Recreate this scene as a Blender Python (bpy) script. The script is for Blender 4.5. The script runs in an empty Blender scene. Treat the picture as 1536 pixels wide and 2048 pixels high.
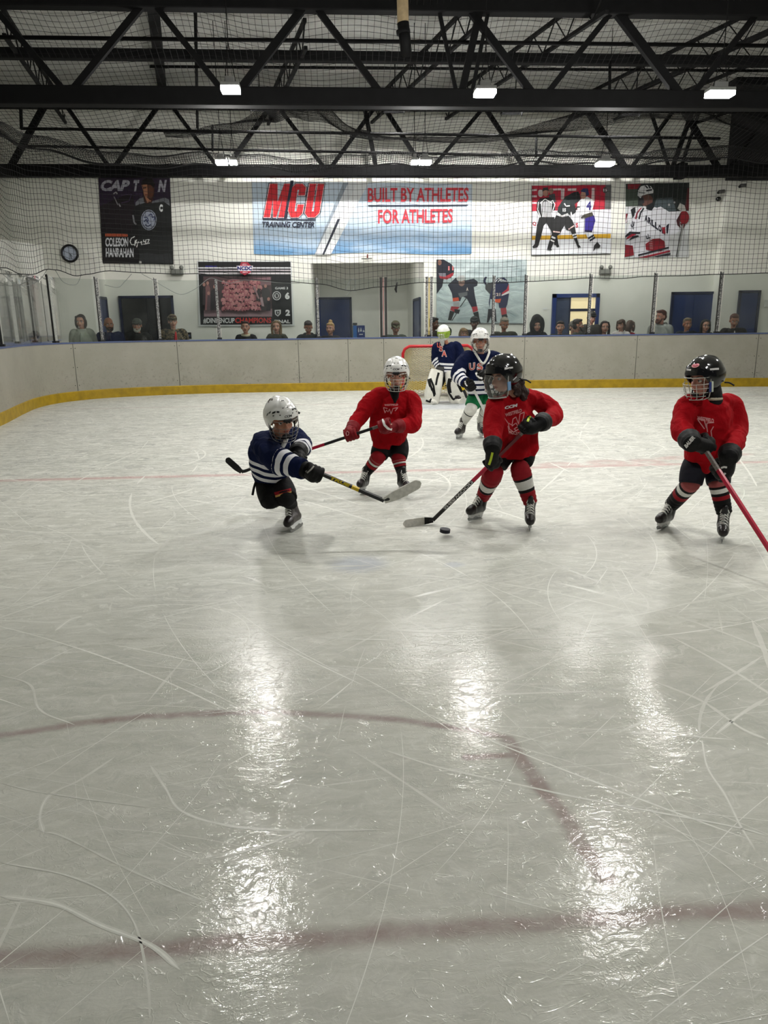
import bpy, bmesh, math, random
from math import sin, cos, pi, radians, sqrt, atan2, exp
from mathutils import Vector, Matrix, Quaternion, noise
from mathutils.bvhtree import BVHTree
from mathutils.geometry import tessellate_polygon

SC = bpy.context.scene
COL = SC.collection
WORK = bpy.data.scenes.new('work')          # scratch scene for evaluating single shapes, removed at the end
def evaluated_mesh(o):
    WORK.collection.objects.link(o)
    vl = WORK.view_layers[0]; vl.update()
    dg = vl.depsgraph; dg.update()
    me = bpy.data.meshes.new_from_object(o.evaluated_get(dg), depsgraph=dg)
    WORK.collection.objects.unlink(o)
    bpy.data.objects.remove(o)
    return me
random.seed(7)

# ------------------------------------------------------------------ camera
FPX, CX, CY = 1450.0, 768.0, 1024.0
PITCH, YAW, ROLL, EYE = radians(14.46), radians(3.73), radians(0.72), 1.5
FWD = Vector((sin(YAW) * cos(PITCH), cos(YAW) * cos(PITCH), -sin(PITCH)))
R0 = Vector((cos(YAW), -sin(YAW), 0))
U0 = R0.cross(FWD)
RIGHT = R0 * cos(ROLL) - U0 * sin(ROLL)
UP = U0 * cos(ROLL) + R0 * sin(ROLL)
EYEP = Vector((0, 0, EYE))
cam_data = bpy.data.cameras.new('camera')
cam_data.sensor_fit = 'VERTICAL'
cam_data.sensor_height = 36.0
cam_data.lens = FPX * 36.0 / 2048.0
cam_data.clip_start = 0.05
cam_data.clip_end = 200
cam = bpy.data.objects.new('camera', cam_data)
COL.objects.link(cam)
cm = Matrix((RIGHT, UP, -FWD)).transposed().to_4x4()
cm.translation = EYEP
cam.matrix_world = cm
SC.camera = cam

# ------------------------------------------------------------------ world, exposure
world = bpy.data.worlds.new('hall_ambient')
SC.world = world
world.use_nodes = True
world.node_tree.nodes['Background'].inputs[0].default_value = (0.90, 0.95, 1.0, 1)
world.node_tree.nodes['Background'].inputs[1].default_value = 0.05
LAMP_STRENGTH = 265.0
ADDED_FLOOD_STRENGTH = 580.0
SC.view_settings.view_transform = 'Standard'
SC.view_settings.look = 'None'
SC.view_settings.gamma = 1.0
SC.view_settings.use_curve_mapping = False
SC.view_settings.exposure = 0.68
SC.cycles.use_denoising = True
SC.cycles.max_bounces = 8
SC.cycles.transparent_max_bounces = 24
SC.cycles.caustics_reflective = False
SC.cycles.caustics_refractive = False
SC.cycles.sample_clamp_indirect = 4.0

# ------------------------------------------------------------------ pixel -> point in the hall
def ray(px, py):
    return RIGHT * ((px - CX) / FPX) - UP * ((py - CY) / FPX) + FWD
def G(px, py, z=0.0):
    d = ray(px, py)
    return EYEP + d * ((z - EYE) / d.z)
def A(px, py, y):
    d = ray(px, py)
    return EYEP + d * (y / d.y)
def AX(px, py, x):
    d = ray(px, py)
    return EYEP + d * (x / d.x)

# ------------------------------------------------------------------ materials
def lin(c):
    c = c / 255.0
    return c / 12.92 if c <= 0.04045 else ((c + 0.055) / 1.055) ** 2.4
def rgb(r, g, b):
    return (lin(r), lin(g), lin(b), 1.0)
MATS = {}
def mat(key, col, rough=0.6, metal=0.0, var=0.08, bump=0.0, bscale=40.0, spec=0.4, coat=0.0, nscale=12.0):
    if key in MATS:
        return MATS[key]
    m = bpy.data.materials.new(key)
    m.use_nodes = True
    nt = m.node_tree
    p = nt.nodes['Principled BSDF']
    p.inputs['Roughness'].default_value = rough
    p.inputs['Metallic'].default_value = metal
    p.inputs['Specular IOR Level'].default_value = spec
    p.inputs['Coat Weight'].default_value = coat
    p.inputs['Coat Roughness'].default_value = 0.08
    p.inputs['Base Color'].default_value = col
    tc = nt.nodes.new('ShaderNodeTexCoord')
    if var > 0:
        n = nt.nodes.new('ShaderNodeTexNoise')
        n.inputs['Scale'].default_value = nscale
        n.inputs['Detail'].default_value = 4
        nt.links.new(tc.outputs['Object'], n.inputs['Vector'])
        mr = nt.nodes.new('ShaderNodeMapRange')
        mr.inputs[1].default_value = 0.3
        mr.inputs[2].default_value = 0.7
        mr.inputs[3].default_value = 1 - var
        mr.inputs[4].default_value = 1 + var
        nt.links.new(n.outputs[0], mr.inputs[0])
        mx = nt.nodes.new('ShaderNodeVectorMath')
        mx.operation = 'SCALE'
        mx.inputs[0].default_value = col[:3]
        nt.links.new(mr.outputs[0], mx.inputs['Scale'])
        nt.links.new(mx.outputs[0], p.inputs['Base Color'])
    if bump > 0:
        n2 = nt.nodes.new('ShaderNodeTexNoise')
        n2.inputs['Scale'].default_value = bscale
        n2.inputs['Detail'].default_value = 3
        nt.links.new(tc.outputs['Object'], n2.inputs['Vector'])
        b = nt.nodes.new('ShaderNodeBump')
        b.inputs['Strength'].default_value = bump
        b.inputs['Distance'].default_value = 0.02
        nt.links.new(n2.outputs[0], b.inputs['Height'])
        nt.links.new(b.outputs[0], p.inputs['Normal'])
    MATS[key] = m
    return m

class NT:
    """small helper for writing node graphs"""
    def __init__(s, m):
        s.m = m; m.use_nodes = True; s.t = m.node_tree
        s.p = s.t.nodes['Principled BSDF']
    def n(s, typ, **kw):
        nd = s.t.nodes.new(typ)
        for k, v in kw.items(): setattr(nd, k, v)
        return nd
    def put(s, inp, v):
        if isinstance(v, bpy.types.NodeSocket): s.t.links.new(v, inp)
        else: inp.default_value = v
    def math(s, op, a, b=None, c=None, clamp=False):
        nd = s.n('ShaderNodeMath', operation=op, use_clamp=clamp)
        s.put(nd.inputs[0], a)
        if b is not None: s.put(nd.inputs[1], b)
        if c is not None: s.put(nd.inputs[2], c)
        return nd.outputs[0]
    def vec(s, op, a, b=None, sc=None):
        nd = s.n('ShaderNodeVectorMath', operation=op)
        s.put(nd.inputs[0], a)
        if b is not None: s.put(nd.inputs[1], b)
        if sc is not None: s.put(nd.inputs['Scale'], sc)
        return nd.outputs['Value'] if op in ('LENGTH', 'DISTANCE', 'DOT_PRODUCT') else nd.outputs[0]
    def noise(s, vec, scale, detail=4, rough=0.55, dist=0.0):
        nd = s.n('ShaderNodeTexNoise')
        s.put(nd.inputs['Vector'], vec)
        nd.inputs['Scale'].default_value = scale
        nd.inputs['Detail'].default_value = detail
        nd.inputs['Roughness'].default_value = rough
        nd.inputs['Distortion'].default_value = dist
        return nd.outputs[0]
    def mapr(s, v, a, b, c=0.0, d=1.0, smooth=False):
        nd = s.n('ShaderNodeMapRange')
        if smooth: nd.interpolation_type = 'SMOOTHSTEP'
        s.put(nd.inputs[0], v)
        for i, q in enumerate((a, b, c, d)): nd.inputs[i + 1].default_value = q
        return nd.outputs[0]
    def mix(s, f, a, b):
        nd = s.n('ShaderNodeMix', data_type='RGBA')
        s.put(nd.inputs[0], f); s.put(nd.inputs[6], a); s.put(nd.inputs[7], b)
        return nd.outputs[2]
    def sep(s, v):
        nd = s.n('ShaderNodeSeparateXYZ'); s.put(nd.inputs[0], v); return nd.outputs
    def comb(s, x, y, z=0.0):
        nd = s.n('ShaderNodeCombineXYZ')
        for i, q in enumerate((x, y, z)): s.put(nd.inputs[i], q)
        return nd.outputs[0]
    def bump(s, h, st=0.3, d=0.01):
        nd = s.n('ShaderNodeBump'); s.put(nd.inputs['Height'], h)
        nd.inputs['Strength'].default_value = st; nd.inputs['Distance'].default_value = d
        return nd.outputs[0]

def new_mat(key):
    m = bpy.data.materials.new(key); MATS[key] = m
    return NT(m)

# ------------------------------------------------------------------ objects
def tag(o, label=None, cat=None, group=None, kind=None):
    if label: o['label'] = label
    if cat: o['category'] = cat
    if group: o['group'] = group
    if kind: o['kind'] = kind
    return o
def thing(name, loc, label, cat, group=None, kind=None):
    o = bpy.data.objects.new(name, None)
    o.empty_display_size = 0.1
    COL.objects.link(o)
    o.location = loc
    return tag(o, label, cat, group, kind)
def origin(o):
    v = Vector((0, 0, 0))
    while o is not None:
        v += o.location; o = o.parent
    return v
def link_mesh(name, me, mats, parent=None, smooth=True):
    o = bpy.data.objects.new(name, me)
    for m in (mats if isinstance(mats, (list, tuple)) else [mats]): me.materials.append(m)
    if smooth and len(me.polygons): me.polygons.foreach_set('use_smooth', [True] * len(me.polygons))
    COL.objects.link(o)
    if parent is not None:
        me.transform(Matrix.Translation(-origin(parent)))
        o.parent = parent
    return o

def catmull(pts, n=6):
    pts = [Vector(p) for p in pts]
    if len(pts) < 3: return pts
    out = []
    P = [pts[0] * 2 - pts[1]] + pts + [pts[-1] * 2 - pts[-2]]
    for i in range(1, len(P) - 2):
        a, b, c, d = P[i - 1], P[i], P[i + 1], P[i + 2]
        for k in range(n):
            t = k / n
            out.append(0.5 * ((2 * b) + (c - a) * t + (2 * a - 5 * b + 4 * c - d) * t * t + (3 * b - a - 3 * c + d) * t ** 3))
    out.append(pts[-1])
    return out

def basis(z, hint=Vector((0, 0, 1))):
    z = Vector(z).normalized()
    x = Vector(hint).cross(z)
    if x.length < 1e-4: x = Vector((1, 0, 0)).cross(z)
    x.normalize()
    return x, z.cross(x), z

class MB:
    """collects shapes that belong to ONE part; build() links them as one mesh object"""
    def __init__(s): s.v, s.f, s.m = [], [], []
    def add(s, vs, fs, mi=0):
        b = len(s.v)
        s.v.extend([tuple(v) for v in vs])
        for f in fs:
            s.f.append(tuple(b + i for i in f)); s.m.append(mi)
        return s
    def box(s, c, size, mi=0, rot=None, bev=0.0):
        bm = bmesh.new()
        bmesh.ops.create_cube(bm, size=1)
        bmesh.ops.scale(bm, vec=Vector(size), verts=bm.verts)
        if bev > 0: bmesh.ops.bevel(bm, geom=bm.edges[:], offset=bev, segments=2, affect='EDGES', profile=0.5)
        M = Matrix.Translation(Vector(c))
        if rot is not None: M = M @ rot.to_4x4()
        return s.bm(bm, mi, M)
    def bm(s, bm, mi=0, M=None):
        bm.verts.ensure_lookup_table()
        vs = [(M @ v.co) if M is not None else v.co.copy() for v in bm.verts]
        fs = [[v.index for v in f.verts] for f in bm.faces]
        bm.free()
        return s.add(vs, fs, mi)
    def bar(s, a, b, w, h=None, mi=0, up=Vector((0, 0, 1))):
        h = h or w
        a, b = Vector(a), Vector(b)
        x, y, z = basis(b - a, up)
        vs = []
        for p in (a, b):
            for i, j in ((-1, -1), (1, -1), (1, 1), (-1, 1)): vs.append(p + x * (i * w / 2) + y * (j * h / 2))
        return s.add(vs, [(3, 2, 1, 0), (4, 5, 6, 7), (0, 1, 5, 4), (1, 2, 6, 5), (2, 3, 7, 6), (3, 0, 4, 7)], mi)
    def tube(s, pts, r, n=8, mi=0, closed=False, cap=True):
        pts = [Vector(p) for p in pts]
        L = len(pts)
        rs = r if isinstance(r, (list, tuple)) else [r] * L
        t0 = (pts[1] - pts[0]).normalized()
        x, y, _ = basis(t0, Vector((0.13, 0.21, 0.97)))
        rings = []
        prev = t0
        for i in range(L):
            if closed: t = pts[(i + 1) % L] - pts[i - 1]
            else: t = pts[min(i + 1, L - 1)] - pts[max(i - 1, 0)]
            if t.length < 1e-9: t = prev.copy()
            t.normalize()
            q = prev.rotation_difference(t)
            x = q @ x; y = q @ y; prev = t
            rings.append([pts[i] + (x * cos(2 * pi * k / n) + y * sin(2 * pi * k / n)) * rs[i] for k in range(n)])
        return s.loft(rings, mi, cap=cap and not closed, wrap=closed)
    def loft(s, rings, mi=0, cap=True, wrap=False):
        n = len(rings[0]); L = len(rings)
        vs = [v for r in rings for v in r]
        b = len(s.v)
        s.v.extend([tuple(v) for v in vs])
        rng = L if wrap else L - 1
        for i in range(rng):
            m_ = mi[min(i, len(mi) - 1)] if isinstance(mi, (list, tuple)) else mi
            for k in range(n):
                a0 = b + i * n + k; a1 = b + i * n + (k + 1) % n
                j = (i + 1) % L
                s.f.append((a0, a1, b + j * n + (k + 1) % n, b + j * n + k)); s.m.append(m_)
        if cap:
            m0 = mi[0] if isinstance(mi, (list, tuple)) else mi
            m1 = mi[-1] if isinstance(mi, (list, tuple)) else mi
            s.f.append(tuple(b + k for k in reversed(range(n)))); s.m.append(m0)
            s.f.append(tuple(b + (L - 1) * n + k for k in range(n))); s.m.append(m1)
        return s
    def limb(s, pts, radii, n=14, mi=0, sub=5, sx=1.0, sy=1.0, hint=None, round0=True, round1=True):
        """tapered rounded limb along a polyline (closed volume); sx, sy flatten its section"""
        pts = [Vector(p) for p in pts]
        cp = catmull(pts, sub) if len(pts) > 2 else [pts[0].lerp(pts[1], k / sub) for k in range(sub + 1)]
        nseg = len(pts) - 1
        rr = []
        for k in range(len(cp)):
            u = k / (len(cp) - 1) * nseg
            i = min(int(u), nseg - 1); f = u - i
            f = f * f * (3 - 2 * f) if nseg > 1 else f
            rr.append(radii[i] * (1 - f) + radii[i + 1] * f)
        t0 = (cp[1] - cp[0]).normalized(); t1 = (cp[-1] - cp[-2]).normalized()
        C, Rr = [], []
        n0 = 4 if round0 else 0
        for a in (0.05, 0.35, 0.65, 0.88) if round0 else ():
            C.append(cp[0] - t0 * rr[0] * cos(a * pi / 2)); Rr.append(rr[0] * sin(a * pi / 2))
        C += cp; Rr += rr
        for a in (0.88, 0.65, 0.35, 0.05) if round1 else ():
            C.append(cp[-1] + t1 * rr[-1] * cos(a * pi / 2)); Rr.append(rr[-1] * sin(a * pi / 2))
        x, y, _ = basis(t0, hint if hint is not None else Vector((0.05, 1, 0.1)))
        prev = t0; rings = []
        for i in range(len(C)):
            if n0 <= i < n0 + len(cp):
                j = i - n0
                t = (cp[min(j + 1, len(cp) - 1)] - cp[max(j - 1, 0)]).normalized()
            else: t = prev
            q = prev.rotation_difference(t); x = q @ x; y = q @ y; prev = t
            rings.append([C[i] + x * (cos(2 * pi * k / n) * Rr[i] * sx) + y * (sin(2 * pi * k / n) * Rr[i] * sy) for k in range(n)])
        return s.loft(rings, mi)
    def ell(s, c, r, mi=0, R=None, nu=16, nv=10):
        r = (r, r, r) if isinstance(r, (int, float)) else r
        c = Vector(c); R = R or Matrix.Identity(3)
        vs, fs = [], []
        for j in range(1, nv):
            th = pi * j / nv
            for i in range(nu):
                ph = 2 * pi * i / nu
                vs.append(c + R @ Vector((r[0] * sin(th) * cos(ph), r[1] * sin(th) * sin(ph), r[2] * cos(th))))
        top = len(vs); vs.append(c + R @ Vector((0, 0, r[2]))); vs.append(c + R @ Vector((0, 0, -r[2])))
        for j in range(nv - 2):
            for i in range(nu):
                fs.append((j * nu + i, (j + 1) * nu + i, (j + 1) * nu + (i + 1) % nu, j * nu + (i + 1) % nu))
        for i in range(nu):
            fs.append((top, i, (i + 1) % nu))
            fs.append((top + 1, (nv - 2) * nu + (i + 1) % nu, (nv - 2) * nu + i))
        return s.add(vs, fs, mi)
    def poly(s, pts, mi=0):
        """flat polygon (3-D points), triangulated"""
        pts = [Vector(p) for p in pts]
        tris = tessellate_polygon([pts])
        return s.add(pts, [tuple(t) for t in tris], mi)
    def mesh(s, name='mesh'):
        me = bpy.data.meshes.new(name)
        me.from_pydata(s.v, [], s.f)
        me.polygons.foreach_set('material_index', s.m)
        me.update()
        return me
    def build(s, name, mats, parent=None, smooth=True, angle=None):
        me = s.mesh(name)
        o = link_mesh(name, me, mats, parent, smooth)
        if angle is not None: sharp(me, angle)
        return o
    def remesh(s, name, mats, parent=None, vox=0.01, smooth=3, fold=0.0, fscale=7.0, seed=0):
        me = s.mesh('tmp')
        bm = bmesh.new(); bm.from_mesh(me)
        bmesh.ops.recalc_face_normals(bm, faces=bm.faces); bm.to_mesh(me); bm.free()
        o = bpy.data.objects.new('tmp', me)
        md = o.modifiers.new('r', 'REMESH'); md.mode = 'VOXEL'; md.voxel_size = vox; md.adaptivity = 0
        if smooth:
            ms = o.modifiers.new('s', 'SMOOTH'); ms.factor = 0.5; ms.iterations = smooth
        m2 = evaluated_mesh(o); bpy.data.meshes.remove(me)
        m2.name = name
        m2.materials.clear()
        if fold > 0:
            off = Vector((seed * 3.1, seed * 1.7, seed * 0.9))
            nrm = [v.normal.copy() for v in m2.vertices]
            cos_ = [v.co.copy() for v in m2.vertices]; out = []
            for p_, n_ in zip(cos_, nrm):
                c = p_ + off
                w = noise.noise(Vector((c.x * fscale, c.y * fscale, c.z * fscale * 0.55)))
                wp = noise.noise(Vector((c.x * 5, c.y * 5 + 9, c.z * 5))) * .12
                w2 = noise.noise(Vector(((c.x + wp) * fscale * 1.5 + c.z * fscale * .8, c.y * fscale * 1.5, (c.z - wp) * fscale * 1.3)))
                ridge = (.35 - abs(w2) * 1.5)
                q_ = p_ + n_ * fold * (w * 0.9 + ridge * 0.55); out += q_[:]
            m2.vertices.foreach_set('co', out); m2.update()
        return link_mesh(name, m2, mats, parent, True)

def sharp(me, ang=40):
    try: me.set_sharp_from_angle(angle=radians(ang))
    except Exception: pass

# ------------------------------------------------------------------ lettering
def text_shape(body, bold=0.0, shear=0.0, track=1.0):
    cu = bpy.data.curves.new('t', 'FONT')
    cu.body = body; cu.size = 1.0; cu.offset = bold; cu.shear = shear; cu.resolution_u = 3
    cu.space_character = track
    me = evaluated_mesh(bpy.data.objects.new('t', cu))
    vs = [v.co.copy() for v in me.vertices]; fs = [tuple(p.vertices) for p in me.polygons]
    bpy.data.meshes.remove(me); bpy.data.curves.remove(cu)
    x0 = min(v.x for v in vs); x1 = max(v.x for v in vs); y0 = min(v.y for v in vs); y1 = max(v.y for v in vs)
    return [((v.x - x0) / (x1 - x0), (v.y - y0) / (y1 - y0)) for v in vs], fs
def text_quad(mb, body, p00, p10, p01, mi=0, bold=0.02, shear=0.0, track=1.0, lift=Vector((0, 0, 0))):
    """lettering filling the parallelogram p00 (lower left), p10 (lower right), p01 (upper left)"""
    vs, fs = text_shape(body, bold, shear, track)
    p00, p10, p01 = Vector(p00), Vector(p10), Vector(p01)
    mb.add([p00 + (p10 - p00) * u + (p01 - p00) * v + lift for u, v in vs], fs, mi)

def bvh_of(objs):
    vs, fs = [], []
    for o in (objs if isinstance(objs, (list, tuple)) else [objs]):
        b = len(vs); off = origin(o)
        vs += [v.co + off for v in o.data.vertices]
        fs += [tuple(b + i for i in p.vertices) for p in o.data.polygons]
    return BVHTree.FromPolygons(vs, fs)
def wrap_on(mb, bvh, d, lift=0.003):
    """drop the collected shapes on a surface along direction d and lift them off it"""
    d = Vector(d).normalized()
    bm = bmesh.new()
    me = mb.mesh(); bm.from_mesh(me); bpy.data.meshes.remove(me)
    for it in range(2):
        es = [e for e in bm.edges if e.calc_length() > 0.022]
        if es: bmesh.ops.subdivide_edges(bm, edges=es, cuts=1)
        bmesh.ops.triangulate(bm, faces=bm.faces[:])
    for v in bm.verts:
        h, nrm, _, _ = bvh.ray_cast(v.co - d * 0.3, d, 0.8)
        if h is not None: v.co = h - d * lift
    me = bpy.data.meshes.new('decal'); bm.to_mesh(me); bm.free()
    return me
# ================================================================== the setting
WALL_Y, ROOF_Z = 20.0, 7.1

# ---- ice with the painted lines under it
def ice_material():
    k = new_mat('rink_ice')
    pos = k.n('ShaderNodeNewGeometry').outputs['Position']
    wn = k.n('ShaderNodeTexNoise'); k.put(wn.inputs['Vector'], pos); wn.inputs['Scale'].default_value = 6.0
    wv = k.vec('SCALE', k.vec('SUBTRACT', wn.outputs[1], (0.5, 0.5, 0.5)), sc=0.045)
    p = k.vec('MULTIPLY', k.vec('ADD', pos, wv), (1, 1, 0))
    def seg(a, b, w, soft):
        a = Vector((a[0], a[1], 0)); b = Vector((b[0], b[1], 0)); ba = b - a
        pa = k.vec('SUBTRACT', p, a)
        h = k.math('DIVIDE', k.vec('DOT_PRODUCT', pa, ba), ba.dot(ba), clamp=True)
        d = k.vec('LENGTH', k.vec('SUBTRACT', pa, k.vec('SCALE', tuple(ba), sc=h)))
        return k.mapr(d, w + soft, max(w - soft, 0.0), 0, 1, True)
    def arc(c, r, w, soft, x0, x1, ymin):
        d = k.math('ABSOLUTE', k.math('SUBTRACT', k.vec('DISTANCE', p, (c[0], c[1], 0)), r))
        f = k.mapr(d, w + soft, max(w - soft, 0), 0, 1, True)
        s = k.sep(p)
        g = k.math('MULTIPLY', k.math('GREATER_THAN', s[0], x0), k.math('LESS_THAN', s[0], x1))
        return k.math('MULTIPLY', f, k.math('MULTIPLY', g, k.math('GREATER_THAN', s[1], ymin)))
    def blob(c, rx, ry, soft=0.4):
        q = k.vec('DIVIDE', k.vec('SUBTRACT', p, (c[0], c[1], 0)), (rx, ry, 1))
        return k.mapr(k.vec('LENGTH', q), 1 + soft, 1 - soft, 0, 1, True)
    reds = [seg((-9, 1.505), (13, 1.53), 0.030, 0.026),
            arc((-0.601, -0.073), 2.732, 0.022, 0.018, -1.55, 0.60, 1.6),
            seg((0.60, 2.372), (0.655, 2.06), 0.030, 0.018), seg((0.655, 2.06), (0.715, 1.66), 0.030, 0.020),
            seg((0.43, 2.275), (0.62, 2.262), 0.018, 0.012)]
    red = reds[0]
    for r in reds[1:]: red = k.math('MAXIMUM', red, r)
    faint = seg((-9, 7.56), (14, 7.48), 0.055, 0.03)
    for c, rx, ry in (((2.42, 7.62), .24, .18), ((2.98, 7.68), .22, .19), ((3.42, 7.66), .2, .2), ((3.95, 7.86), .34, .13), ((4.5, 8.0), .3, .1)):
        hole = blob(c, rx * .45, ry * .4)
        faint = k.math('MAXIMUM', faint, k.math('MULTIPLY', k.math('SUBTRACT', blob(c, rx, ry, .3), k.math('MULTIPLY', hole, .55)), 0.75))
    far_line = seg((-9, 14.5), (14, 14.35), 0.03, 0.03)
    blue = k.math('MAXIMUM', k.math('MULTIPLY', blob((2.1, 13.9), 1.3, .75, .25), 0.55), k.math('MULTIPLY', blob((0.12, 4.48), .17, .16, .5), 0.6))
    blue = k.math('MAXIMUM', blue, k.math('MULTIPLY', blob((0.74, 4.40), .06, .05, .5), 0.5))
    # snow, worn patches and skate streaks
    big = k.noise(pos, 0.55, 5, 0.6)
    fine = k.noise(k.vec('MULTIPLY', pos, (1.6, 5.5, 1)), 3.0, 8, 0.68, 0.6)
    grain = k.noise(pos, 70, 3, 0.6)
    streak = k.noise(k.vec('MULTIPLY', k.vec('ADD', pos, k.vec('SCALE', wn.outputs[1], sc=0.6)), (0.9, 7.0, 1)), 1.7, 7, 0.72, 0.4)
    stroke = k.noise(k.vec('MULTIPLY', k.vec('ADD', pos, k.vec('SCALE', wn.outputs[1], sc=0.35)), (1.5, 9.0, 1)), 4.2, 6, 0.7, 0.8)
    y = k.sep(pos)[1]
    snow = k.mapr(y, 2.5, 9.0, 0.25, 1.0)
    base = k.mix(k.mapr(big, .35, .65), rgb(178, 179, 169), rgb(191, 191, 181))
    base = k.mix(k.math('MULTIPLY', k.mapr(fine, .42, .66), k.math('MULTIPLY', snow, .85)), base, rgb(232, 232, 225))
    base = k.mix(k.math('MULTIPLY', k.mapr(streak, .50, .36), k.math('MULTIPLY', snow, .62)), base, rgb(138, 140, 136))
    base = k.mix(k.math('MULTIPLY', k.mapr(stroke, .54, .66), k.math('MULTIPLY', snow, .8)), base, rgb(240, 240, 233))
    base = k.mix(k.math('MULTIPLY', k.mapr(stroke, .45, .36), k.math('MULTIPLY', snow, .55)), base, rgb(136, 137, 133))
    base = k.mix(k.math('MULTIPLY', k.mapr(grain, .55, .75), .22), base, rgb(214, 214, 206))
    wear = k.mapr(k.noise(pos, 9, 5, .7), .3, .62, .55, 1.0)
    base = k.mix(k.math('MULTIPLY', k.math('MULTIPLY', red, wear), .60), base, rgb(118, 84, 86))
    base = k.mix(k.math('MULTIPLY', k.math('MULTIPLY', faint, wear), .46), base, rgb(176, 84, 88))
    base = k.mix(k.math('MULTIPLY', far_line, .25), base, rgb(170, 90, 95))
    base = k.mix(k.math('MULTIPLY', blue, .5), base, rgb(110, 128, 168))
    k.put(k.p.inputs['Base Color'], base)
    ro = k.math('ADD', k.mapr(fine, .3, .7, .03, .12), k.mapr(y, 2.45, 4.2, 0.0, .38, True))
    k.put(k.p.inputs['Roughness'], ro)
    k.p.inputs['Specular IOR Level'].default_value = 0.22
    rip = k.noise(k.vec('MULTIPLY', pos, (1.0, 2.2, 1)), 11, 4, .55, 1.2)
    rip2 = k.noise(pos, 55, 4, .6, .4)
    h = k.math('ADD', k.math('MULTIPLY', rip, .5), k.math('MULTIPLY', rip2, .26))
    crack = k.mapr(k.math('ABSOLUTE', k.math('SUBTRACT', k.noise(k.vec('MULTIPLY', pos, (1, 1.5, 1)), 8, 3, .55, 1.5), .5)), .0, .022, 1, 0)
    h = k.math('ADD', h, k.math('MULTIPLY', crack, .22))
    k.put(k.p.inputs['Normal'], k.bump(h, .22, .012))
    return k.m

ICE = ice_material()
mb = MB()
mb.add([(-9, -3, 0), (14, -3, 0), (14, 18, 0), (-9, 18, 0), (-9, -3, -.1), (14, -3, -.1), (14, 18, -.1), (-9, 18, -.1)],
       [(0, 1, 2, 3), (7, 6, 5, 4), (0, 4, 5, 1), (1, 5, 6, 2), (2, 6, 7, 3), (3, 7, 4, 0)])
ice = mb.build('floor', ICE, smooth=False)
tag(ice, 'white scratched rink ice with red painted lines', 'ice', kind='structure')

# skate cuts: thin pale strips lying in the ice surface
def mark_material(key, col, rough):
    k = new_mat(key)
    pos = k.n('ShaderNodeNewGeometry').outputs['Position']
    k.put(k.p.inputs['Base Color'], k.mix(k.mapr(k.noise(pos, 18, 5, .75), .35, .65), col, tuple(q * .90 for q in col[:3]) + (1,)))
    k.p.inputs['Roughness'].default_value = rough
    k.p.inputs['Specular IOR Level'].default_value = .2
    return k.m
rnd = random.Random(11)
mb = MB()
def mark(pts, w, mi=0, z=0.0004, gaps=True):
    L = len(pts)
    ph = rnd.uniform(0, 9); run = []
    def flush():
        if len(run) > 2:
            n_ = len(run); vs = []
            for i, (q, t, f) in enumerate(run):
                nn = Vector((-t.y, t.x, 0)); e = min(1, i / 2.5, (n_ - 1 - i) / 2.5)
                ww = w * f * (.08 + .92 * e)
                vs += [Vector((q.x, q.y, z)) + nn * ww / 2, Vector((q.x, q.y, z)) - nn * ww / 2]
            mb.add(vs, [(2 * i, 2 * i + 1, 2 * i + 3, 2 * i + 2) for i in range(n_ - 1)], mi)
        run.clear()
    for i, q in enumerate(pts):
        t = (pts[min(i + 1, L - 1)] - pts[max(i - 1, 0)]).normalized()
        g = noise.noise(Vector((q.x * 3.1 + ph, q.y * 3.1, ph)))
        if gaps and g < -.28: flush(); continue
        run.append((q, t, .55 + .6 * abs(noise.noise(Vector((q.x * 9 + ph, q.y * 9, 2))))))
    flush()
def rand_marks(count, x0, x1, y0, y1, l0, l1, w0, w1, mi):
    for i in range(count):
        x, y = rnd.uniform(x0, x1), rnd.uniform(y0, y1)
        a = rnd.gauss(0.0, 0.75) if rnd.random() < .75 else rnd.uniform(0, pi)
        L = rnd.uniform(l0, l1); kx = rnd.gauss(0, .28)
        if rnd.random() < .06: kx *= 4
        n = max(8, int(L / .05)); p = Vector((x, y, 0)); pts = []
        for j in range(n):
            pts.append(p.copy()); p = p + Vector((cos(a), sin(a), 0)) * (L / n); a += kx * L / n
        mark(pts, rnd.uniform(w0, w1), mi, rnd.uniform(.0002, .0006))
rand_marks(190, -2.2, 2.6, 1.1, 3.4, .3, 1.5, .0015, .004, 0)
rand_marks(30, -2.2, 2.6, 1.1, 3.4, .3, 1.2, .008, .020, 1)
rand_marks(260, -4.0, 4.5, 3.0, 6.0, .4, 2.4, .004, .011, 0)
rand_marks(80, -4.0, 4.5, 3.0, 6.0, .5, 2.0, .012, .040, 1)
rand_marks(260, -5.0, 9, 6.0, 12.5, .6, 3.0, .012, .035, 0)
def px_mark(pp, w):
    c = catmull([G(a, b) for a, b in pp], 10)
    mark(c, w * 1.2, 1, .0005, False); mark(c, w * .35, 0, .0007)
px_mark([(230, 1514), (160, 1560), (100, 1590), (80, 1630), (88, 1668)], .014)
px_mark([(0, 1566), (100, 1588), (320, 1618)], .006)
px_mark([(88, 1664), (130, 1675), (270, 1745), (440, 1815)], .007)
px_mark([(300, 1530), (330, 1575), (360, 1620), (440, 1648), (560, 1660), (768, 1660)], .012)
px_mark([(0, 1792), (110, 1808), (200, 1850), (300, 1890), (360, 1940)], .020)
px_mark([(0, 1725), (130, 1750), (220, 1790), (270, 1850), (295, 1960), (300, 2040)], .008)
px_mark([(0, 1350), (60, 1370), (80, 1420), (150, 1450)], .013)
px_mark([(768, 1500), (880, 1535), (1040, 1570), (1180, 1600), (1450, 1650), (1536, 1672)], .012)
px_mark([(1250, 1465), (1340, 1470), (1470, 1480)], .013)
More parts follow.
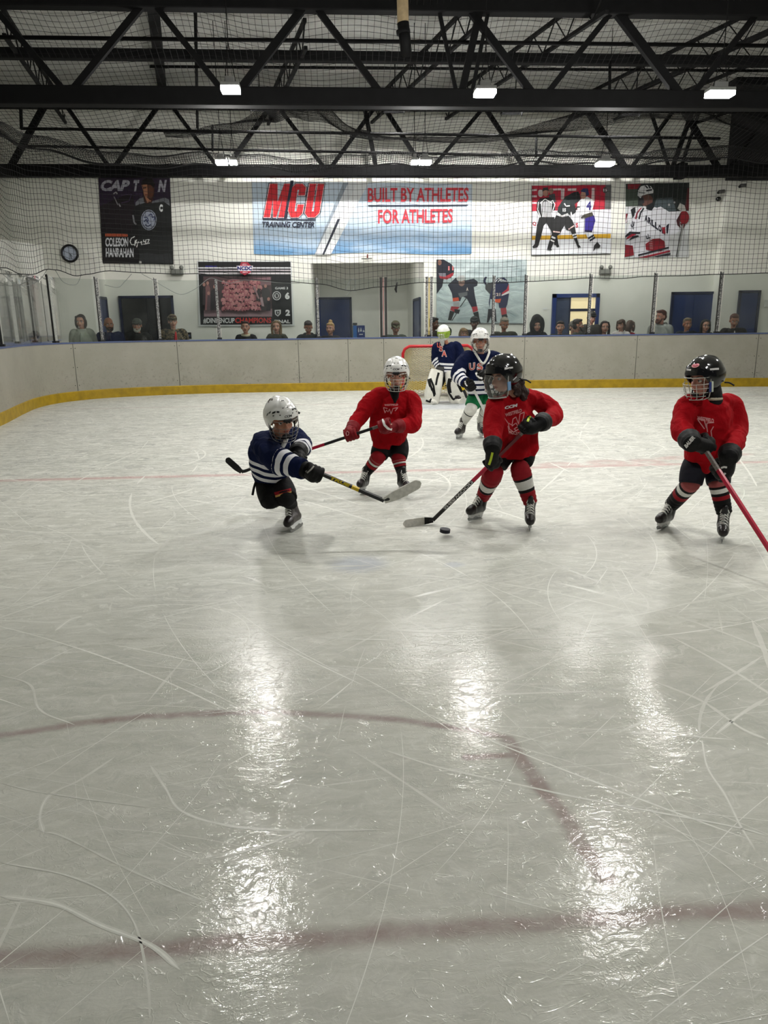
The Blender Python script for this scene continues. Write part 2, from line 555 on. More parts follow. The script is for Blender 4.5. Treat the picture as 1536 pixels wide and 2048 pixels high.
px_mark([(1404, 1480), (1415, 1535), (1450, 1590), (1480, 1650), (1510, 1700)], .011)
px_mark([(1536, 1395), (1480, 1430), (1430, 1470)], .016)
px_mark([(640, 1330), (760, 1338), (768, 1334)], .011)
px_mark([(0, 1312), (130, 1320), (330, 1335), (450, 1348)], .009)
px_mark([(1300, 1360), (1400, 1400), (1480, 1455), (1536, 1480)], .018)
px_mark([(110, 1262), (140, 1240), (165, 1232)], .045)
mb.build('skate_mark', [mark_material('skate_cut_snow', rgb(222, 222, 214), .45), mark_material('skate_cut_smear', rgb(203, 203, 194), .3)], ice, smooth=False)['kind'] = 'stuff'

# ---- walkway behind the boards
WALK = mat('rubber_floor', rgb(70, 72, 75), .8, var=.2, nscale=30)
mb = MB().box((2.5, 19.6, -.06), (24, 4.2, .12))
mb.box((1.0, 22.2, -.06), (4.2, 4.6, .12))
tag(mb.build('floor_walkway', WALK, smooth=False), 'dark rubber walkway behind the boards', 'floor', kind='structure')

# ---- painted walls
def wall_material():
    k = new_mat('painted_wall')
    pos = k.n('ShaderNodeNewGeometry').outputs['Position']
    n = k.noise(pos, 1.3, 5, .6)
    base = k.mix(k.mapr(n, .3, .7), rgb(222, 222, 212), rgb(234, 233, 225))
    s = k.sep(pos)
    zz = k.math('FRACT', k.math('DIVIDE', s[2], .2))
    xx = k.math('FRACT', k.math('DIVIDE', k.math('ADD', s[0], s[1]), .4))
    g = k.math('MAXIMUM', k.mapr(k.math('ABSOLUTE', k.math('SUBTRACT', zz, .5)), .46, .5), k.mapr(k.math('ABSOLUTE', k.math('SUBTRACT', xx, .5)), .48, .5))
    k.put(k.p.inputs['Base Color'], base)
    k.p.inputs['Roughness'].default_value = .55
    k.put(k.p.inputs['Normal'], k.bump(k.math('SUBTRACT', 1.0, g), .12, .004))
    return k.m
WALL = wall_material()
mb = MB()
x0, x1, zt = -0.53, 2.43, 3.08       # the alcove opening
for bx0, bx1, bz0, bz1 in ((-8.6, x0, 0, ROOF_Z), (x1, 12.6, 0, ROOF_Z), (x0, x1, zt, ROOF_Z)):
    mb.box(((bx0 + bx1) / 2, WALL_Y + .1, (bz0 + bz1) / 2), (bx1 - bx0, .2, bz1 - bz0))
mb.box((x0 - .1, 22.2, 1.9), (.2, 4.0, 3.8)); mb.box((x1 + .1, 22.2, 1.9), (.2, 4.0, 3.8))
mb.box((.95, 24.3, 1.9), (3.4, .2, 3.8)); mb.box((.95, 22.2, 3.75), (3.2, 4.0, .2))
tag(mb.build('wall_back', WALL, smooth=False), 'white painted end wall with a recessed alcove', 'wall', kind='structure')
tag(MB().box((-8.7, 8.5, ROOF_Z / 2), (.2, 23.4, ROOF_Z)).build('wall_left', WALL, smooth=False), 'white side wall on the left of the rink', 'wall', kind='structure')
tag(MB().box((12.7, 8.5, ROOF_Z / 2), (.2, 23.4, ROOF_Z)).build('wall_right', WALL, smooth=False), 'white side wall on the right of the rink', 'wall', kind='structure')
# room jutting out at the left end, with a sloping corner and its own clock wall
xa, xb, yf = A(98, 600, 18.9).x, A(187, 600, 18.9).x, 18.9
ztop = A(135, 490, 18.9).z
mb = MB()
prof = [(xb, 0), (xb, ztop - .28), (xb - .22, ztop), (xa, ztop), (xa, 0)]
front = [Vector((x, yf, z)) for x, z in prof]; back = [Vector((x, WALL_Y, z)) for x, z in prof]
n = len(prof)
mb.add(front + back, [tuple(range(n))] + [tuple(reversed(range(n, 2 * n)))] + [(i, i + n, (i + 1) % n + n, (i + 1) % n) for i in range(n)])
pl = [Vector((xa, yf, 0)), Vector((-8.6, 16.2, 0)), Vector((-8.6, WALL_Y, 0)), Vector((xa, WALL_Y, 0))]
up = [v + Vector((0, 0, ztop + (.0 if i in (0, 3) else .12))) for i, v in enumerate(pl)]
mb.add(pl + up, [(3, 2, 1, 0), (4, 5, 6, 7), (0, 1, 5, 4), (1, 2, 6, 5), (2, 3, 7, 6), (3, 0, 4, 7)])
tag(mb.build('wall_corner_room', WALL, smooth=False), 'white walled room jutting out at the left end', 'wall', kind='structure')
# boxed column at the right end
tag(MB().box(((A(1444, 500, 19.72).x + 12.6) / 2, 19.86, ROOF_Z / 2), (12.6 - A(1444, 500, 19.72).x, .28, ROOF_Z)).build('wall_right_end', WALL, smooth=False), 'white wall section stepping forward at the right end', 'wall', kind='structure')

# ---- roof
def roof_material():
    k = new_mat('roof_insulation')
    pos = k.n('ShaderNodeNewGeometry').outputs['Position']
    s = k.sep(pos)
    n = k.noise(k.vec('MULTIPLY', pos, (.8, 2.5, 1)), 1.2, 6, .65, .8)
    k.put(k.p.inputs['Base Color'], k.mix(k.mapr(n, .3, .7), rgb(190, 190, 186), rgb(222, 222, 218)))
    k.p.inputs['Roughness'].default_value = .42
    k.p.inputs['Metallic'].default_value = .1
    seam = k.mapr(k.math('ABSOLUTE', k.math('SUBTRACT', k.math('FRACT', k.math('DIVIDE', s[1], 1.55)), .5)), .47, .5)
    crease = k.noise(k.vec('MULTIPLY', pos, (1.5, 6, 1)), 2.2, 5, .6, 1.2)
    k.put(k.p.inputs['Normal'], k.bump(k.math('ADD', k.math('MULTIPLY', crease, .6), seam), .8, .07))
    return k.m
mb = MB().box((2, 8.6, ROOF_Z + .1), (21.6, 24.0, .2))
tag(mb.build('ceiling', roof_material(), smooth=False), 'grey wrinkled roof insulation above the trusses', 'ceiling', kind='structure')

# ---- dasher boards
BP = [(-5.0, -1.5), (-5.0, 3), (-5.1, 8), (-5.28, 11), (-5.42, 12.2), (-5.72, 13.8), (-5.86, 14.9), (-5.72, 15.85), (-5.15, 16.62), (-4.2, 17.08), (-3.1, 17.34),
      (-2.0, 17.42), (1.2, 17.36), (5.1, 17.05), (8.6, 16.68), (10.2, 16.45), (11.2, 15.9), (11.9, 14.9), (12.1, 13.5), (12.1, 8), (12.1, 0)]
BPATH = catmull([Vector((a, b, 0)) for a, b in BP], 10)
BH = 1.195
def sweep(prof, path=BPATH, mi=None):
    """prof: (offset outward from the ice, height)"""
    m = MB(); rings = []
    for i, q in enumerate(path):
        t = (path[min(i + 1, len(path) - 1)] - path[max(i - 1, 0)]).normalized()
        o = Vector((-t.y, t.x, 0))
        rings.append([q + o * a + Vector((0, 0, z)) for a, z in prof])
    return m.loft(rings)
def board_material():
    k = new_mat('dasher_plastic')
    pos = k.n('ShaderNodeNewGeometry').outputs['Position']
    z = k.sep(pos)[2]
    n = k.noise(pos, 16, 5, .75)
    big = k.noise(pos, 1.6, 4, .6)
    low = k.mapr(z, .25, .95, 1.0, 0.12)
    spot = k.math('MULTIPLY', k.mapr(n, .55, .63), k.mapr(big, .3, .7, .35, 1.0))
    spot = k.math('MULTIPLY', spot, low)
    vo = k.n('ShaderNodeTexVoronoi'); k.put(vo.inputs['Vector'], k.vec('MULTIPLY', pos, (1, 1, 1.6))); vo.inputs['Scale'].default_value = 9.0
    dots = k.math('MULTIPLY', k.mapr(vo.outputs['Distance'], .09, .05), k.mapr(k.noise(pos, 3.1, 3), .46, .56))
    scuff = k.math('MULTIPLY', k.mapr(k.noise(k.vec('MULTIPLY', pos, (1.2, 1.2, 14)), 2.4, 6, .7), .5, .68), k.mapr(z, .2, .62, .55, 0.06))
    base = k.mix(k.mapr(big, .3, .7), rgb(138, 136, 124), rgb(151, 148, 137))
    base = k.mix(k.math('MULTIPLY', spot, .75), base, rgb(96, 96, 92))
    base = k.mix(k.math('MULTIPLY', dots, .6), base, rgb(72, 72, 72))
    base = k.mix(scuff, base, rgb(140, 128, 124))
    k.put(k.p.inputs['Base Color'], base)
    k.p.inputs['Roughness'].default_value = .42
    return k.m
BOARD = board_material()
boards = sweep([(0, 0), (0, BH), (.10, BH), (.10, 0)]).build('dasher_boards', [BOARD], smooth=True, angle=35)
tag(boards, 'scuffed white dasher boards round the end of the rink', 'boards', kind='structure')
KICK = mat('yellow_kick_plate', rgb(152, 124, 12), .5, var=.22, nscale=7, bump=.2, bscale=60)
sweep([(-.014, .0), (-.014, .185), (-.002, .20), (.004, .20), (.004, 0)]).build('kick_plate', KICK, boards, angle=35)
CAPM = mat('blue_cap_rail', rgb(74, 86, 122), .4, var=.1)
sweep([(-.012, BH), (-.012, BH + .03), (.112, BH + .03), (.112, BH)]).build('cap_rail', CAPM, boards, angle=35)
SEAM = mat('board_seam', rgb(88, 86, 80), .8, var=0)
def path_at(px, py=730):
    """point of the board line seen at pixel column px"""
    best = None
    for i in range(len(BPATH) - 1):
        a, b = BPATH[i], BPATH[i + 1]
        d = ray(px, py); d.z = 0
        den = d.x * (b.y - a.y) - d.y * (b.x - a.x)
        if abs(den) < 1e-9: continue
        t = (a.x * (b.y - a.y) - a.y * (b.x - a.x)) / den
        q = d * t
        u = (q - a).dot(b - a) / (b - a).length_squared
        if t > 0 and -1e-6 <= u <= 1 + 1e-6 and (best is None or t < best[0]):
            tt = (b - a).normalized(); best = (t, q, Vector((-tt.y, tt.x, 0)), tt)
    return best[1], best[2], best[3]
for px in (150, 357, 598, 697, 768, 861, 1048, 1271, 1511):
    q, o, t = path_at(px)
    m = MB()
    m.bar(q - o * .001 + Vector((0, 0, .2)), q - o * .001 + Vector((0, 0, BH)), .012, .006, up=o)
    for z in (.32, .7, 1.1):
        for s in (-.05, .05): m.ell(q - o * .002 + t * s + Vector((0, 0, z)), .010, nu=8, nv=6)
    m.build('panel_seam', SEAM, boards)

# ---- glass and its posts
def glass_material():
    k = new_mat('rink_glass')
    pos = k.n('ShaderNodeNewGeometry').outputs['Position']
    out = [x for x in k.t.nodes if x.type == 'OUTPUT_MATERIAL'][0]
    tr = k.n('ShaderNodeBsdfTransparent'); tr.inputs[0].default_value = (.865, .89, .875, 1)
    gl = k.n('ShaderNodeBsdfGlossy'); gl.inputs['Roughness'].default_value = .03
    df = k.n('ShaderNodeBsdfDiffuse'); df.inputs[0].default_value = rgb(210, 214, 212)
    fr = k.n('ShaderNodeFresnel'); fr.inputs[0].default_value = 1.45
    m1 = k.n('ShaderNodeMixShader'); k.put(m1.inputs[0], k.math('MULTIPLY', fr.outputs[0], .8)); k.put(m1.inputs[1], tr.outputs[0]); k.put(m1.inputs[2], gl.outputs[0])
    m2 = k.n('ShaderNodeMixShader')
    speck = k.math('MULTIPLY', k.mapr(k.noise(pos, 22, 4, .7), .68, .74), .30)
    haze = k.mapr(k.noise(pos, 1.5, 4), .3, .7, .0, .02)
    k.put(m2.inputs[0], k.math('ADD', speck, haze)); k.put(m2.inputs[1], m1.outputs[0]); k.put(m2.inputs[2], df.outputs[0])
    k.put(out.inputs[0], m2.outputs[0])
    return k.m
GLASS = glass_material()
def post_material():
    k = new_mat('speckled_post')
    pos = k.n('ShaderNodeNewGeometry').outputs['Position']
    n = k.noise(pos, 48, 3, .8)
    k.put(k.p.inputs['Base Color'], k.mix(k.mapr(n, .47, .53), rgb(46, 46, 46), rgb(150, 150, 148)))
    k.p.inputs['Roughness'].default_value = .5; k.p.inputs['Metallic'].default_value = .2
    return k.m
POST = post_material()
DARKPOST = mat('dark_gate_post', rgb(34, 33, 32), .5, var=.5, nscale=60)
PINK = mat('pink_gate_seal', rgb(160, 96, 98), .6)
TAN = mat('yellow_gate_strip', rgb(178, 160, 96), .6)
RIM = mat('black_post_strip', rgb(18, 20, 20), .5)
GT = 2.56
posts = [(10, 'light'), (116, 'light'), (207, 'std'), (322, 'std'), (440, 'std'), (638, 'std'), (768, 'gate'), (858, 'tan'),
         (986, 'std'), (1049, 'std'), (1176, 'std'), (1303, 'std'), (1432, 'std')]
names = ['at the far left edge where the boards curve', 'second from the left on the curved boards', 'third from the left, before the man in blue',
         'fourth from the left, beside the camouflage cap', 'before the left half of the team photo banner', 'before the blue alcove door',
         'black double post of the gate, pink seal between its halves', 'double post with a yellow strip, left of the goalie',
         'before the second crouching player of the pale banner', 'at the right edge of the pale hockey banner', 'before the lit doorway',
         'left of the man in the light grey hoodie', 'farthest right, before the wide blue door']
LIGHTP = mat('pale_edge_post', rgb(150, 152, 146), .5, var=.25, nscale=40)
PQ = []
for (px, kind), nm in zip(posts, names):
    q, o, t = path_at(px, 690)
    q = q + o * .05
    PQ.append((q, o, t))
    top = GT + (.22 if kind == 'light' and px < 50 else 0)
    t0 = thing('glass_post', q + Vector((0, 0, BH + .03)), ('pale' if kind == 'light' else 'black' if kind == 'gate' else 'dark' if kind == 'tan' else 'speckled grey') + ' rink glass post ' + nm, 'post', 'posts between the rink glass')
    w = .055 if kind == 'std' else .07
    if kind in ('gate', 'tan'):
        for s in (-1, 1):
            MB().bar(q + t * s * .055 + Vector((0, 0, BH + .03)), q + t * s * .055 + Vector((0, 0, GT)), .055, .06, up=o).build('upright', DARKPOST if kind == 'gate' else POST, t0, smooth=False)
        MB().bar(q + Vector((0, 0, BH + .03)), q + Vector((0, 0, GT - .02)), .014 if kind == 'gate' else .030, .03, up=o).build('seal_strip', PINK if kind == 'gate' else TAN, t0, smooth=False)
    else:
        MB().bar(q + Vector((0, 0, BH + .03)), q + Vector((0, 0, top)), w, .06, up=o).build('upright', LIGHTP if kind == 'light' else POST, t0, smooth=False)
        MB().bar(q - t * (w / 2 + .006) + Vector((0, 0, BH + .03)), q - t * (w / 2 + .006) + Vector((0, 0, top + .02)), .012, .05, up=o).build('edge_strip', RIM, t0, smooth=False)
    MB().box(q + Vector((0, 0, BH + .05)), (.10, .10, .04), rot=Matrix((t, o, Vector((0, 0, 1)))).transposed()).build('foot', RIM, t0, smooth=False)
gdesc = ['at the far left end of the curved boards', 'before the low dark-haired spectator', 'before the woman in the pale jacket',
         'before the white-bearded man', 'left of the team photo banner', 'before the woman in the cream scarf', 'before the alcove wall and blue sign',
         'between the two double gate posts', 'right behind the goalie', 'before the heavy man in olive', 'before the black hooded spectator',
         'before the smiling dark-haired woman', 'before the man in the grey hoodie', 'at the right end, before the man in a suit']
ends = [(path_at(-60, 690)[0] + path_at(-60, 690)[1] * .05,)] + PQ + [(path_at(1590, 690)[0] + path_at(1590, 690)[1] * .05,)]
def nearest_path(a, b):
    """the board line, offset to the glass, between two posts"""
    pts = []
    for i, q in enumerate(BPATH):
        t = (BPATH[min(i + 1, len(BPATH) - 1)] - BPATH[max(i - 1, 0)]).normalized()
        pts.append(q + Vector((-t.y, t.x, 0)) * .05)
    ia = min(range(len(pts)), key=lambda i: (pts[i] - a).length); ib = min(range(len(pts)), key=lambda i: (pts[i] - b).length)
    mid = [pts[i] for i in range(ia, ib + 1) if (pts[i] - a).length > .12 and (pts[i] - b).length > .12 and (pts[i] - a).dot(b - a) > 0 and (pts[i] - b).dot(a - b) > 0]
    return [a] + mid + [b]
def gap_of(i): return .045 if not 0 <= i < len(posts) else .10 if posts[i][1] in ('gate', 'tan') else .055
for i in range(len(ends) - 1):
    a, b = ends[i][0], ends[i + 1][0]
    pth = nearest_path(a, b)
    d0 = (pth[1] - pth[0]).normalized(); d1 = (pth[-2] - pth[-1]).normalized()
    pth[0] = pth[0] + d0 * gap_of(i - 1); pth[-1] = pth[-1] + d1 * gap_of(i)
    m = MB(); rings = []
    for j, q in enumerate(pth):
        t = (pth[min(j + 1, len(pth) - 1)] - pth[max(j - 1, 0)]).normalized(); o = Vector((-t.y, t.x, 0))
        z0, z1 = BH + .03, GT - .03
        rings.append([q - o * .006 + Vector((0, 0, z0)), q - o * .006 + Vector((0, 0, z1)), q + o * .006 + Vector((0, 0, z1)), q + o * .006 + Vector((0, 0, z0))])
    g = m.loft(rings).build('rink_glass', GLASS, smooth=True, angle=35)
    tag(g, 'clear rink glass pane ' + gdesc[i], 'glass', 'rink glass panes')

# ---- doors
BLUE = mat('blue_door_paint', rgb(22, 44, 92), .38, var=.12, nscale=3)
BLUED = mat('dark_blue_frame', rgb(14, 24, 56), .4)
BLACKG = mat('dark_door_glass', rgb(8, 9, 11), .12, spec=.6, var=0)
STEEL = mat('brushed_steel', rgb(150, 150, 148), .3, metal=.9)
def door(idx, pxl, pxr, pyt, y, label, leaf=BLUE, double=False, face=-1):
    a = A(pxl, pyt, y); b = A(pxr, pyt, y); h = a.z
    cx, w = (a.x + b.x) / 2, b.x - a.x
    o = MB().bar((a.x + .03, y - .02, 0), (a.x + .03, y - .02, h), .06, .06).bar((b.x - .03, y - .02, 0), (b.x - .03, y - .02, h), .06, .06).bar((a.x, y - .02, h - .03), (b.x, y - .02, h - .03), .06, .06)
    o = o.build('door_%d' % idx, BLUED, smooth=False)
    tag(o, label, 'door', kind='structure')
    n = 2 if double else 1
    for i in range(n):
        ww = (w - .12) / n
        c = a.x + .06 + ww * (i + .5)
        MB().box((c, y - .005, h / 2 - .03), (ww - .008, .04, h - .07), bev=.004).build('door_leaf', leaf, o, smooth=False)
        hx = c + ww * (.40 if i == 0 else -.40)
        MB().tube([(hx, y - .03, 1.0), (hx, y - .08, 1.0), (hx, y - .08, 1.14), (hx, y - .03, 1.14)], .009).build('door_handle', STEEL, o)
    return o
door(1, 237, 346, 592, 19.98, 'dark glazed double doorway in a blue frame, far left', BLACKG, True)
door(2, 623, 703, 595, 24.18, 'blue door at the back of the alcove', BLUE)
door(4, 1343, 1435, 584, 19.98, 'wide blue double door on the right of the end wall', BLUE, True)
door(5, 1478, 1521, 581, 19.70, 'single blue door at the far right end')
# doors on the two return walls
def side_door(idx, x, y0, y1, h, s, label):
    o = MB().bar((x + s * .02, y0, 0), (x + s * .02, y0, h), .05, .06).bar((x + s * .02, y1, 0), (x + s * .02, y1, h), .05, .06).bar((x + s * .02, y0, h), (x + s * .02, y1, h), .06, .06).build('door_%d' % idx, BLUED, smooth=False)
    tag(o, label, 'door', kind='structure')
    MB().box((x + s * .01, (y0 + y1) / 2, h / 2), (.03, y1 - y0 - .05, h - .03)).build('door_leaf', BLUE, o, smooth=False)
side_door(6, x1, 20.6, 22.2, 2.2, -1, 'blue door on the right side wall of the alcove')
side_door(7, xb, 19.2, 19.85, 2.25, 1, 'narrow blue door on the return of the jutting room')
# lit doorway; a flat self-glowing sheet stands in for the room behind
a, b = A(1105, 588, 19.98), A(1199, 588, 19.98)
o = MB()
for x in (a.x + .05, b.x - .05): o.bar((x, 19.97, 0), (x, 19.97, a.z), .10, .10)
o.bar((a.x, 19.97, a.z - .05), (b.x, 19.97, a.z - .05), .10, .10)
o = o.build('door_3', mat('royal_blue_frame', rgb(30, 52, 112), .4), smooth=False)
tag(o, 'open blue door frame with a glowing cream sheet for the lit room', 'door', kind='structure')
xs = A(1140, 600, 19.98).x
MB().box(((a.x + .1 + xs) / 2, 19.99, a.z / 2), (xs - a.x - .1, .04, a.z - .12)).build('door_leaf', mat('slate_blue_door', rgb(58, 68, 92), .4), o, smooth=False)
cream = new_mat('glowing_cream_sheet')
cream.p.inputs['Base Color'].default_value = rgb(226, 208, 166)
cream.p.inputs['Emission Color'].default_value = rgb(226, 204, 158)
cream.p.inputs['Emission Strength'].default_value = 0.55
MB().box(((xs + b.x - .1) / 2, 19.985, a.z / 2), (b.x - .1 - xs, .012, a.z - .12)).build('room_glow_sheet', cream.m, o, smooth=False)
zc = A(1160, 620, 19.97).z
MB().bar((xs, 19.965, zc), (b.x - .08, 19.965, zc), .02, .07).build('push_bar', BLUED, o, smooth=False)
MB().bar((xs, 19.965, 0), (xs, 19.965, a.z - .08), .05, .03).build('door_edge', BLUED, o, smooth=False)
# ================================================================== roof steel, pipes, lamps, netting
IRON = mat('dark_truss_steel', rgb(10, 10, 11), .7, spec=.15, var=.3, nscale=6)
IRON2 = mat('grey_truss_steel', rgb(22, 22, 23), .7, spec=.15, var=.3, nscale=6)
V = Vector
def truss(y, zb, hb, zt, ht, label, webs, name='roof_truss'):
    root = thing(name, (2, y, zb), label, 'truss', 'trusses across the rink roof')
    MB().box((2, y, zb), (21.2, .24, hb), bev=.02).build('bottom_chord', IRON, root, smooth=False)
    MB().box((2, y, zt), (21.2, .22, ht), bev=.02).build('top_chord', IRON, root, smooth=False)
    for (xa_, ya_), (xb_, yb_), w in webs:
        a = A(xa_, ya_, y); b = A(xb_, yb_, y)
        lo, hi = (a, b) if a.z < b.z else (b, a)
        d = hi - lo
        lo = lo + d * ((zb + .02 - lo.z) / d.z) if abs(d.z) > .3 and lo.z < zb + .5 else lo
        d = hi - lo
        hi = lo + d * ((zt - .02 - lo.z) / d.z)
        MB().bar(lo, hi, w, w * .8, up=V((0, 1, 0))).build('web_member', IRON, root, smooth=False)
    # the run of the truss beyond the picture on both sides
    return root
T2 = truss(13.1, 5.075, .27, 6.42, .24, 'black roof truss in the middle, behind the nearer row of lamps',
    [((148, 178), (285, 10), .10), ((310, 10), (442, 178), .09), ((482, 178), (605, 18), .12), ((645, 32), (760, 185), .10),
     ((945, 28), (1068, 192), .11), ((1090, 192), (1218, 30), .09), ((1238, 30), (1360, 192), .13), ((1383, 192), (1498, 47), .09),
     ((0, 30), (128, 180), .09), ((960, 20), (922, 190), .11), ((976, 25), (944, 185), .06), ((882, 40), (914, 192), .06),
     ((-20, 178), (-110, 30), .1), ((1530, 190), (1610, 60), .1)])
T1 = truss(19.3, 5.16, .27, 6.62, .22, 'black roof truss farthest back, just above the wall banners',
    [((30, 318), (85, 218), .13), ((135, 215), (215, 330), .09), ((232, 330), (318, 210), .09), ((342, 210), (432, 330), .09),
     ((458, 328), (540, 215), .10), ((565, 225), (648, 335), .09), ((662, 335), (742, 225), .09), ((730, 220), (752, 335), .10), ((778, 230), (845, 335), .10),
     ((865, 335), (970, 212), .09), ((968, 212), (1050, 337), .10), ((1066, 337), (1150, 225), .09), ((1172, 215), (1250, 337), .15),
     ((1262, 337), (1322, 255), .09), ((1312, 255), (1338, 335), .07), ((1375, 250), (1345, 335), .10), ((1388, 255), (1362, 335), .07), ((1385, 250), (1434, 332), .13),
     ((1460, 335), (1520, 250), .07)])
MB().box((A(1360, 345, 19.3).x, 19.28, 5.16), (.22, .3, .34)).build('gusset_plate', IRON, T1, smooth=False)
# main beam between the two trusses
za, zb_ = A(200, 118, 14.6), A(1330, 113, 14.6)
tag(MB().box((2, 14.6, (za.z + zb_.z) / 2), (21.2, .16, .17), bev=.02).build('roof_girder', IRON2, smooth=False), 'dark straight girder running behind the middle truss', 'girder')
# joists: open-web, running away from the camera at a slant
JD = ray(370, 585).normalized()
def joist(px, py, z, back, fwd_, depth, label, gap=.42, w=.06):
    p = G(px, py, z)
    a, b = p - JD * back, p + JD * fwd_
    root = thing('roof_joist', a, label, 'joist', 'open-web joists under the roof')
    dn = V((0, 0, -depth))
    MB().bar(a, b, w, w).build('top_chord', IRON2, root, smooth=False)
    MB().bar(a + dn, b + dn, w, w).build('bottom_chord', IRON2, root, smooth=False)
    n = int((b - a).length / gap)
    pts = []
    for i in range(n + 1):
        q = a.lerp(b, i / n)
        pts.append(q + (dn if i % 2 else V((0, 0, 0))))
    MB().tube(pts, .014, n=5).build('zigzag_web', IRON2, root, smooth=False)
joist(100, 165, 6.72, 4.6, 5.5, .42, 'slanting open-web joist at the far left')
joist(548, 180, 6.72, 4.6, 5.0, .42, 'slanting open-web joist left of the tan duct')
joist(790, 160, 6.74, 4.8, 4.5, .42, 'slanting open-web joist just right of the tan duct')
joist(1040, 92, 6.74, 3.2, 5.5, .42, 'slanting open-web joist above the middle lamp')
joist(1330, 110, 6.74, 3.6, 6.0, .42, 'slanting open-web joist between middle and right lamps')
joist(1480, 92, 6.74, 2.6, 8.0, .42, 'slanting open-web joist above the right lamp')
joist(1530, 160, 6.74, 3.0, 6.0, .42, 'slanting open-web joist at the far right of the roof')
# solid slanting beam
p = G(318, 120, 6.82)
tag(MB().bar(p - JD * 4.0, p + JD * 6.5, .20, .22).build('roof_beam', IRON2, smooth=False), 'solid dark roof beam slanting away above the left lamp', 'beam')
# pipes
def pipe(pts, r, label, n=8, name='roof_pipe'):
    o = MB().tube(pts, r, n=n).build(name, IRON, smooth=True)
    return tag(o, label, 'pipe', 'pipes under the roof')
def level(y, pxa, pya, pxb, pyb): return [A(pxa, pya, y), A(pxb, pyb, y)]
pipe(level(13.6, -40, 74, 1580, 92), .032, 'thin pipe highest up, just below the top of the middle truss')
pipe(level(15.2, 300, 133, 1580, 142), .026, 'thin pipe just below the dark girder')
pipe(level(15.6, -40, 213, 1580, 226), .024, 'thin pipe just under the middle truss chord')
pipe(level(17.6, 42, 257, 1440, 277), .032, 'pipe crossing the upper wall behind the far truss')
pipe(level(18.2, 52, 292, 1440, 318), .03, 'lowest pipe, just above the far lamps')
pipe([A(390, -20, 13.9), A(395, 256, 17.4)], .03, 'upright pipe left of the left lamp')
pipe([A(41, 205, 17.5), A(43, 258, 17.5)], .035, 'short upright pipe at the left wall end')
pipe([A(1220, 122, 14.4), A(1219, 190, 14.4)], .028, 'short hanger between the middle and right lamps')
pipe([A(1073, 262, 17.9), A(1072, 315, 17.9)], .028, 'short hanger beside the far right lamp')
pipe([A(425, 250, 17.9), A(425, 303, 17.9)], .024, 'short hanger above the pair of far left lamps')
# tan duct ending in a black elbow
d0 = thing('vent_duct', A(805, 45, 12.2), 'tan vertical duct with a black lower section near the roof middle', 'duct')
MB().tube([A(804, -60, 12.2), A(806, 50, 12.2)], .085, n=14).build('tan_pipe', mat('tan_duct_foam', rgb(140, 122, 92), .8, var=.2), d0)
MB().tube([A(806, 46, 12.2), A(811, 88, 12.2), A(812, 110, 12.3)], [.09, .085, .085], n=14).build('black_pipe', IRON, d0)
MB().tube([A(806, 60, 12.2), A(807, 68, 12.2)], .105, n=14).build('collar', IRON, d0)
# roof heater at the far right
tag(MB().box(A(1505, 170, 15.0) , (.9, .5, .14), bev=.02).build('roof_unit', IRON, smooth=False), 'flat dark unit hanging at the far right of the roof', 'heater')
# dark panel on the right above the end wall
pr = A(1500, 285, 19.5)
tag(MB().box((pr.x + .3, 19.55, 6.0), (1.6, .12, 2.0)).build('wall_panel', mat('black_wall_panel', rgb(20, 20, 22), .7), smooth=False), 'black panel high on the end wall, far right', 'panel')

# ---- lamps
LENS = new_mat('lamp_lens')
LENS.p.inputs['Base Color'].default_value = (1, 1, 1, 1)
LENS.p.inputs['Emission Color'].default_value = (1.0, .985, .95, 1)
LENS.p.inputs['Emission Strength'].default_value = LAMP_STRENGTH
LENS = LENS.m
CASE = mat('lamp_housing', rgb(120, 120, 118), .5, metal=.3)
def lamp(x, y, z, label, w=.30, d=.26, rot=0.0, drop=None):
    w *= .86; d *= .80; root = thing('ceiling_lamp', (x, y, z), label, 'lamp', 'high-bay lamps over the ice')
    R = Matrix.Rotation(rot, 3, 'Z')
    MB().box((x, y, z + .05), (w, d, .05), rot=R, bev=.01).build('housing', CASE, root, smooth=False)
    MB().box((x, y, z), (w * .96, d * .94, .05), rot=R).build('lens', LENS, root, smooth=False)
    MB().box((x, y, z + .11), (w * .5, d * .5, .08), rot=R, bev=.01).build('driver_box', CASE, root, smooth=False)
    for s in (-1, 1):
        MB().tube([(x + s * w * .3, y, z + .07), (x, y, z + .55)], .006, n=5).build('hanger_wire', IRON, root)
    MB().tube([(x, y, z + .55), (x, y, ROOF_Z - .3)], .007, n=5).build('chain', IRON, root)
q = G(461, 175, 4.5); lamp(q.x, q.y, 4.47, 'bright square lamp before the middle truss, left of three', .28)
q = G(970, 182, 4.5); lamp(q.x, q.y, 4.47, 'bright lamp before the middle truss, above the goalie side', .32)
q = G(1440, 184, 4.5); lamp(q.x, q.y, 4.47, 'long bright lamp before the middle truss at the right', .42, .22)
q = G(443, 322, 4.5); lamp(q.x, q.y, 4.47, 'small far lamp, left one of the pair over the big banner', .24, .3)
q = G(466, 322, 4.5); lamp(q.x, q.y, 4.47, 'small far lamp, right one of the pair over the big banner', .16, .24)
q = G(850, 322, 4.5); lamp(q.x, q.y, 4.47, 'small far lamp, larger of the two over the slogan', .26, .26)
q = G(829, 322, 4.5); lamp(q.x, q.y, 4.47, 'small far lamp, smaller of the two over the slogan', .14, .24)
q = G(1210, 325, 4.5); lamp(q.x, q.y, 4.47, 'far lamp above the banner with the referee', .38, .3)
for i, (lx, ly) in enumerate(((-1.0, 6.5), (2.85, 6.45), (6.7, 6.4), (3.6, 2.2))):
    lamp(lx, ly, 4.47, 'lamp over the near ice, outside the picture', .32, .28)

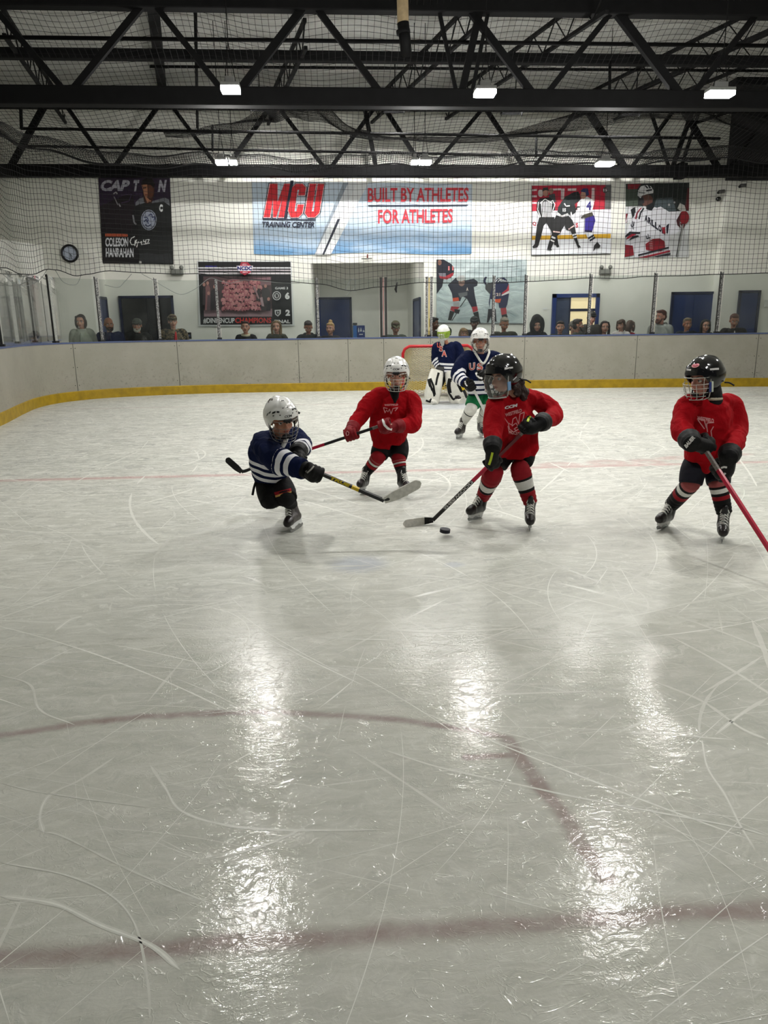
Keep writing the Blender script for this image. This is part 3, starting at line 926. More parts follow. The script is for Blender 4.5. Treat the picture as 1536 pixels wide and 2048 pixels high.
# added flood lamps brightening the end wall, hidden behind the middle truss chord
FLENS = new_mat('added_flood_lens'); FLENS.p.inputs['Base Color'].default_value = (1, 1, 1, 1); FLENS.p.inputs['Emission Color'].default_value = (1.0, .985, .95, 1); FLENS.p.inputs['Emission Strength'].default_value = ADDED_FLOOD_STRENGTH; FLENS = FLENS.m
def proj_row(px): return A(px, 186 + 22 * px / 1536 + 7, 17.3)
for i, (fx, lab) in enumerate(((520, 'added flood lamp brightening the left part of the end wall'), (790, 'added flood lamp brightening the middle of the end wall'), (1030, 'added flood lamp brightening the wall right of the blue banner'), (1270, 'added flood lamp brightening the right part of the end wall'))):
    R = Matrix.Rotation(radians(58), 3, 'X')
    fp = proj_row(fx); root = thing('added_flood', fp, lab, 'lamp', 'added flood lamps over the end wall')
    MB().box(fp + R @ V((0, 0, .03)), (.34, .15, .05), rot=R, bev=.01).build('housing', CASE, root, smooth=False)
    MB().box(fp, (.30, .13, .012), rot=R).build('lens', FLENS, root, smooth=False)
    hd_ = V((0, .94, -.34)).normalized(); h0_ = fp + V((0, -.02, .085))
    MB().bar(h0_, h0_ + hd_ * .52, .46, .008).build('visor', IRON, root, smooth=False)  # hood added to keep the flood light off the upper wall
    for s_ in (-1, 1): MB().bar(h0_ + V((s_ * .23, 0, -.05)), h0_ + hd_ * .40 + V((s_ * .23, 0, -.05)), .008, .13).build('side_flap', IRON, root, smooth=False)
    MB().tube([fp + V((0, -.02, .04)), V((fp.x, fp.y - .05, ROOF_Z))], .012, n=6).build('stem', IRON, root)

# ---- protective netting
NETM = mat('black_net_cord', rgb(22, 22, 22), .8, var=0)
ROPE = mat('black_border_rope', rgb(16, 16, 17), .8, var=0)
def net(surface, nu, nv, r, name, parent, su=1, sv=1, mask=None):
    """cords along both directions of a surface(u, v)"""
    m = MB()
    P = [[V(surface(i / nu, j / nv)) for j in range(nv + 1)] for i in range(nu + 1)]
    ok = lambda i, j: mask is None or mask(i / nu, j / nv)
    def cord(pts):
        # three-sided cord
        L = len(pts)
        if L < 2: return
        vs, fs = [], []
        for i, q in enumerate(pts):
            t = (pts[min(i + 1, L - 1)] - pts[max(i - 1, 0)]).normalized()
            x, y, _ = basis(t, V((.3, .2, .9)))
            for k in range(3):
                a = 2 * pi * k / 3; vs.append(q + (x * cos(a) + y * sin(a)) * r)
        for i in range(L - 1):
            for k in range(3): fs.append((i * 3 + k, i * 3 + (k + 1) % 3, i * 3 + 3 + (k + 1) % 3, i * 3 + 3 + k))
        m.add(vs, fs)
    for i in range(nu + 1):
        cord([P[i][j] for j in range(0, nv + 1) if ok(i, j)])
    for j in range(nv + 1):
        cord([P[i][j] for i in range(0, nu + 1) if ok(i, j)])
    return m.build(name, NETM, parent, smooth=False)

NET = thing('safety_net', (2, 17.4, 2.6), 'black safety netting hung above the rink glass up to the roof', 'net')
# scalloped lower edge, as seen above the glass
LOW = [(-60, 560), (0, 535), (30, 548), (60, 549), (95, 538), (112, 540), (150, 552), (170, 549), (215, 542), (290, 546), (360, 548), (395, 547), (470, 557), (560, 562), (640, 568), (700, 581), (760, 574),
       (850, 565), (880, 566), (990, 566), (1060, 563), (1120, 560), (1180, 556), (1240, 557), (1290, 553), (1350, 552), (1440, 549), (1536, 546), (1600, 545)]
NP = []
for i in range(181):
    px = -60 + 1660 * i / 180
    q, o, t = path_at(px, 560)
    q = q - o * .08
    for (a, ya_), (b, yb_) in zip(LOW, LOW[1:]):
        if a <= px <= b:
            f = (px - a) / (b - a); f = f * f * (3 - 2 * f); py = ya_ * (1 - f) + yb_ * f
    # height of that pixel on the vertical through q
    d = ray(px, py); k = sqrt((q.x ** 2 + q.y ** 2) / (d.x ** 2 + d.y ** 2))
    NP.append((q, o, EYE + d.z * k))
# resample the path by length into even cells
acc = [0]
for i in range(1, 181): acc.append(acc[-1] + (NP[i][0] - NP[i - 1][0]).length)
TOT = acc[-1]
def np_at(u):
    s = u * TOT
    i = 0
    lo, hi = 0, 180
    while hi - lo > 1:
        md = (lo + hi) // 2
        if acc[md] <= s: lo = md
        else: hi = md
    f = (s - acc[lo]) / max(1e-9, acc[hi] - acc[lo])
    a, b = NP[lo], NP[hi]
    return a[0].lerp(b[0], f), a[1], a[2] * (1 - f) + b[2] * f
NETTOP = 4.86
def low_net(u, v):
    q, o, z = np_at(u)
    top = NETTOP + .05 * sin(u * 37) + .03 * sin(u * 91)
    w = .03 * sin(u * 40 + v * 3) * (1 - v)
    return q + o * w + V((0, 0, z + (top - z) * v))
nu = int(TOT / .105); net(low_net, nu, 22, .0040, 'lower_netting', NET)
MB().tube([V(low_net(i / 400, 0)) for i in range(401)], .009, n=5).build('border_rope', ROPE, NET)
MB().tube([V(low_net(i / 400, 1)) for i in range(401)], .016, n=5).build('border_rope', ROPE, NET)
# gathered slack along the top edge
def slack(u, v):
    a = V(low_net(u, 1)); s = sin(u * 23) * .03 + .02 * sin(u * 61)
    return a + V((0, -.25 * sin(v * pi) - .05, (-.02 + .25 * v + s * (1 - v))))
net(slack, int(TOT / .05), 9, .006, 'gathered_netting', NET)
# upper netting leaning back over the ice to the middle truss
def high_net(u, v):
    x = -8.2 + u * 20.4
    sag = -.22 * sin(pi * v) * (1 + .35 * sin(u * 17) + .2 * sin(u * 41))
    y = 17.1 + (12.4 - 17.1) * v + .10 * sin(u * 31 + 3 * v)
    z = 4.95 + (6.85 - 4.95) * v + sag + .05 * sin(x * 2.3 + v * 9)
    return V((x, y, z))
net(high_net, 190, 46, .0038, 'upper_netting', NET)
# two heavy folds where the net is caught up
def fold(pp, y, h, nm, dens=.020):
    cp = catmull([A(a, b, y) for a, b in pp], 8)
    hs = catmull([V((q, 0, 0)) for q in h], 8)
    L = sum((cp[i + 1] - cp[i]).length for i in range(len(cp) - 1))
    def f(u, v):
        s = u * (len(cp) - 1); i = min(int(s), len(cp) - 2); q = cp[i].lerp(cp[i + 1], s - i)
        hh = hs[i].x + (hs[i + 1].x - hs[i].x) * (s - i)
        return q + V((0, .12 * sin(v * 6 + u * 30), hh * v))
    net(f, int(L / dens), 16, .0055, nm, NET)
fold([(330, 272), (400, 272), (470, 264), (530, 248), (560, 240), (600, 238), (640, 244), (690, 262), (740, 272)], 16.2, [.05, .12, .2, .30, .38, .42, .36, .16, .05], 'caught_fold')
fold([(700, 272), (790, 280), (880, 284), (1000, 280), (1100, 266), (1200, 252), (1300, 238), (1380, 238), (1450, 252), (1536, 268), (1620, 280)], 16.0,
     [.04, .06, .07, .12, .22, .42, .52, .46, .30, .32, .35], 'caught_fold')
# loose cords looping under the net
CORD = mat('grey_loose_cord', rgb(120, 124, 122), .7, var=0)
for pp in ([(2, 548), (20, 565), (45, 572), (75, 560), (95, 538)], [(110, 540), (125, 565), (150, 569), (163, 549)], [(208, 570), (235, 575), (250, 563), (265, 548)], [(285, 548), (310, 562), (330, 575), (360, 589), (390, 578), (420, 557), (440, 562), (460, 567)],
           [(460, 567), (500, 560), (560, 566), (600, 567)], [(690, 582), (700, 562), (712, 560), (706, 578), (690, 592)]):
    pts = []
    for px, py in pp:
        q, o, t = path_at(px, 570); d = ray(px, py); k = sqrt((q.x ** 2 + q.y ** 2) / (d.x ** 2 + d.y ** 2))
        pts.append(V((q.x, q.y, EYE + d.z * k)) - o * .05)
    MB().tube(catmull(pts, 6), .006, n=5).build('loose_cord', CORD, NET)
q, o, t = path_at(793, 575)
hk = A(793, 577, q.y - .03)
tag(MB().tube([hk + V((.02, 0, .14)), hk + V((0, 0, .06)), hk + V((-.02, 0, -.02)), hk + V((0, 0, -.09))], [.008, .022, .03, .012], n=7).build('hanging_clip', ROPE), 'small black clip hanging from the net by the gate', 'clip')
# ================================================================== things on the end wall
def flat(key, c): return mat('print_' + key, c, .55, var=0)
class Poster:
    """a flat print: every colour area is a shape of the one sheet, laid down in order"""
    def __init__(s, y, crop, out):
        s.y = y; s.cx, s.cy, s.k = crop[0], crop[1], (crop[2] - crop[0]) / out
        s.mb = MB(); s.cols = []; s.keys = []; s.n = 0
    def pt(s, x, y): return A(s.cx + x * s.k, s.cy + y * s.k, s.y)
    def mi(s, c):
        if c not in s.keys: s.keys.append(c); s.cols.append(flat('%d_%d_%d' % c, rgb(*c)))
        return s.keys.index(c)
    def lay(s): s.n += 1; return V((0, -.0006 * s.n, 0))
    def poly(s, c, *pts):
        l = s.lay(); s.mb.poly([s.pt(*p) + l for p in pts], s.mi(c))
    def line(s, c, w, *pts):
        l = s.lay(); P = [s.pt(*p) for p in pts]; w = w * s.k / 73
        for a, b in zip(P, P[1:]):
            t = (b - a).normalized(); n = V((-t.z, 0, t.x)) * w / 2
            s.mb.add([a + n + l, a - n + l, b - n + l, b + n + l], [(0, 1, 2, 3)], s.mi(c))
    def ell(s, c, x, y, rx, ry, n=20):
        s.poly(c, *[(x + rx * cos(2 * pi * i / n), y + ry * sin(2 * pi * i / n)) for i in range(n)])
    def text(s, c, body, x0, y0, x1, y1, bold=.03, shear=0.0, tilt=0.0, track=1.0):
        """box x0,y1 (lower left) .. x1,y0 (upper right) in crop pixels"""
        l = s.lay()
        text_quad(s.mb, body, s.pt(x0, y1), s.pt(x1, y1 + tilt), s.pt(x0, y0), s.mi(c), bold, shear, track, l)
    def build(s, name, label, cat, group='banners on the end wall', sheet_mats=None):
        o = s.mb.build(name, s.cols, smooth=False)
        return tag(o, label, cat, group)
WHT, BLK = (225, 225, 222), (16, 16, 18)

# --- captain banner (crop 180,345 - 380,545 shown at 1536)
P = Poster(19.97, (180, 345, 380, 545), 1536)
P.poly((22, 20, 22), (125, 20), (1225, 20), (1285, 1410), (195, 1395))
P.poly((44, 30, 52), (128, 60), (1228, 60), (1240, 420), (150, 560))
P.poly((30, 22, 28), (150, 520), (640, 300), (690, 520), (640, 900), (185, 930))
P.text((168, 166, 176), 'CAP', 165, 115, 610, 285, .05, .25)
P.text((168, 166, 176), 'T', 668, 115, 760, 290, .07, .25)
P.text((168, 166, 176), 'N', 1040, 115, 1180, 300, .06, .25)
P.line((70, 52, 82), 10, (480, 350), (640, 330), (600, 440), (480, 470)); P.line((70, 52, 82), 10, (700, 330), (800, 330), (770, 420))
P.line((150, 146, 150), 16, (360, 330), (400, 300), (420, 330)); P.line((130, 126, 130), 14, (370, 370), (430, 500)); P.line((150, 146, 150), 18, (440, 480), (470, 525))
P.poly((112, 114, 120), (700, 560), (700, 460), (760, 400), (830, 380), (960, 440), (1150, 385), (1220, 420), (1230, 520), (900, 500))
P.poly((30, 32, 32), (740, 500), (860, 460), (960, 470), (1130, 445), (1235, 520), (1275, 1405), (760, 1400), (740, 900))
P.poly((22, 22, 24), (690, 520), (770, 480), (760, 800), (640, 760), (650, 620))
P.line((120, 120, 124), 22, (660, 650), (680, 770), (715, 800))
P.poly((60, 34, 26), (810, 250), (830, 450), (870, 480), (950, 470), (990, 330), (990, 190), (900, 170), (800, 190))
P.poly((168, 116, 88), (795, 190), (880, 185), (890, 300), (880, 390), (945, 440), (880, 465), (830, 340))
P.poly((96, 58, 42), (880, 190), (985, 200), (985, 320), (940, 400), (890, 390))
P.poly((20, 15, 14), (790, 195), (800, 120), (870, 85), (960, 95), (1000, 180), (980, 240), (930, 190), (850, 180))
P.line((40, 26, 22), 14, (815, 240), (865, 235)); P.line((110, 50, 44), 12, (845, 345), (885, 345))
P.ell((150, 156, 170), 905, 730, 120, 158, 28); P.ell((36, 40, 50), 905, 730, 108, 146, 28); P.ell((150, 156, 172), 905, 730, 98, 134, 28)
for pts in ([(830, 690), (880, 690), (900, 740), (870, 760)], [(900, 660), (950, 640), (960, 700)], [(850, 800), (890, 830), (940, 800)], [(960, 690), (1000, 680), (985, 740)], [(830, 760), (870, 720), (900, 790)]):
    P.line((44, 52, 86), 14, *pts)
P.text((214, 216, 216), 'C', 1065, 490, 1120, 605, .08)
P.poly((188, 92, 60), (235, 940), (580, 945), (583, 985), (238, 982))
P.text((110, 48, 36), '2022-2023 SEASON', 245, 950, 572, 976, .02)
P.text((205, 206, 210), 'COLESON', 240, 1000, 590, 1140, .035)
P.text((205, 206, 210), 'HANRAHAN', 246, 1160, 672, 1302, .035)
P.line((216, 216, 214), 12, (690, 985), (640, 1010), (618, 1060), (640, 1110), (690, 1110), (700, 1040)); P.line((216, 216, 214), 12, (720, 1030), (690, 1130)); P.line((216, 216, 214), 12, (745, 1060), (720, 1150)); P.line((216, 216, 214), 10, (690, 1085), (760, 1075))
P.line((216, 216, 214), 11, (770, 1080), (800, 1060), (790, 1110), (850, 1100), (920, 1085)); P.line((216, 216, 214), 12, (828, 1030), (826, 1065), (866, 1065)); P.line((216, 216, 214), 12, (862, 1030), (858, 1090)); P.line((216, 216, 214), 12, (872, 1035), (915, 1030), (885, 1090))
P.poly((44, 46, 48), (770, 1250), (900, 1230), (1040, 1260), (1240, 1240), (1270, 1400), (760, 1390))
P.poly((180, 180, 176), (757, 1360), (795, 1365), (797, 1402), (757, 1400))
P.build('captain_banner', 'tall black banner with CAPTAIN lettering and a dark-jerseyed hockey player', 'banner')

# --- the big pale blue banner (crop 480,340 - 1000,720 shown at 1536 wide)
def blue_banner():
    k = new_mat('pale_blue_banner')
    pos = k.n('ShaderNodeNewGeometry').outputs['Position']
    s = k.sep(pos)
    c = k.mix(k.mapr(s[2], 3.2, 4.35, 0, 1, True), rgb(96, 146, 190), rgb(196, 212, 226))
    c = k.mix(k.mapr(k.noise(k.vec('MULTIPLY', pos, (.5, 1, 1.6)), 1.6, 4, .55), .42, .62, 0, .5), c, rgb(214, 226, 236))
    k.put(k.p.inputs['Base Color'], c); k.p.inputs['Roughness'].default_value = .5
    k.put(k.p.inputs['Normal'], k.bump(k.noise(k.vec('MULTIPLY', pos, (.6, 1, 2.5)), 2.2, 3), .5, .06))
    return k.m
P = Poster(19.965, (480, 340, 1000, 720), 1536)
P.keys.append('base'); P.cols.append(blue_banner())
# the sheet itself, softly billowed
gx, gz = 40, 14
vs, fs = [], []
for j in range(gz + 1):
    for i in range(gx + 1):
        u, v = i / gx, j / gz
        top = P.pt(68 + (1372 - 68) * u, 70 + 14 * u * u); bot = P.pt(82 + (1368 - 82) * u, 496 - 4 * u + (6 * sin(u * 9)))
        q = top.lerp(bot, v)
        vs.append(q + V((0, .012 - .012 * sin(pi * v) * (.6 + .4 * sin(u * 14)), 0)))
for j in range(gz):
    for i in range(gx): fs.append((j * (gx + 1) + i, j * (gx + 1) + i + 1, (j + 1) * (gx + 1) + i + 1, (j + 1) * (gx + 1) + i))
P.mb.add(vs, fs, 0); P.n = 26
P.poly((150, 160, 172), (610, 75), (645, 75), (470, 500), (440, 500)); P.poly((218, 222, 224), (640, 75), (700, 75), (490, 500), (443, 500)); P.poly((40, 44, 58), (576, 290), (592, 290), (500, 500), (486, 500)); P.poly((226, 229, 230), (690, 75), (760, 75), (536, 500), (498, 500))
def mcu(c, dx, dy, g=0):
    P.poly(c, (140 - g + dx, 280 + g + dy), (178 - g + dx, 83 - g + dy), (222 + dx, 83 - g + dy), (222 + dx, 190 + dy), (262 + dx, 83 - g + dy), (308 + g + dx, 83 - g + dy), (270 + g + dx, 280 + g + dy), (228 - g + dx, 280 + g + dy), (250 + dx, 165 + dy), (214 + dx, 280 + g + dy), (196 - g + dx, 280 + g + dy), (196 + dx, 165 + dy), (178 + g + dx, 280 + g + dy))
    P.poly(c, (285 - g + dx, 240 + dy), (308 - g + dx, 105 + dy), (330 + dx, 83 - g + dy), (370 + dx, 83 - g + dy), (390 + g + dx, 105 + dy), (383 + g + dx, 150 + g + dy), (345 - g + dx, 150 + g + dy), (350 + dx, 118 + dy), (340 + dx, 118 + dy), (322 + dx, 245 + dy), (334 + dx, 245 + dy), (342 - g + dx, 205 - g + dy), (378 + g + dx, 205 - g + dy), (368 + g + dx, 258 + dy), (345 + dx, 280 + g + dy), (300 + dx, 280 + g + dy))
    P.poly(c, (412 - g + dx, 83 - g + dy), (450 + g + dx, 83 - g + dy), (424 + dx, 245 + dy), (436 + dx, 245 + dy), (460 - g + dx, 83 - g + dy), (497 + g + dx, 83 - g + dy), (468 + g + dx, 255 + dy), (442 + dx, 280 + g + dy), (400 + dx, 280 + g + dy), (384 - g + dx, 255 + dy))
mcu((30, 34, 60), 0, 0, 8); mcu((228, 200, 200), 0, 0, 4); mcu((206, 34, 46), 0, 0)
P.poly((26, 28, 52), (300, 62), (318, 62), (272, 295), (258, 295))
P.poly((26, 30, 56), (134, 288), (448, 292), (447, 299), (134, 295))
P.text((26, 30, 56), 'TRAINING CENTER', 132, 305, 440, 340, .03, .2, tilt=2)
P.text((212, 52, 66), 'BUILT BY ATHLETES', 755, 106, 1348, 190, .022, tilt=-2)
P.poly((26, 30, 56), (757, 208), (1345, 205), (1345, 212), (757, 215))
P.text((212, 52, 66), 'FOR ATHLETES', 815, 235, 1255, 318, .022, tilt=-6)
P.build('training_banner', 'wide pale blue banner with red MCU letters and a training slogan', 'banner')

# --- team photo banner (crop 385,510 - 605,690 at 1536)
P = Poster(19.97, (385, 510, 605, 690), 1536)
P.poly((206, 208, 206), (62, 80), (1382, 80), (1425, 990), (85, 1000))
P.poly((20, 20, 22), (77, 95), (1368, 95), (1395, 968), (112, 975))
for a, b, c in ((170, 190, (205, 205, 208)), (207, 224, (192, 180, 186)), (245, 268, (205, 200, 202))): P.poly(c, (80, a), (1370, a), (1372, b), (81, b))
P.poly((36, 32, 120), (180, 150), (340, 150), (340, 165), (180, 165))
P.poly((74, 56, 58), (150, 300), (1100, 300), (1112, 860), (160, 860))
P.poly((156, 128, 134), (160, 775), (640, 760), (1112, 750), (1112, 860), (160, 860))
P.poly((120, 90, 96), (430, 380), (560, 330), (700, 320), (860, 330), (1095, 310), (1095, 420), (430, 440))
rr = random.Random(4)
for row in range(7):
    for i in range(13):
        x = 440 + (i + .5 * (row % 2)) * 41 + rr.uniform(-12, 12); y = 395 + row * 58 + rr.uniform(-14, 14)
        t = rr.random()
        P.ell((150 + int(40 * t), 84 + int(46 * t), 92 + int(40 * t)), x, y, 26 + 7 * rr.random(), 32 + 6 * rr.random(), 9)
        P.ell((54, 18, 24), x + rr.uniform(-14, 14), y + 24, 14, 9, 7)
        P.ell((186, 140, 128), x + 3, y - 16, 9, 10, 7)
for x0, x1, y0, y1, c in ((190, 262, 420, 775, (126, 84, 86)), (265, 385, 470, 770, (40, 34, 38)), (215, 265, 560, 775, (84, 66, 72)), (155, 200, 440, 700, (52, 42, 46)), (900, 965, 470, 640, (48, 40, 42)), (965, 1090, 460, 770, (52, 46, 48)), (1040, 1100, 640, 780, (38, 34, 40))):
    P.poly(c, (x0, y1), (x0 + 8, y0 + 40), (x0 + (x1 - x0) * .35, y0), (x0 + (x1 - x0) * .7, y0), (x1, y0 + 50), (x1 - 4, y1))
    P.ell((168, 122, 112), (x0 + x1) / 2, y0 - 22, 20, 26, 10)
P.poly((140, 110, 114), (850, 440), (880, 440), (945, 610), (925, 615)); P.poly((160, 134, 138), (950, 600), (985, 590), (1010, 720), (975, 715))
P.text((206, 206, 206), '#DINEENCUP', 168, 880, 600, 958, .03)
P.text((188, 48, 40), 'CHAMPIONS', 608, 876, 1108, 950, .03)
oct_ = [(690, 110), (780, 110), (822, 150), (822, 250), (740, 290), (676, 250), (676, 150)]
P.poly((176, 40, 62), *oct_); P.poly((222, 216, 222), (628, 158), (855, 158), (845, 232), (640, 232)); P.text((30, 40, 120), 'NCDC', 640, 166, 842, 222, .05)
P.text((226, 190, 196), 'USPHL', 698, 128, 778, 148, .03); P.text((226, 190, 196), '2019', 705, 240, 782, 260, .03)
P.text((206, 206, 206), 'GAME 3', 1160, 452, 1340, 484, .03)
P.ell((206, 206, 206), 1183, 573, 58, 62, 24); P.ell((40, 38, 40), 1183, 573, 48, 52, 24); P.ell((190, 190, 190), 1183, 573, 34, 36, 18); P.poly((60, 58, 60), (1165, 545), (1205, 555), (1200, 600), (1170, 595))
P.text((220, 220, 220), '6', 1298, 525, 1362, 622, .06)
P.poly((200, 200, 200), (1155, 770), (1240, 765), (1240, 820), (1200, 862), (1160, 830)); P.poly((40, 38, 40), (1172, 785), (1222, 780), (1222, 815), (1200, 845), (1172, 822)); P.poly((190, 190, 190), (1190, 790), (1212, 800), (1196, 830))
P.text((220, 220, 220), '2', 1305, 765, 1368, 850, .06)
P.text((206, 206, 206), 'FINAL', 1150, 905, 1370, 952, .03)
P.build('team_photo_banner', 'black banner with a reddish team photo and championship score', 'banner')

# --- pale banner with crouching players (crop 860,510 - 1070,680 at 1536)
def pale_banner():
    k = new_mat('pale_grey_banner')
    pos = k.n('ShaderNodeNewGeometry').outputs['Position']
    n = k.noise(k.vec('MULTIPLY', pos, (.8, 1, 1.8)), 2.0, 5, .6, .8)
    k.put(k.p.inputs['Base Color'], k.mix(k.mapr(n, .35, .65), rgb(150, 166, 168), rgb(196, 208, 208)))
    k.p.inputs['Roughness'].default_value = .45
    k.put(k.p.inputs['Normal'], k.bump(n, .6, .08))
    return k.m
P = Poster(19.97, (860, 510, 1070, 680), 1536)
P.keys.append('base'); P.cols.append(pale_banner())
P.mb.poly([P.pt(*p) for p in ((95, 65), (1418, 65), (1400, 1000), (95, 985))], 0); P.n = 1
P.poly((110, 112, 112), (95, 985), (1400, 1000), (1400, 1012), (95, 1000))
P.poly((22, 24, 38), (95, 68), (200, 66), (310, 130), (355, 190), (350, 270), (300, 340), (200, 350), (180, 460), (98, 570))
P.poly((150, 40, 50), (130, 300), (250, 300), (345, 250), (340, 300), (250, 360), (150, 345)); P.poly((110, 110, 118), (125, 265), (230, 265), (230, 320), (140, 310)); P.ell((120, 84, 70), 140, 110, 30, 40)
P.text((200, 120, 120), '11', 265, 165, 345, 225, .04)
P.poly((24, 26, 44), (260, 440), (380, 330), (520, 370), (640, 345), (700, 390), (690, 450), (640, 470), (655, 590), (690, 760), (610, 770), (540, 640), (470, 600), (440, 680), (330, 640), (320, 560))
P.ell((120, 92, 82), 462, 400, 46, 58); P.poly((170, 170, 168), (385, 345), (420, 300), (500, 300), (520, 360), (460, 385), (400, 375))
P.poly((90, 92, 96), (410, 560), (545, 540), (545, 590), (440, 625)); P.text((206, 190, 180), 'A', 530, 475, 560, 525, .05)
P.poly((196, 72, 40), (330, 630), (415, 620), (425, 670), (335, 680)); P.poly((150, 150, 150), (340, 685), (430, 685), (430, 780), (340, 745)); P.poly((150, 40, 48), (310, 750), (430, 760), (370, 840), (295, 805)); P.poly((160, 48, 56), (610, 760), (690, 750), (700, 815), (630, 840))
P.poly((26, 30, 30), (290, 815), (360, 830), (310, 960), (262, 950)); P.poly((26, 30, 30), (630, 845), (705, 825), (720, 920), (740, 995), (690, 990), (650, 900)); P.poly((24, 24, 28), (355, 790), (440, 800), (420, 860), (360, 850))
P.line((40, 40, 44), 12, (540, 615), (440, 760)); P.line((60, 60, 64), 12, (390, 850), (320, 960))
P.poly((24, 28, 60), (775, 380), (800, 320), (835, 320), (810, 380), (830, 440), (800, 430)); P.poly((60, 60, 62), (810, 430), (930, 390), (930, 560), (880, 570), (810, 500))
P.poly((26, 30, 66), (930, 400), (980, 340), (1080, 325), (1145, 390), (1155, 560), (1130, 720), (1100, 790), (1010, 770), (1000, 690), (930, 650), (880, 640), (870, 780), (858, 700), (880, 560))
for i in range(5): P.line((190, 190, 188), 12, (945 + i * 44, 400 - i * 6), (1010 + i * 30, 335 + i * 14), (1040 + i * 24, 390))
P.poly((170, 44, 60), (1150, 420), (1155, 520), (1060, 580), (1045, 560), (1120, 500)); P.poly((206, 200, 200), (1155, 520), (1155, 560), (1045, 600), (1045, 582)); P.poly((200, 84, 44), (930, 650), (1040, 640), (1020, 700), (950, 690))
P.text((200, 180, 170), '21', 965, 555, 1025, 600, .04)
P.poly((160, 46, 54), (1030, 780), (1110, 770), (1120, 860), (1045, 880)); P.poly((24, 26, 28), (1045, 880), (1120, 865), (1135, 910), (1050, 920)); P.poly((34, 34, 40), (850, 790), (960, 790), (970, 970), (900, 980), (890, 900), (850, 990), (830, 985))
P.build('player_banner', 'pale grey banner with navy-jerseyed hockey players bending forward', 'banner')

# --- referee and fight banner (crop 1050,355 - 1240,525 at 1536)
P = Poster(19.97, (1050, 355, 1240, 525), 1536)
P.poly((214, 214, 216), (105, 130), (1395, 115), (1390, 1235), (100, 1260))
P.poly((178, 26, 52), (108, 132), (1305, 120), (1290, 515), (112, 545)); P.poly((96, 96, 96), (1305, 120), (1395, 115), (1390, 515), (1290, 515)); P.poly((222, 222, 228), (112, 545), (1390, 515), (1390, 910), (112, 930))
P.poly((206, 160, 40), (108, 945), (1388, 910), (1385, 980), (105, 1010)); P.poly((224, 226, 230), (104, 1012), (1386, 982), (1375, 1225), (98, 1255))
for q in (((112, 190), (190, 185), (190, 215), (112, 220)), ((112, 290), (190, 290), (190, 320), (112, 320)), ((112, 400), (190, 400), (190, 425), (112, 425)), ((440, 180), (580, 175), (580, 205), (440, 210)), ((580, 180), (640, 180), (630, 350), (580, 360)), ((1080, 170), (1122, 170), (1122, 400), (1068, 400)), ((690, 180), (830, 175), (830, 215), (690, 215))): P.poly((216, 196, 196), *q)
P.ell((70, 60, 60), 1295, 205, 40, 50); P.text((220, 210, 210), '15', 1265, 185, 1325, 230, .05)
P.text((150, 30, 40), 'Q', 120, 715, 180, 790, .05); P.text((176, 60, 70), 'S', 815, 735, 858, 810, .05); P.text((170, 120, 120), 'V', 775, 735, 810, 810, .04)
P.ell((206, 190, 186), 250, 255, 45, 60)
P.poly((60, 62, 66), (380, 280), (480, 260), (500, 400), (400, 420)); P.ell((150, 110, 96), 420, 220, 38, 48)
P.poly((26, 26, 28), (190, 400), (240, 340), (400, 320), (470, 400), (490, 520), (430, 560), (430, 640), (250, 650), (240, 640), (185, 540))
for i in range(7): P.line((224, 224, 224), 13, (262 + i * 27, 400 - 4 * i), (280 + i * 22, 640))
P.line((224, 224, 224), 13, (215, 400), (200, 520), (250, 640)); P.line((224, 224, 224), 13, (440, 370), (480, 440), (440, 550)); P.line((224, 224, 224), 13, (240, 420), (320, 350), (440, 420))
P.ell((176, 128, 110), 330, 240, 48, 68); P.poly((38, 38, 40), (275, 230), (290, 170), (360, 160), (385, 220), (330, 205)); P.poly((172, 126, 108), (255, 655), (330, 640), (330, 675), (270, 690))
P.poly((18, 18, 20), (225, 650), (470, 640), (480, 760), (540, 1090), (470, 1095), (420, 870), (340, 735), (300, 780), (215, 1105), (150, 1095), (190, 780))
P.poly((20, 20, 22), (115, 1120), (150, 1080), (210, 1100), (200, 1130), (130, 1145)); P.poly((20, 20, 22), (490, 1090), (540, 1085), (550, 1120), (510, 1130))
P.poly((28, 34, 38), (530, 480), (640, 320), (760, 250), (880, 260), (890, 370), (800, 430), (820, 560), (740, 620), (690, 590), (600, 640), (515, 590)); P.ell((34, 44, 46), 690, 380, 70, 85); P.line((206, 206, 206), 18, (630, 420), (660, 465), (720, 460))
P.poly((24, 28, 30), (770, 240), (860, 230), (890, 330), (840, 390)); P.line((206, 206, 206), 22, (515, 570), (590, 630), (690, 590)); P.text((210, 214, 214), '15', 605, 500, 660, 555, .05)
P.poly((26, 26, 28), (500, 610), (600, 645), (700, 620), (760, 690), (800, 790), (820, 900), (860, 1080), (900, 1130), (850, 1140), (790, 1000), (730, 860), (660, 850), (640, 770), (590, 850), (570, 900), (500, 960), (420, 1150), (430, 1180), (350, 1170), (380, 1060), (440, 880), (460, 700))
P.line((220, 190, 186), 18, (450, 875), (565, 890)); P.line((220, 190, 186), 18, (700, 840), (790, 780)); P.line((224, 224, 224), 26, (425, 960), (490, 990)); P.line((224, 224, 224), 20, (405, 1010), (470, 1040)); P.line((224, 224, 224), 22, (760, 935), (830, 915)); P.line((224, 224, 224), 20, (775, 975), (835, 960))
P.poly((230, 230, 232), (840, 420), (900, 350), (1000, 310), (1080, 360), (1110, 420), (1075, 560), (960, 620), (900, 600), (860, 640), (840, 560)); P.ell((190, 140, 122), 935, 290, 44, 60); P.poly((30, 40, 90), (890, 230), (930, 180), (1010, 180), (1030, 280), (985, 310), (970, 245))
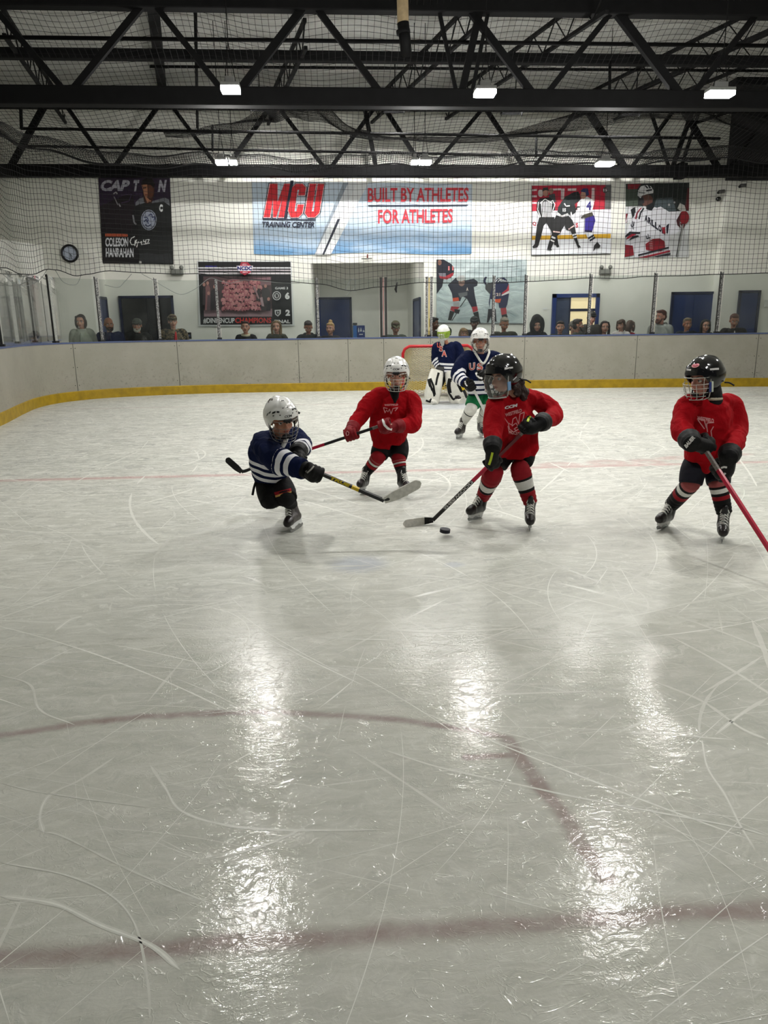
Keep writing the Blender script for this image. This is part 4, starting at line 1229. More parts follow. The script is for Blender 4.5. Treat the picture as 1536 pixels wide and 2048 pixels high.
P.line((26, 26, 28), 20, (720, 550), (790, 560), (840, 480), (880, 480)); P.line((226, 226, 228), 22, (735, 560), (745, 620)); P.text((52, 44, 120), '4', 985, 390, 1065, 530, .05)
P.poly((62, 58, 48), (950, 600), (1080, 560), (1100, 620), (965, 665)); P.poly((60, 56, 52), (895, 650), (950, 595), (960, 640), (910, 670)); P.poly((48, 34, 130), (965, 665), (1110, 615), (1130, 700), (1075, 890), (960, 880)); P.poly((28, 24, 60), (960, 850), (1080, 860), (1075, 892), (958, 880))
P.poly((226, 228, 232), (965, 885), (1075, 895), (1150, 1060), (1100, 1090), (1010, 990)); P.line((24, 28, 40), 30, (1015, 990), (1105, 935)); P.line((24, 28, 40), 30, (1040, 1025), (1125, 970)); P.poly((26, 26, 28), (1095, 1200), (1105, 1110), (1160, 1040), (1215, 1110), (1190, 1140), (1130, 1150))
P.line((60, 60, 60), 8, (105, 130), (98, 1258), (1375, 1235)); P.line((40, 40, 40), 7, (160, 1255), (1300, 1238))
P.build('referee_banner', 'banner showing a striped referee beside two grappling hockey players', 'banner')

# --- white-jersey player banner (crop 1240,355 - 1400,525 at 1536)
P = Poster(19.97, (1240, 355, 1400, 525), 1536)
P.poly((196, 198, 198), (108, 120), (1330, 100), (1318, 1530), (85, 1545))
P.poly((30, 36, 34), (108, 120), (1330, 100), (1318, 640), (900, 660), (700, 540), (108, 560)); P.poly((62, 72, 62), (110, 220), (330, 220), (350, 540), (108, 560)); P.poly((126, 22, 34), (150, 130), (400, 128), (330, 220), (150, 225)); P.poly((84, 26, 30), (1290, 200), (1328, 200), (1320, 640), (1250, 600))
P.poly((70, 80, 84), (700, 400), (1000, 380), (1080, 640), (900, 660), (650, 560)); P.ell((150, 150, 150), 940, 525, 20, 24); P.ell((130, 130, 130), 1045, 480, 16, 20)
P.poly((110, 24, 32), (108, 700), (180, 680), (180, 800), (108, 880)); P.poly((208, 208, 212), (110, 860), (180, 560), (220, 620), (200, 800))
P.poly((206, 206, 212), (110, 1080), (220, 800), (290, 660), (440, 590), (560, 620), (780, 560), (880, 620), (940, 660), (1120, 650), (1140, 760), (1080, 830), (1140, 1020), (1080, 1080), (940, 1110), (960, 1400), (950, 1480), (330, 1540), (250, 1500), (240, 1330), (100, 1300))
P.poly((24, 26, 30), (240, 780), (200, 620), (290, 560), (300, 700))
for c, o_ in (((196, 196, 200), 0), ((130, 26, 44), 28), ((206, 206, 210), 62), ((22, 24, 32), 92)): P.line(c, 30, (270 + o_, 800), (300 + o_, 680), (400 + o_ * .6, 580 + o_ * .1))
P.ell((88, 58, 50), 510, 440, 120, 120); P.poly((22, 26, 30), (500, 540), (640, 470), (660, 560), (600, 640), (500, 610)); P.poly((40, 40, 44), (370, 400), (430, 370), (470, 480), (400, 520))
P.poly((208, 208, 208), (335, 350), (345, 250), (400, 170), (500, 145), (590, 170), (640, 250), (640, 300), (520, 320), (420, 350), (390, 400)); P.line((26, 28, 32), 26, (480, 155), (530, 210)); P.line((26, 28, 32), 26, (540, 150), (580, 210)); P.line((26, 28, 32), 24, (500, 260), (610, 240)); P.line((60, 62, 64), 14, (350, 290), (480, 300))
for i, ch in enumerate('ARLLON'): P.text((26, 24, 40), ch, 468 + i * 66, 705 + i * 48, 530 + i * 66, 830 + i * 48, .06, 0, tilt=40)
P.poly((26, 24, 40), (880, 930), (940, 880), (910, 1080), (885, 1070)); P.poly((140, 30, 44), (800, 960), (860, 950), (870, 1080), (820, 1080))
P.line((36, 36, 46), 16, (205, 900), (215, 950), (255, 930), (265, 850)); P.line((36, 36, 46), 14, (235, 840), (250, 1000)); P.line((36, 36, 46), 16, (500, 1120), (510, 1180), (580, 1150)); P.line((36, 36, 46), 14, (530, 1085), (545, 1170))
P.poly((24, 26, 34), (95, 1120), (180, 1040), (380, 1050), (380, 1085), (200, 1090), (95, 1160)); P.poly((150, 30, 50), (130, 1150), (210, 1085), (310, 1090), (200, 1150), (110, 1200)); P.poly((24, 26, 34), (150, 1220), (230, 1130), (330, 1110), (370, 1130), (240, 1180))
P.poly((120, 20, 34), (90, 1290), (240, 1310), (260, 1490), (85, 1530))
P.poly((128, 22, 36), (480, 1280), (620, 1180), (760, 1170), (850, 1230), (860, 1340), (780, 1420), (600, 1410), (490, 1390))
for i in range(6): P.line((176, 140, 140), 9, (540 + i * 4, 1200 + i * 34), (610 + i * 3, 1200 + i * 34))
P.poly((26, 24, 34), (340, 1480), (930, 1330), (930, 1360), (340, 1510)); P.poly((140, 28, 44), (340, 1540), (950, 1395), (950, 1430), (500, 1540)); P.poly((26, 24, 34), (640, 1520), (960, 1450), (960, 1485), (700, 1530))
P.ell((120, 24, 32), 1220, 770, 95, 130); P.poly((60, 24, 28), (1070, 830), (1150, 680), (1130, 900), (1160, 980), (1090, 920)); P.poly((160, 158, 152), (1090, 600), (1140, 490), (1230, 540), (1260, 650), (1160, 650)); P.poly((90, 20, 28), (1140, 880), (1250, 880), (1200, 990))
P.line((40, 40, 42), 34, (1195, 900), (1075, 1525)); P.line((176, 176, 172), 14, (1200, 900), (1082, 1525))
P.build('jersey_banner', 'banner showing a white-helmeted player in a white jersey with red gloves', 'banner')

# --- small things on the wall
q = A(140, 507, 18.87)
c0 = thing('wall_clock', q, 'round wall clock with a black rim and pale blue face', 'clock')
def disc(mb, c, r, y0, y1, mi=0, n=32):
    return mb.loft([[V((c.x + r * cos(2 * pi * i / n), y, c.z + r * sin(2 * pi * i / n))) for i in range(n)] for y in (y0, y1)], mi)
rr_ = .205
m = MB(); m.tube([V((q.x + (rr_ - .02) * cos(2 * pi * i / 40), q.y - .02, q.z + (rr_ - .02) * sin(2 * pi * i / 40))) for i in range(40)], .026, n=8, closed=True); m.build('rim', mat('black_clock_rim', rgb(18, 18, 20), .4), c0)
disc(MB(), q, rr_ - .02, q.y - .012, q.y + .02).build('face', mat('pale_clock_face', rgb(176, 184, 200), .5, var=.05), c0, smooth=False)
for nm, a, L, w in (('hour_hand', radians(-50), .09, .016), ('minute_hand', radians(-75), .13, .011)):
    MB().bar(q + V((0, -.018, 0)), q + V((cos(a) * L, -.018, sin(a) * L)), w, .004).build(nm, BLACKG, c0, smooth=False)
mm = MB()
for i in range(12):
    a = pi * i / 6; mm.bar(q + V((cos(a) * .14, -.015, sin(a) * .14)), q + V((cos(a) * .165, -.015, sin(a) * .165)), .010, .003)
mm.build('hour_mark', BLACKG, c0, smooth=False)
GREYB = mat('grey_fixture_plastic', rgb(116, 118, 112), .5, var=.1)
for (px, py), lab in (((354, 541), 'grey twin-head emergency light below the captain banner'), ((1211, 540), 'grey twin-head emergency light below the referee banner')):
    q = A(px, py, 19.9)
    r0 = thing('emergency_light', q, lab, 'light', 'emergency lights on the end wall')
    MB().box(q + V((0, .03, -.04)), (.30, .12, .14), bev=.02).build('case', GREYB, r0, smooth=False)
    for s in (-1, 1):
        MB().ell(q + V((s * .12, -.02, .07)), (.055, .05, .055)).build('lamp_head', GREYB, r0)
CAMB = mat('camera_grey', rgb(88, 88, 86), .5)
for (px, py), lab in (((1440, 384), 'small camera left of the two high on the right wall'), ((1483, 372), 'small camera highest on the far right wall')):
    q = A(px, py, 19.9 if px < 1460 else 19.62)
    r0 = thing('security_camera', q, lab, 'camera', 'cameras on the end wall')
    MB().tube([q + V((0, .1, .02)), q + V((0, 0, 0))], .012).build('bracket', CAMB, r0)
    MB().tube([q + V((-.05, -.02, 0)), q + V((.09, -.06, .01))], .045, n=12).build('barrel', CAMB, r0)
    MB().ell(q + V((-.06, -.03, -.02)), .035).build('lens', BLACKG, r0)
q = A(1437, 398, 19.94)
tag(MB().ell(q, (.07, .06, .06)).build('dome_camera', BLACKG), 'black dome camera just below the left wall camera', 'camera')
q = A(735, 516, 19.9)
s0 = thing('sprinkler_head', q, 'small pipe sprinkler head under the big blue banner', 'sprinkler')
MB().tube([q + V((0, .1, .02)), q + V((0, 0, .0)), q + V((0, -.02, .09))], .018).build('stem', mat('red_sprinkler', rgb(120, 40, 36), .4), s0)
MB().bar(q + V((-.16, -.01, -.02)), q + V((.12, -.01, -.01)), .02, .03).build('deflector', GREYB, s0, smooth=False)
# ceiling panel added out of sight to brighten the alcove
al = thing('added_alcove_panel', (.95, 21.3, 3.5), 'added flat ceiling lamp brightening the wall alcove, out of sight', 'lamp')
MB().box((.95, 21.3, 3.60), (1.3, .7, .10)).build('housing', CASE, al, smooth=False)
PANEL = new_mat('added_panel_lens'); PANEL.p.inputs['Emission Color'].default_value = (1, .98, .95, 1); PANEL.p.inputs['Emission Strength'].default_value = 9.0
MB().box((.95, 21.3, 3.545), (1.2, .6, .012)).build('lens', PANEL.m, al, smooth=False)
# signs in the alcove
SB = mat('sign_blue', rgb(24, 52, 120), .4, var=0); SW = mat('sign_white', rgb(220, 224, 228), .5, var=0); CYANP = mat('bright_blue_plastic', rgb(40, 110, 190), .35, var=.05)
a, b = A(714, 651, 24.15), A(730, 676, 24.15)
s0 = MB().box(((a.x + b.x) / 2, 24.17, (a.z + b.z) / 2), (b.x - a.x, .02, a.z - b.z)).build('restroom_sign', SB, smooth=False)
tag(s0, 'small dark blue sign with white restroom figures in the alcove', 'sign')
m = MB(); cx, cz, ys = (a.x + b.x) / 2, a.z - .15, 24.156
for s, w in ((-.075, 1), (.0, 0)):
    m.ell((cx + s, ys, cz + .06), (.016, .004, .016), nu=10, nv=6)
    m.poly([V((cx + s - (.02 if w else .03), ys, cz + (.035 if w else -.04))), V((cx + s + (.02 if w else .03), ys, cz + (.035 if w else -.04))), V((cx + s + .018, ys, cz + (-.06 if w else .038))), V((cx + s - .018, ys, cz + (-.06 if w else .038)))])
m.ell((cx + .085, ys, cz - .03), (.03, .004, .03), nu=12, nv=6); m.bar((cx + .075, ys, cz + .05), (cx + .08, ys, cz - .01), .016, .004)
m.bar((cx - .06, ys, a.z - .28), (cx + .06, ys, a.z - .28), .004, .03)
m.build('symbol', SW, s0, smooth=False)
a, b = A(706, 651, 24.1), A(714, 678, 24.1)
MBc = MB().box(((a.x + b.x) / 2, 24.1, (a.z + b.z) / 2 - .2), (b.x - a.x, .12, a.z - b.z + .4), bev=.01).build('water_dispenser', CYANP, smooth=False)
tag(MBc, 'tall bright blue dispenser beside the alcove door', 'dispenser')
MB().box(((a.x + b.x) / 2, 24.07, a.z + .05), (b.x - a.x + .02, .12, .06)).build('lid', mat('dark_lid', rgb(40, 44, 52), .5), MBc, smooth=False)
q = A(377, 671, 19.98)
o = tag(MB().box(q, (.15, .03, .16), bev=.005).build('wall_outlet', BLACKG, smooth=False), 'small black wall outlet beside the camouflage cap', 'outlet')
MB().box(q + V((.02, -.018, 0)), (.05, .006, .05)).build('screen', mat('outlet_grey', rgb(70, 80, 110), .4), o, smooth=False)
q = A(1533, 607, 19.66)
tag(MB().box(q, (.10, .04, .18), bev=.008).build('wall_thermostat', mat('pale_plastic', rgb(206, 206, 200), .5), smooth=False), 'small pale box on the wall at the right edge', 'thermostat')
q = A(1030 + 355 / 1536 * 260, 600 + 103 / 532 * 90, 19.97)
tag(MB().box(q, (.12, .01, .025)).build('wall_label', SW, smooth=False), 'tiny white strip on the wall left of the lit doorway', 'label')
# ================================================================== people: builders
Z = V((0, 0, 1))
def frame(fwd, up=Z):
    y = V(fwd).normalized(); x = y.cross(V(up)).normalized(); z = x.cross(y)
    return Matrix((x, y, z)).transposed()
SKIN_C = {'fair': (206, 156, 136), 'tan': (180, 126, 102), 'dark': (120, 82, 66), 'pink': (208, 148, 130)}
def skin_mat(kind):
    key = 'skin_' + kind
    if key in MATS: return MATS[key]
    k = new_mat(key)
    c = SKIN_C[kind]
    at = k.n('ShaderNodeAttribute'); at.attribute_name = 'lip'
    pos = k.n('ShaderNodeTexCoord').outputs['Object']
    base = k.mix(k.mapr(k.noise(pos, 30, 3), .3, .7), rgb(*c), rgb(int(c[0] * .94), int(c[1] * .90), int(c[2] * .88)))
    base = k.mix(at.outputs['Fac'], base, rgb(int(c[0] * .72), int(c[1] * .45), int(c[2] * .45)))
    k.put(k.p.inputs['Base Color'], base)
    k.p.inputs['Roughness'].default_value = .5
    k.p.inputs['Subsurface Weight'].default_value = .08
    k.p.inputs['Subsurface Radius'].default_value = (.01, .004, .002)
    return k.m
EYEW = mat('eye_white', rgb(214, 210, 204), .25, var=0)
IRIS = mat('brown_iris', rgb(40, 26, 20), .15, var=0)
def head_shapes(m, c, R, s, nose=1.0):
    L = lambda x, y, z: c + R @ (V((x, y, z)) * s)
    E_ = lambda p, r: m.ell(L(*p), tuple(q * s for q in r), R=R, nu=20, nv=14)
    E_((0, -.012, .032), (.073, .090, .080)); E_((0, .018, -.040), (.058, .064, .070)); E_((0, .052, -.090), (.027, .024, .020))
    for q in (-1, 1):
        E_((q * .035, .046, -.036), (.027, .026, .030)); E_((q * .075, -.008, -.012), (.010, .020, .030)); E_((q * .030, .066, .016), (.026, .014, .009))
        E_((q * .011, .086, -.038), (.009, .009, .008))
    m.limb([L(0, .072, .008), L(0, .084, -.018), L(0, .098 * (.96 + .04 * nose), -.035)], [.009 * s, .010 * s, .012 * s], n=10)
    E_((0, .074, -.062), (.024, .012, .006)); E_((0, .073, -.071), (.020, .012, .007))
def finish_head(root, body, c, R, s, brow=(60, 42, 30), brow_on=True):
    """lips on the body mesh; eyes and eyebrows as parts"""
    off = origin(body)
    at = body.data.attributes.new('lip', 'FLOAT', 'POINT')
    Ri = R.transposed()
    vals = []
    for v in body.data.vertices:
        q = (Ri @ (v.co + off - c)) / s
        d = ((q.x / .026) ** 2 + ((q.z + .0665) / .011) ** 2)
        vals.append(max(0.0, min(1.0, 1.6 - 1.6 * d)) if q.y > .05 else 0.0)
    at.data.foreach_set('value', vals)
    L = lambda x, y, z: c + R @ (V((x, y, z)) * s)
    for q in (-1, 1):
        m = MB(); m.ell(L(q * .031, .0605, -.004), .0135 * s, 0, nu=14, nv=10)
        m.ell(L(q * .031, .0685, -.004), .0075 * s, 1, nu=10, nv=8)
        m.build('eye', [EYEW, IRIS], root)
        if brow_on:
            MB().limb([L(q * .014, .081, .015), L(q * .032, .080, .021), L(q * .050, .068, .015)], [.0035 * s, .0045 * s, .0025 * s], n=8).build('eyebrow', mat('brow_%d_%d_%d' % brow, rgb(*brow), .8), root)

def fabric(key, c, rough=.78, bump=.25):
    return mat('cloth_' + key, rgb(*c), rough, var=.10, nscale=9, bump=bump, bscale=26, spec=.25)
def striped_jersey(key, base, stripe, sleeve, hem):
    """base cloth with bands at the given distances from cuff and hem"""
    if key in MATS: return MATS[key]
    k = new_mat(key)
    pos = k.n('ShaderNodeTexCoord').outputs['Object']
    col = k.mix(k.mapr(k.noise(pos, 9, 4), .3, .7), rgb(*base), rgb(*[int(q * 1.12) for q in base]))
    tot = None
    for nm, bands in (('sleeve', sleeve), ('hem', hem)):
        at = k.n('ShaderNodeAttribute'); at.attribute_name = nm
        for lo, hi in bands:
            b = k.math('MULTIPLY', k.math('GREATER_THAN', at.outputs['Fac'], lo), k.math('LESS_THAN', at.outputs['Fac'], hi))
            tot = b if tot is None else k.math('MAXIMUM', tot, b)
    if tot is not None: col = k.mix(tot, col, rgb(*stripe))
    k.put(k.p.inputs['Base Color'], col)
    k.p.inputs['Roughness'].default_value = .9
    k.p.inputs['Specular IOR Level'].default_value = .12
    k.put(k.p.inputs['Normal'], k.bump(k.math('ADD', k.noise(pos, 11, 3, .5, 1.0), k.math('MULTIPLY', k.noise(pos, 34, 3), .25)), .55, .03))
    return k.m
def seg_param(p, a, b):
    ab = b - a; t = max(0.0, min(1.0, (p - a).dot(ab) / ab.length_squared))
    return t, (p - (a + ab * t)).length
def torso_rings(m, centers, axes, rx, ry, n=28, sub=6):
    """loft of ellipses along the spine; flat hem"""
    C = catmull(centers, sub); N = len(C) - 1; k = len(centers) - 1
    rings = []
    for i, c in enumerate(C):
        u = i / N * k; j = min(int(u), k - 1); f = u - j
        g = f * f * (3 - 2 * f)
        ax = axes[j].lerp(axes[j + 1], f).normalized()
        t = (C[min(i + 1, N)] - C[max(i - 1, 0)]).normalized()
        x = (ax - t * ax.dot(t)).normalized(); y = t.cross(x)
        a = rx[j] + (rx[j + 1] - rx[j]) * g; b = ry[j] + (ry[j + 1] - ry[j]) * g
        ring = []
        for q in range(n):
            an = 2 * pi * q / n
            sc = 1.0 + .06 * cos(2 * an) ** 2
            ring.append(c + x * (a * sc * cos(an)) + y * (b * sc * sin(an)))
        rings.append(ring)
    m.loft(rings)
def banded_limb(pts, radii, bands, mats, name, parent, n=18, steps=64, fold=.0, seed=0):
    """a sock: bands = [(start, end, material index)] along its length"""
    cp = catmull(pts, 8); L = [0]
    for i in range(1, len(cp)): L.append(L[-1] + (cp[i] - cp[i - 1]).length)
    ts = sorted(set([i / steps for i in range(steps + 1)] + [b for bd in bands for b in bd[:2]]))
    P, Rr, mi = [], [], []
    for t in ts:
        s = t * L[-1]; i = 0
        while i < len(cp) - 2 and L[i + 1] < s: i += 1
        P.append(cp[i].lerp(cp[i + 1], (s - L[i]) / max(1e-9, L[i + 1] - L[i])))
        u = t * (len(radii) - 1); j = min(int(u), len(radii) - 2); f = u - j
        r = radii[j] * (1 - f) + radii[j + 1] * f
        Rr.append(r * (1 + fold * sin(t * 55 + seed) * (.4 + .6 * t)))
        mi.append(next((m_ for a, b, m_ in bands if a <= t + 1e-6 and t + 1e-6 < b), 0))
    m = MB(); m.tube(P, Rr, n=n)
    # tube() gives one index; set it per ring
    k = 0
    for i in range(len(P) - 1):
        for q in range(n): m.m[k] = mi[i]; k += 1
    return m.build(name, mats, parent)

# ---- skates
LACE = mat('white_lace', rgb(214, 214, 208), .7, var=.05)
HOLDER = mat('white_blade_holder', rgb(206, 208, 206), .35, var=.06)
BLADE = mat('steel_blade', rgb(170, 172, 174), .2, metal=.9)
BOOT = mat('black_skate_boot', rgb(20, 20, 22), .35, var=.2)
BOOTG = mat('grey_skate_boot', rgb(66, 62, 60), .5, var=.45, nscale=30)
TOE = mat('dark_toe_cap', rgb(34, 30, 30), .3, var=.1)
def skate(root, mid, d, up=Z, s=1.0, boot=BOOT, lace=True, off_ice=0.0):
    """blade midpoint on the ice, toe direction; returns the ankle point"""
    d = V(d); up = V(up).normalized(); d = (d - up * d.dot(up)).normalized()
    R = frame(d, up)
    o = V(mid) + up * (.055 * s + off_ice)
    L = lambda x, y, z: o + R @ (V((x, y, z)) * s)
    m = MB()
    m.limb([L(0, -.050, .042), L(0, .02, .048), L(0, .085, .042), L(0, .118, .036)], [.040 * s, .043 * s, .041 * s, .034 * s], n=16, sx=1.0)
    m.limb([L(0, -.034, .05), L(0, -.040, .10), L(0, -.036, .165)], [.044 * s, .041 * s, .050 * s], n=16)
    m.limb([L(0, .010, .09), L(0, .012, .14), L(0, .020, .195)], [.030 * s, .028 * s, .022 * s], n=10)
    m.limb([L(0, -.078, .06), L(0, -.080, .15)], [.02 * s, .014 * s], n=10)
    b = m.remesh('skate', [boot], root, vox=.0065 * s, smooth=2)
    # toe cap and sole
    m = MB(); m.limb([L(0, .090, .042), L(0, .124, .036)], [.0425 * s, .0355 * s], n=18); m.build('toe_cap', TOE, b)
    if lace:
        m = MB()
        for i in range(7):
            f = i / 6; y = .080 - .075 * f; z = .083 + .085 * f + .012 * sin(f * 3); w = .027
            m.tube([L(-w, y - .006, z - .012), L(-w * .5, y, z + .004), L(w * .5, y, z + .004), L(w, y - .006, z - .012)], .0042 * s, n=6)
            if i < 6: m.tube([L(-w * .9, y - .004, z - .004), L(0, y - .006, z + .013), L(w * .9, y - .014, z + .010)], .0038 * s, n=6)
        m.tube([L(0, .0, .175), L(.022, .02, .178), L(.03, .03, .155)], .004 * s, n=6); m.tube([L(0, .0, .175), L(-.022, .02, .178), L(-.032, .028, .158)], .004 * s, n=6)
        m.build('lace', LACE, b)
    def prof(pts, t, nm, mt):
        m = MB()
        a = [L(-t, y, z) for y, z in pts]; c = [L(t, y, z) for y, z in pts]; n = len(pts)
        m.add(a + c, [tuple(range(n)), tuple(reversed(range(n, 2 * n)))] + [(i, i + n, (i + 1) % n + n, (i + 1) % n) for i in range(n)])
        return m.build(nm, mt, b, smooth=False)
    prof([(-.085, .012), (-.06, .018), (.11, .014), (.122, .004), (.112, -.022), (.075, -.030), (.040, -.016), (-.020, -.016), (-.045, -.030), (-.075, -.026)], .013, 'blade_holder', HOLDER)
    prof([(-.092, -.026), (.125, -.024), (.130, -.036), (.110, -.053), (.02, -.055), (-.07, -.054), (-.096, -.042)], .0028, 'blade', BLADE)
    return L(0, -.038, .145)

# ---- gloves
def glove(root, g, a, w, mt, cuffmt=None, s=1.0, flip=1, elbow=None):
    """a hand in a hockey glove closed round the shaft at g; a: shaft direction, w: wrist"""
    a = V(a).normalized(); u = (g - w); u = (u - a * u.dot(a)).normalized(); v = a.cross(u)
    if v.dot(EYEP - g) * flip < 0: v = -v
    P = lambda i, j, k: g + a * (i * s) + u * (j * s) + v * (k * s)
    m = MB()
    m.limb([w, P(0, -.035, .022), P(0, -.006, .036)], [.040 * s, .042 * s, .034 * s], n=14, hint=a)
    m.ell(P(0, -.028, .018), (.050 * s, .036 * s, .034 * s), R=Matrix((a, u, v)).transposed())
    for i in range(4):
        x = (i - 1.5) * .0255; l = (1.0, 1.06, 1.0, .88)[i]
        m.limb([P(x, -.015, .040), P(x, .016 * l, .038), P(x, .036 * l, .010), P(x, .026 * l, -.022), P(x * .96, .002, -.031)], [.0145 * s, .0140 * s, .0130 * s, .0125 * s, .0115 * s], n=10, sub=3)
    m.limb([P(-.030, -.040, .0), P(-.048, -.012, -.020), P(-.050, .014, -.026), P(-.040, .030, -.016)], [.019 * s, .016 * s, .0145 * s, .012 * s], n=10, sub=3)
    o = m.remesh('glove', [mt], root, vox=.0055, smooth=1)
    d = (w - (elbow if elbow is not None else w - (g - w))).normalized()
    m = MB(); m.limb([w - d * .042 * s, w, w + d * .03 * s], [.060 * s, .054 * s, .046 * s], n=16, hint=a, round0=False, round1=False)
    m.build('cuff', cuffmt or mt, o)
    # padded rolls on the back of the hand
    m = MB()
    for k in range(3):
        m.limb([P(-.040, -.030 + k * .020, .046 - .004 * k), P(.040, -.030 + k * .020, .046 - .004 * k)], [.0095 * s, .0095 * s], n=8)
    m.build('back_roll', cuffmt or mt, o)
    return o

# ---- helmets
VENT = mat('helmet_vent', rgb(14, 14, 16), .6, var=0)
STRAP = mat('black_strap', rgb(18, 18, 20), .7, var=0)
def helmet(root, c, R, s, shell, cage=None, cage_r=.0021, strap_tail=True, clip=True, vents=True, low=0.0):
    L = lambda x, y, z: c + R @ (V((x, y, z)) * s)
    NA, NTH = 56, 18
    sm = lambda e0, e1, x: (lambda t: t * t * (3 - 2 * t))(max(0, min(1, (x - e0) / (e1 - e0))))
    rows = []; mi = []
    def pt(ph, t, k=1.0):
        ap = abs(ph)
        thm = 84 + 30 * sm(42, 74, ap) + 14 * sm(66, 84, ap) * (1 - sm(96, 118, ap)) + 4 * sm(120, 160, ap)
        th = radians(t * thm)
        x, y, z = sin(th) * sin(radians(ph)), sin(th) * cos(radians(ph)), cos(th)
        f = 1.0
        f += .035 * sm(.62, .68, t) * (1 if ap < 150 else .6)           # brow band steps out
        f -= .012 * sm(.80, .84, t) * (1 - sm(.88, .92, t))
        f += .030 * (1 - sm(16, 26, ap if ap < 90 else 180 - ap)) * sm(.12, .3, t) * (1 - sm(.56, .62, t))   # crown ridge
        f += .018 * sm(30, 36, ap) * (1 - sm(60, 66, ap)) * sm(.3, .4, t) * (1 - sm(.52, .58, t))
        return (x * .118 * f * k, -.010 + y * .143 * f * k, .028 + z * .136 * f * k)
    for j in range(NTH + 1):
        rows.append([L(*pt(-180 + 360 * i / NA, max(.012, j / NTH))) for i in range(NA)])
    for j in range(NTH, -1, -3):
        rows.append([L(*pt(-180 + 360 * i / NA, max(.012, j / NTH), .93)) for i in range(NA)])
    m = MB(); m.loft(rows)
    o = m.build('helmet', [shell], root); sharp(o.data, 50)
    if vents:
        m = MB()
        def slot(p0, p1, t0, t1, k=1.012):
            q = [L(*pt(p0, t0, k)), L(*pt(p1, t0, k)), L(*pt(p1, t1, k)), L(*pt(p0, t1, k))]
            q2 = [L(*pt(p0, t0, .97)), L(*pt(p1, t0, .97)), L(*pt(p1, t1, .97)), L(*pt(p0, t1, .97))]
            m.add(q + q2, [(0, 1, 2, 3), (4, 5, 1, 0), (5, 6, 2, 1), (6, 7, 3, 2), (7, 4, 0, 3)])
        for g in (-1, 1):
            slot(g * 26, g * 36, .70, .755); slot(g * 40, g * 52, .70, .76); slot(g * 22, g * 50, .815, .85); slot(g * 60, g * 76, .60, .66)
        slot(-11, 11, .30, .325); slot(-13, 13, .585, .605)
        m.build('vent', VENT, o, smooth=False)
    if clip:
        m = MB(); m.limb([L(-.022, .134, .034), L(.022, .134, .034)], [.012 * s, .012 * s], n=10); m.limb([L(-.010, .137, .034), L(-.010, .139, .022)], [.007 * s, .008 * s], n=8); m.limb([L(.010, .137, .034), L(.010, .139, .022)], [.007 * s, .008 * s], n=8)
        m.build('cage_clip', VENT, o)
    # chin strap with its cup, and the ear loops
    m = MB()
    m.tube(catmull([L(-.094, .005, -.03), L(-.080, .03, -.085), L(-.035, .070, -.118), L(.035, .070, -.118), L(.080, .03, -.085), L(.094, .005, -.03)], 5), .006 * s, n=6)
    m.ell(L(0, .078, -.104), (.034 * s, .016 * s, .018 * s), R=R)
    if strap_tail: m.tube(catmull([L(-.075, -.11, -.04), L(-.095, -.135, -.045), L(-.125, -.15, -.065)], 4), .006 * s, n=6)
    m.build('chin_strap', STRAP, o)
    def cp(ph, z):
        f = 1 if z > -.05 else 1 - .30 * ((-.05 - z) / .095) ** 1.4
        x = .112 * sin(radians(ph)) * f
        y = .012 + (.140 - .020 * max(0, (z + .03) / .06) ** 2 if z > -.03 else .140 - .012 * ((-.03 - z) / .1)) * cos(radians(ph)) * (f * .35 + .65)
        return L(x, y, z)
    if cage is not None and cage != 'shield':
        m = MB()
        for z, e in ((.024, 78), (-.022, 78), (-.052, 78), (-.082, 72), (-.108, 66), (-.132, 60)):
            m.tube([cp(-e + 2 * e * i / 24, z) for i in range(25)], cage_r * s * (1.5 if z in (.024, -.132) else 1), n=6)
        for ph in (-78, -58, -36, -13, 13, 36, 58, 78):
            z0 = .024 if abs(ph) > 50 else -.022
            m.tube([cp(ph, z0 + (-.132 - z0) * i / 14) if i < 14 else cp(ph * .8, -.132) for i in range(15)], cage_r * s * (1.4 if abs(ph) == 78 else 1), n=6)
        m.build('face_cage', cage, o)
    if cage == 'shield':
        k = MATS.get('clear_shield')
        if k is None:
            kk = new_mat('clear_shield')
            out = [x for x in kk.t.nodes if x.type == 'OUTPUT_MATERIAL'][0]
            tr = kk.n('ShaderNodeBsdfTransparent'); tr.inputs[0].default_value = (.975, .975, .97, 1)
            gl = kk.n('ShaderNodeBsdfGlossy'); gl.inputs['Roughness'].default_value = .06
            df = kk.n('ShaderNodeBsdfDiffuse'); df.inputs[0].default_value = (.75, .75, .73, 1)
            fr = kk.n('ShaderNodeFresnel'); fr.inputs[0].default_value = 1.5
            a1 = kk.n('ShaderNodeMixShader'); kk.put(a1.inputs[0], fr.outputs[0]); kk.put(a1.inputs[1], tr.outputs[0]); kk.put(a1.inputs[2], gl.outputs[0])
            a2 = kk.n('ShaderNodeMixShader'); a2.inputs[0].default_value = .045; kk.put(a2.inputs[1], a1.outputs[0]); kk.put(a2.inputs[2], df.outputs[0]); kk.put(out.inputs[0], a2.outputs[0]); k = kk.m
        m = MB(); zs = [.03 - .165 * i / 12 for i in range(13)]
        for sgn, rr_ in ((1, 1.0), (-1, .985)):
            vs = [c + (cp(-74 + 148 * i / 24, z) - c) * rr_ for z in zs for i in range(25)]
            m.add(vs, [(j * 25 + i, j * 25 + i + 1, j * 25 + i + 26, j * 25 + i + 25)[::sgn] for j in range(12) for i in range(24)])
        m.build('face_shield', k, o)
        m = MB(); m.tube([cp(-72 + 144 * i / 24, -.135) for i in range(25)], .0055 * s, n=6); m.tube([cp(-76, .02 - .15 * i / 8) for i in range(9)], .004 * s, n=6)
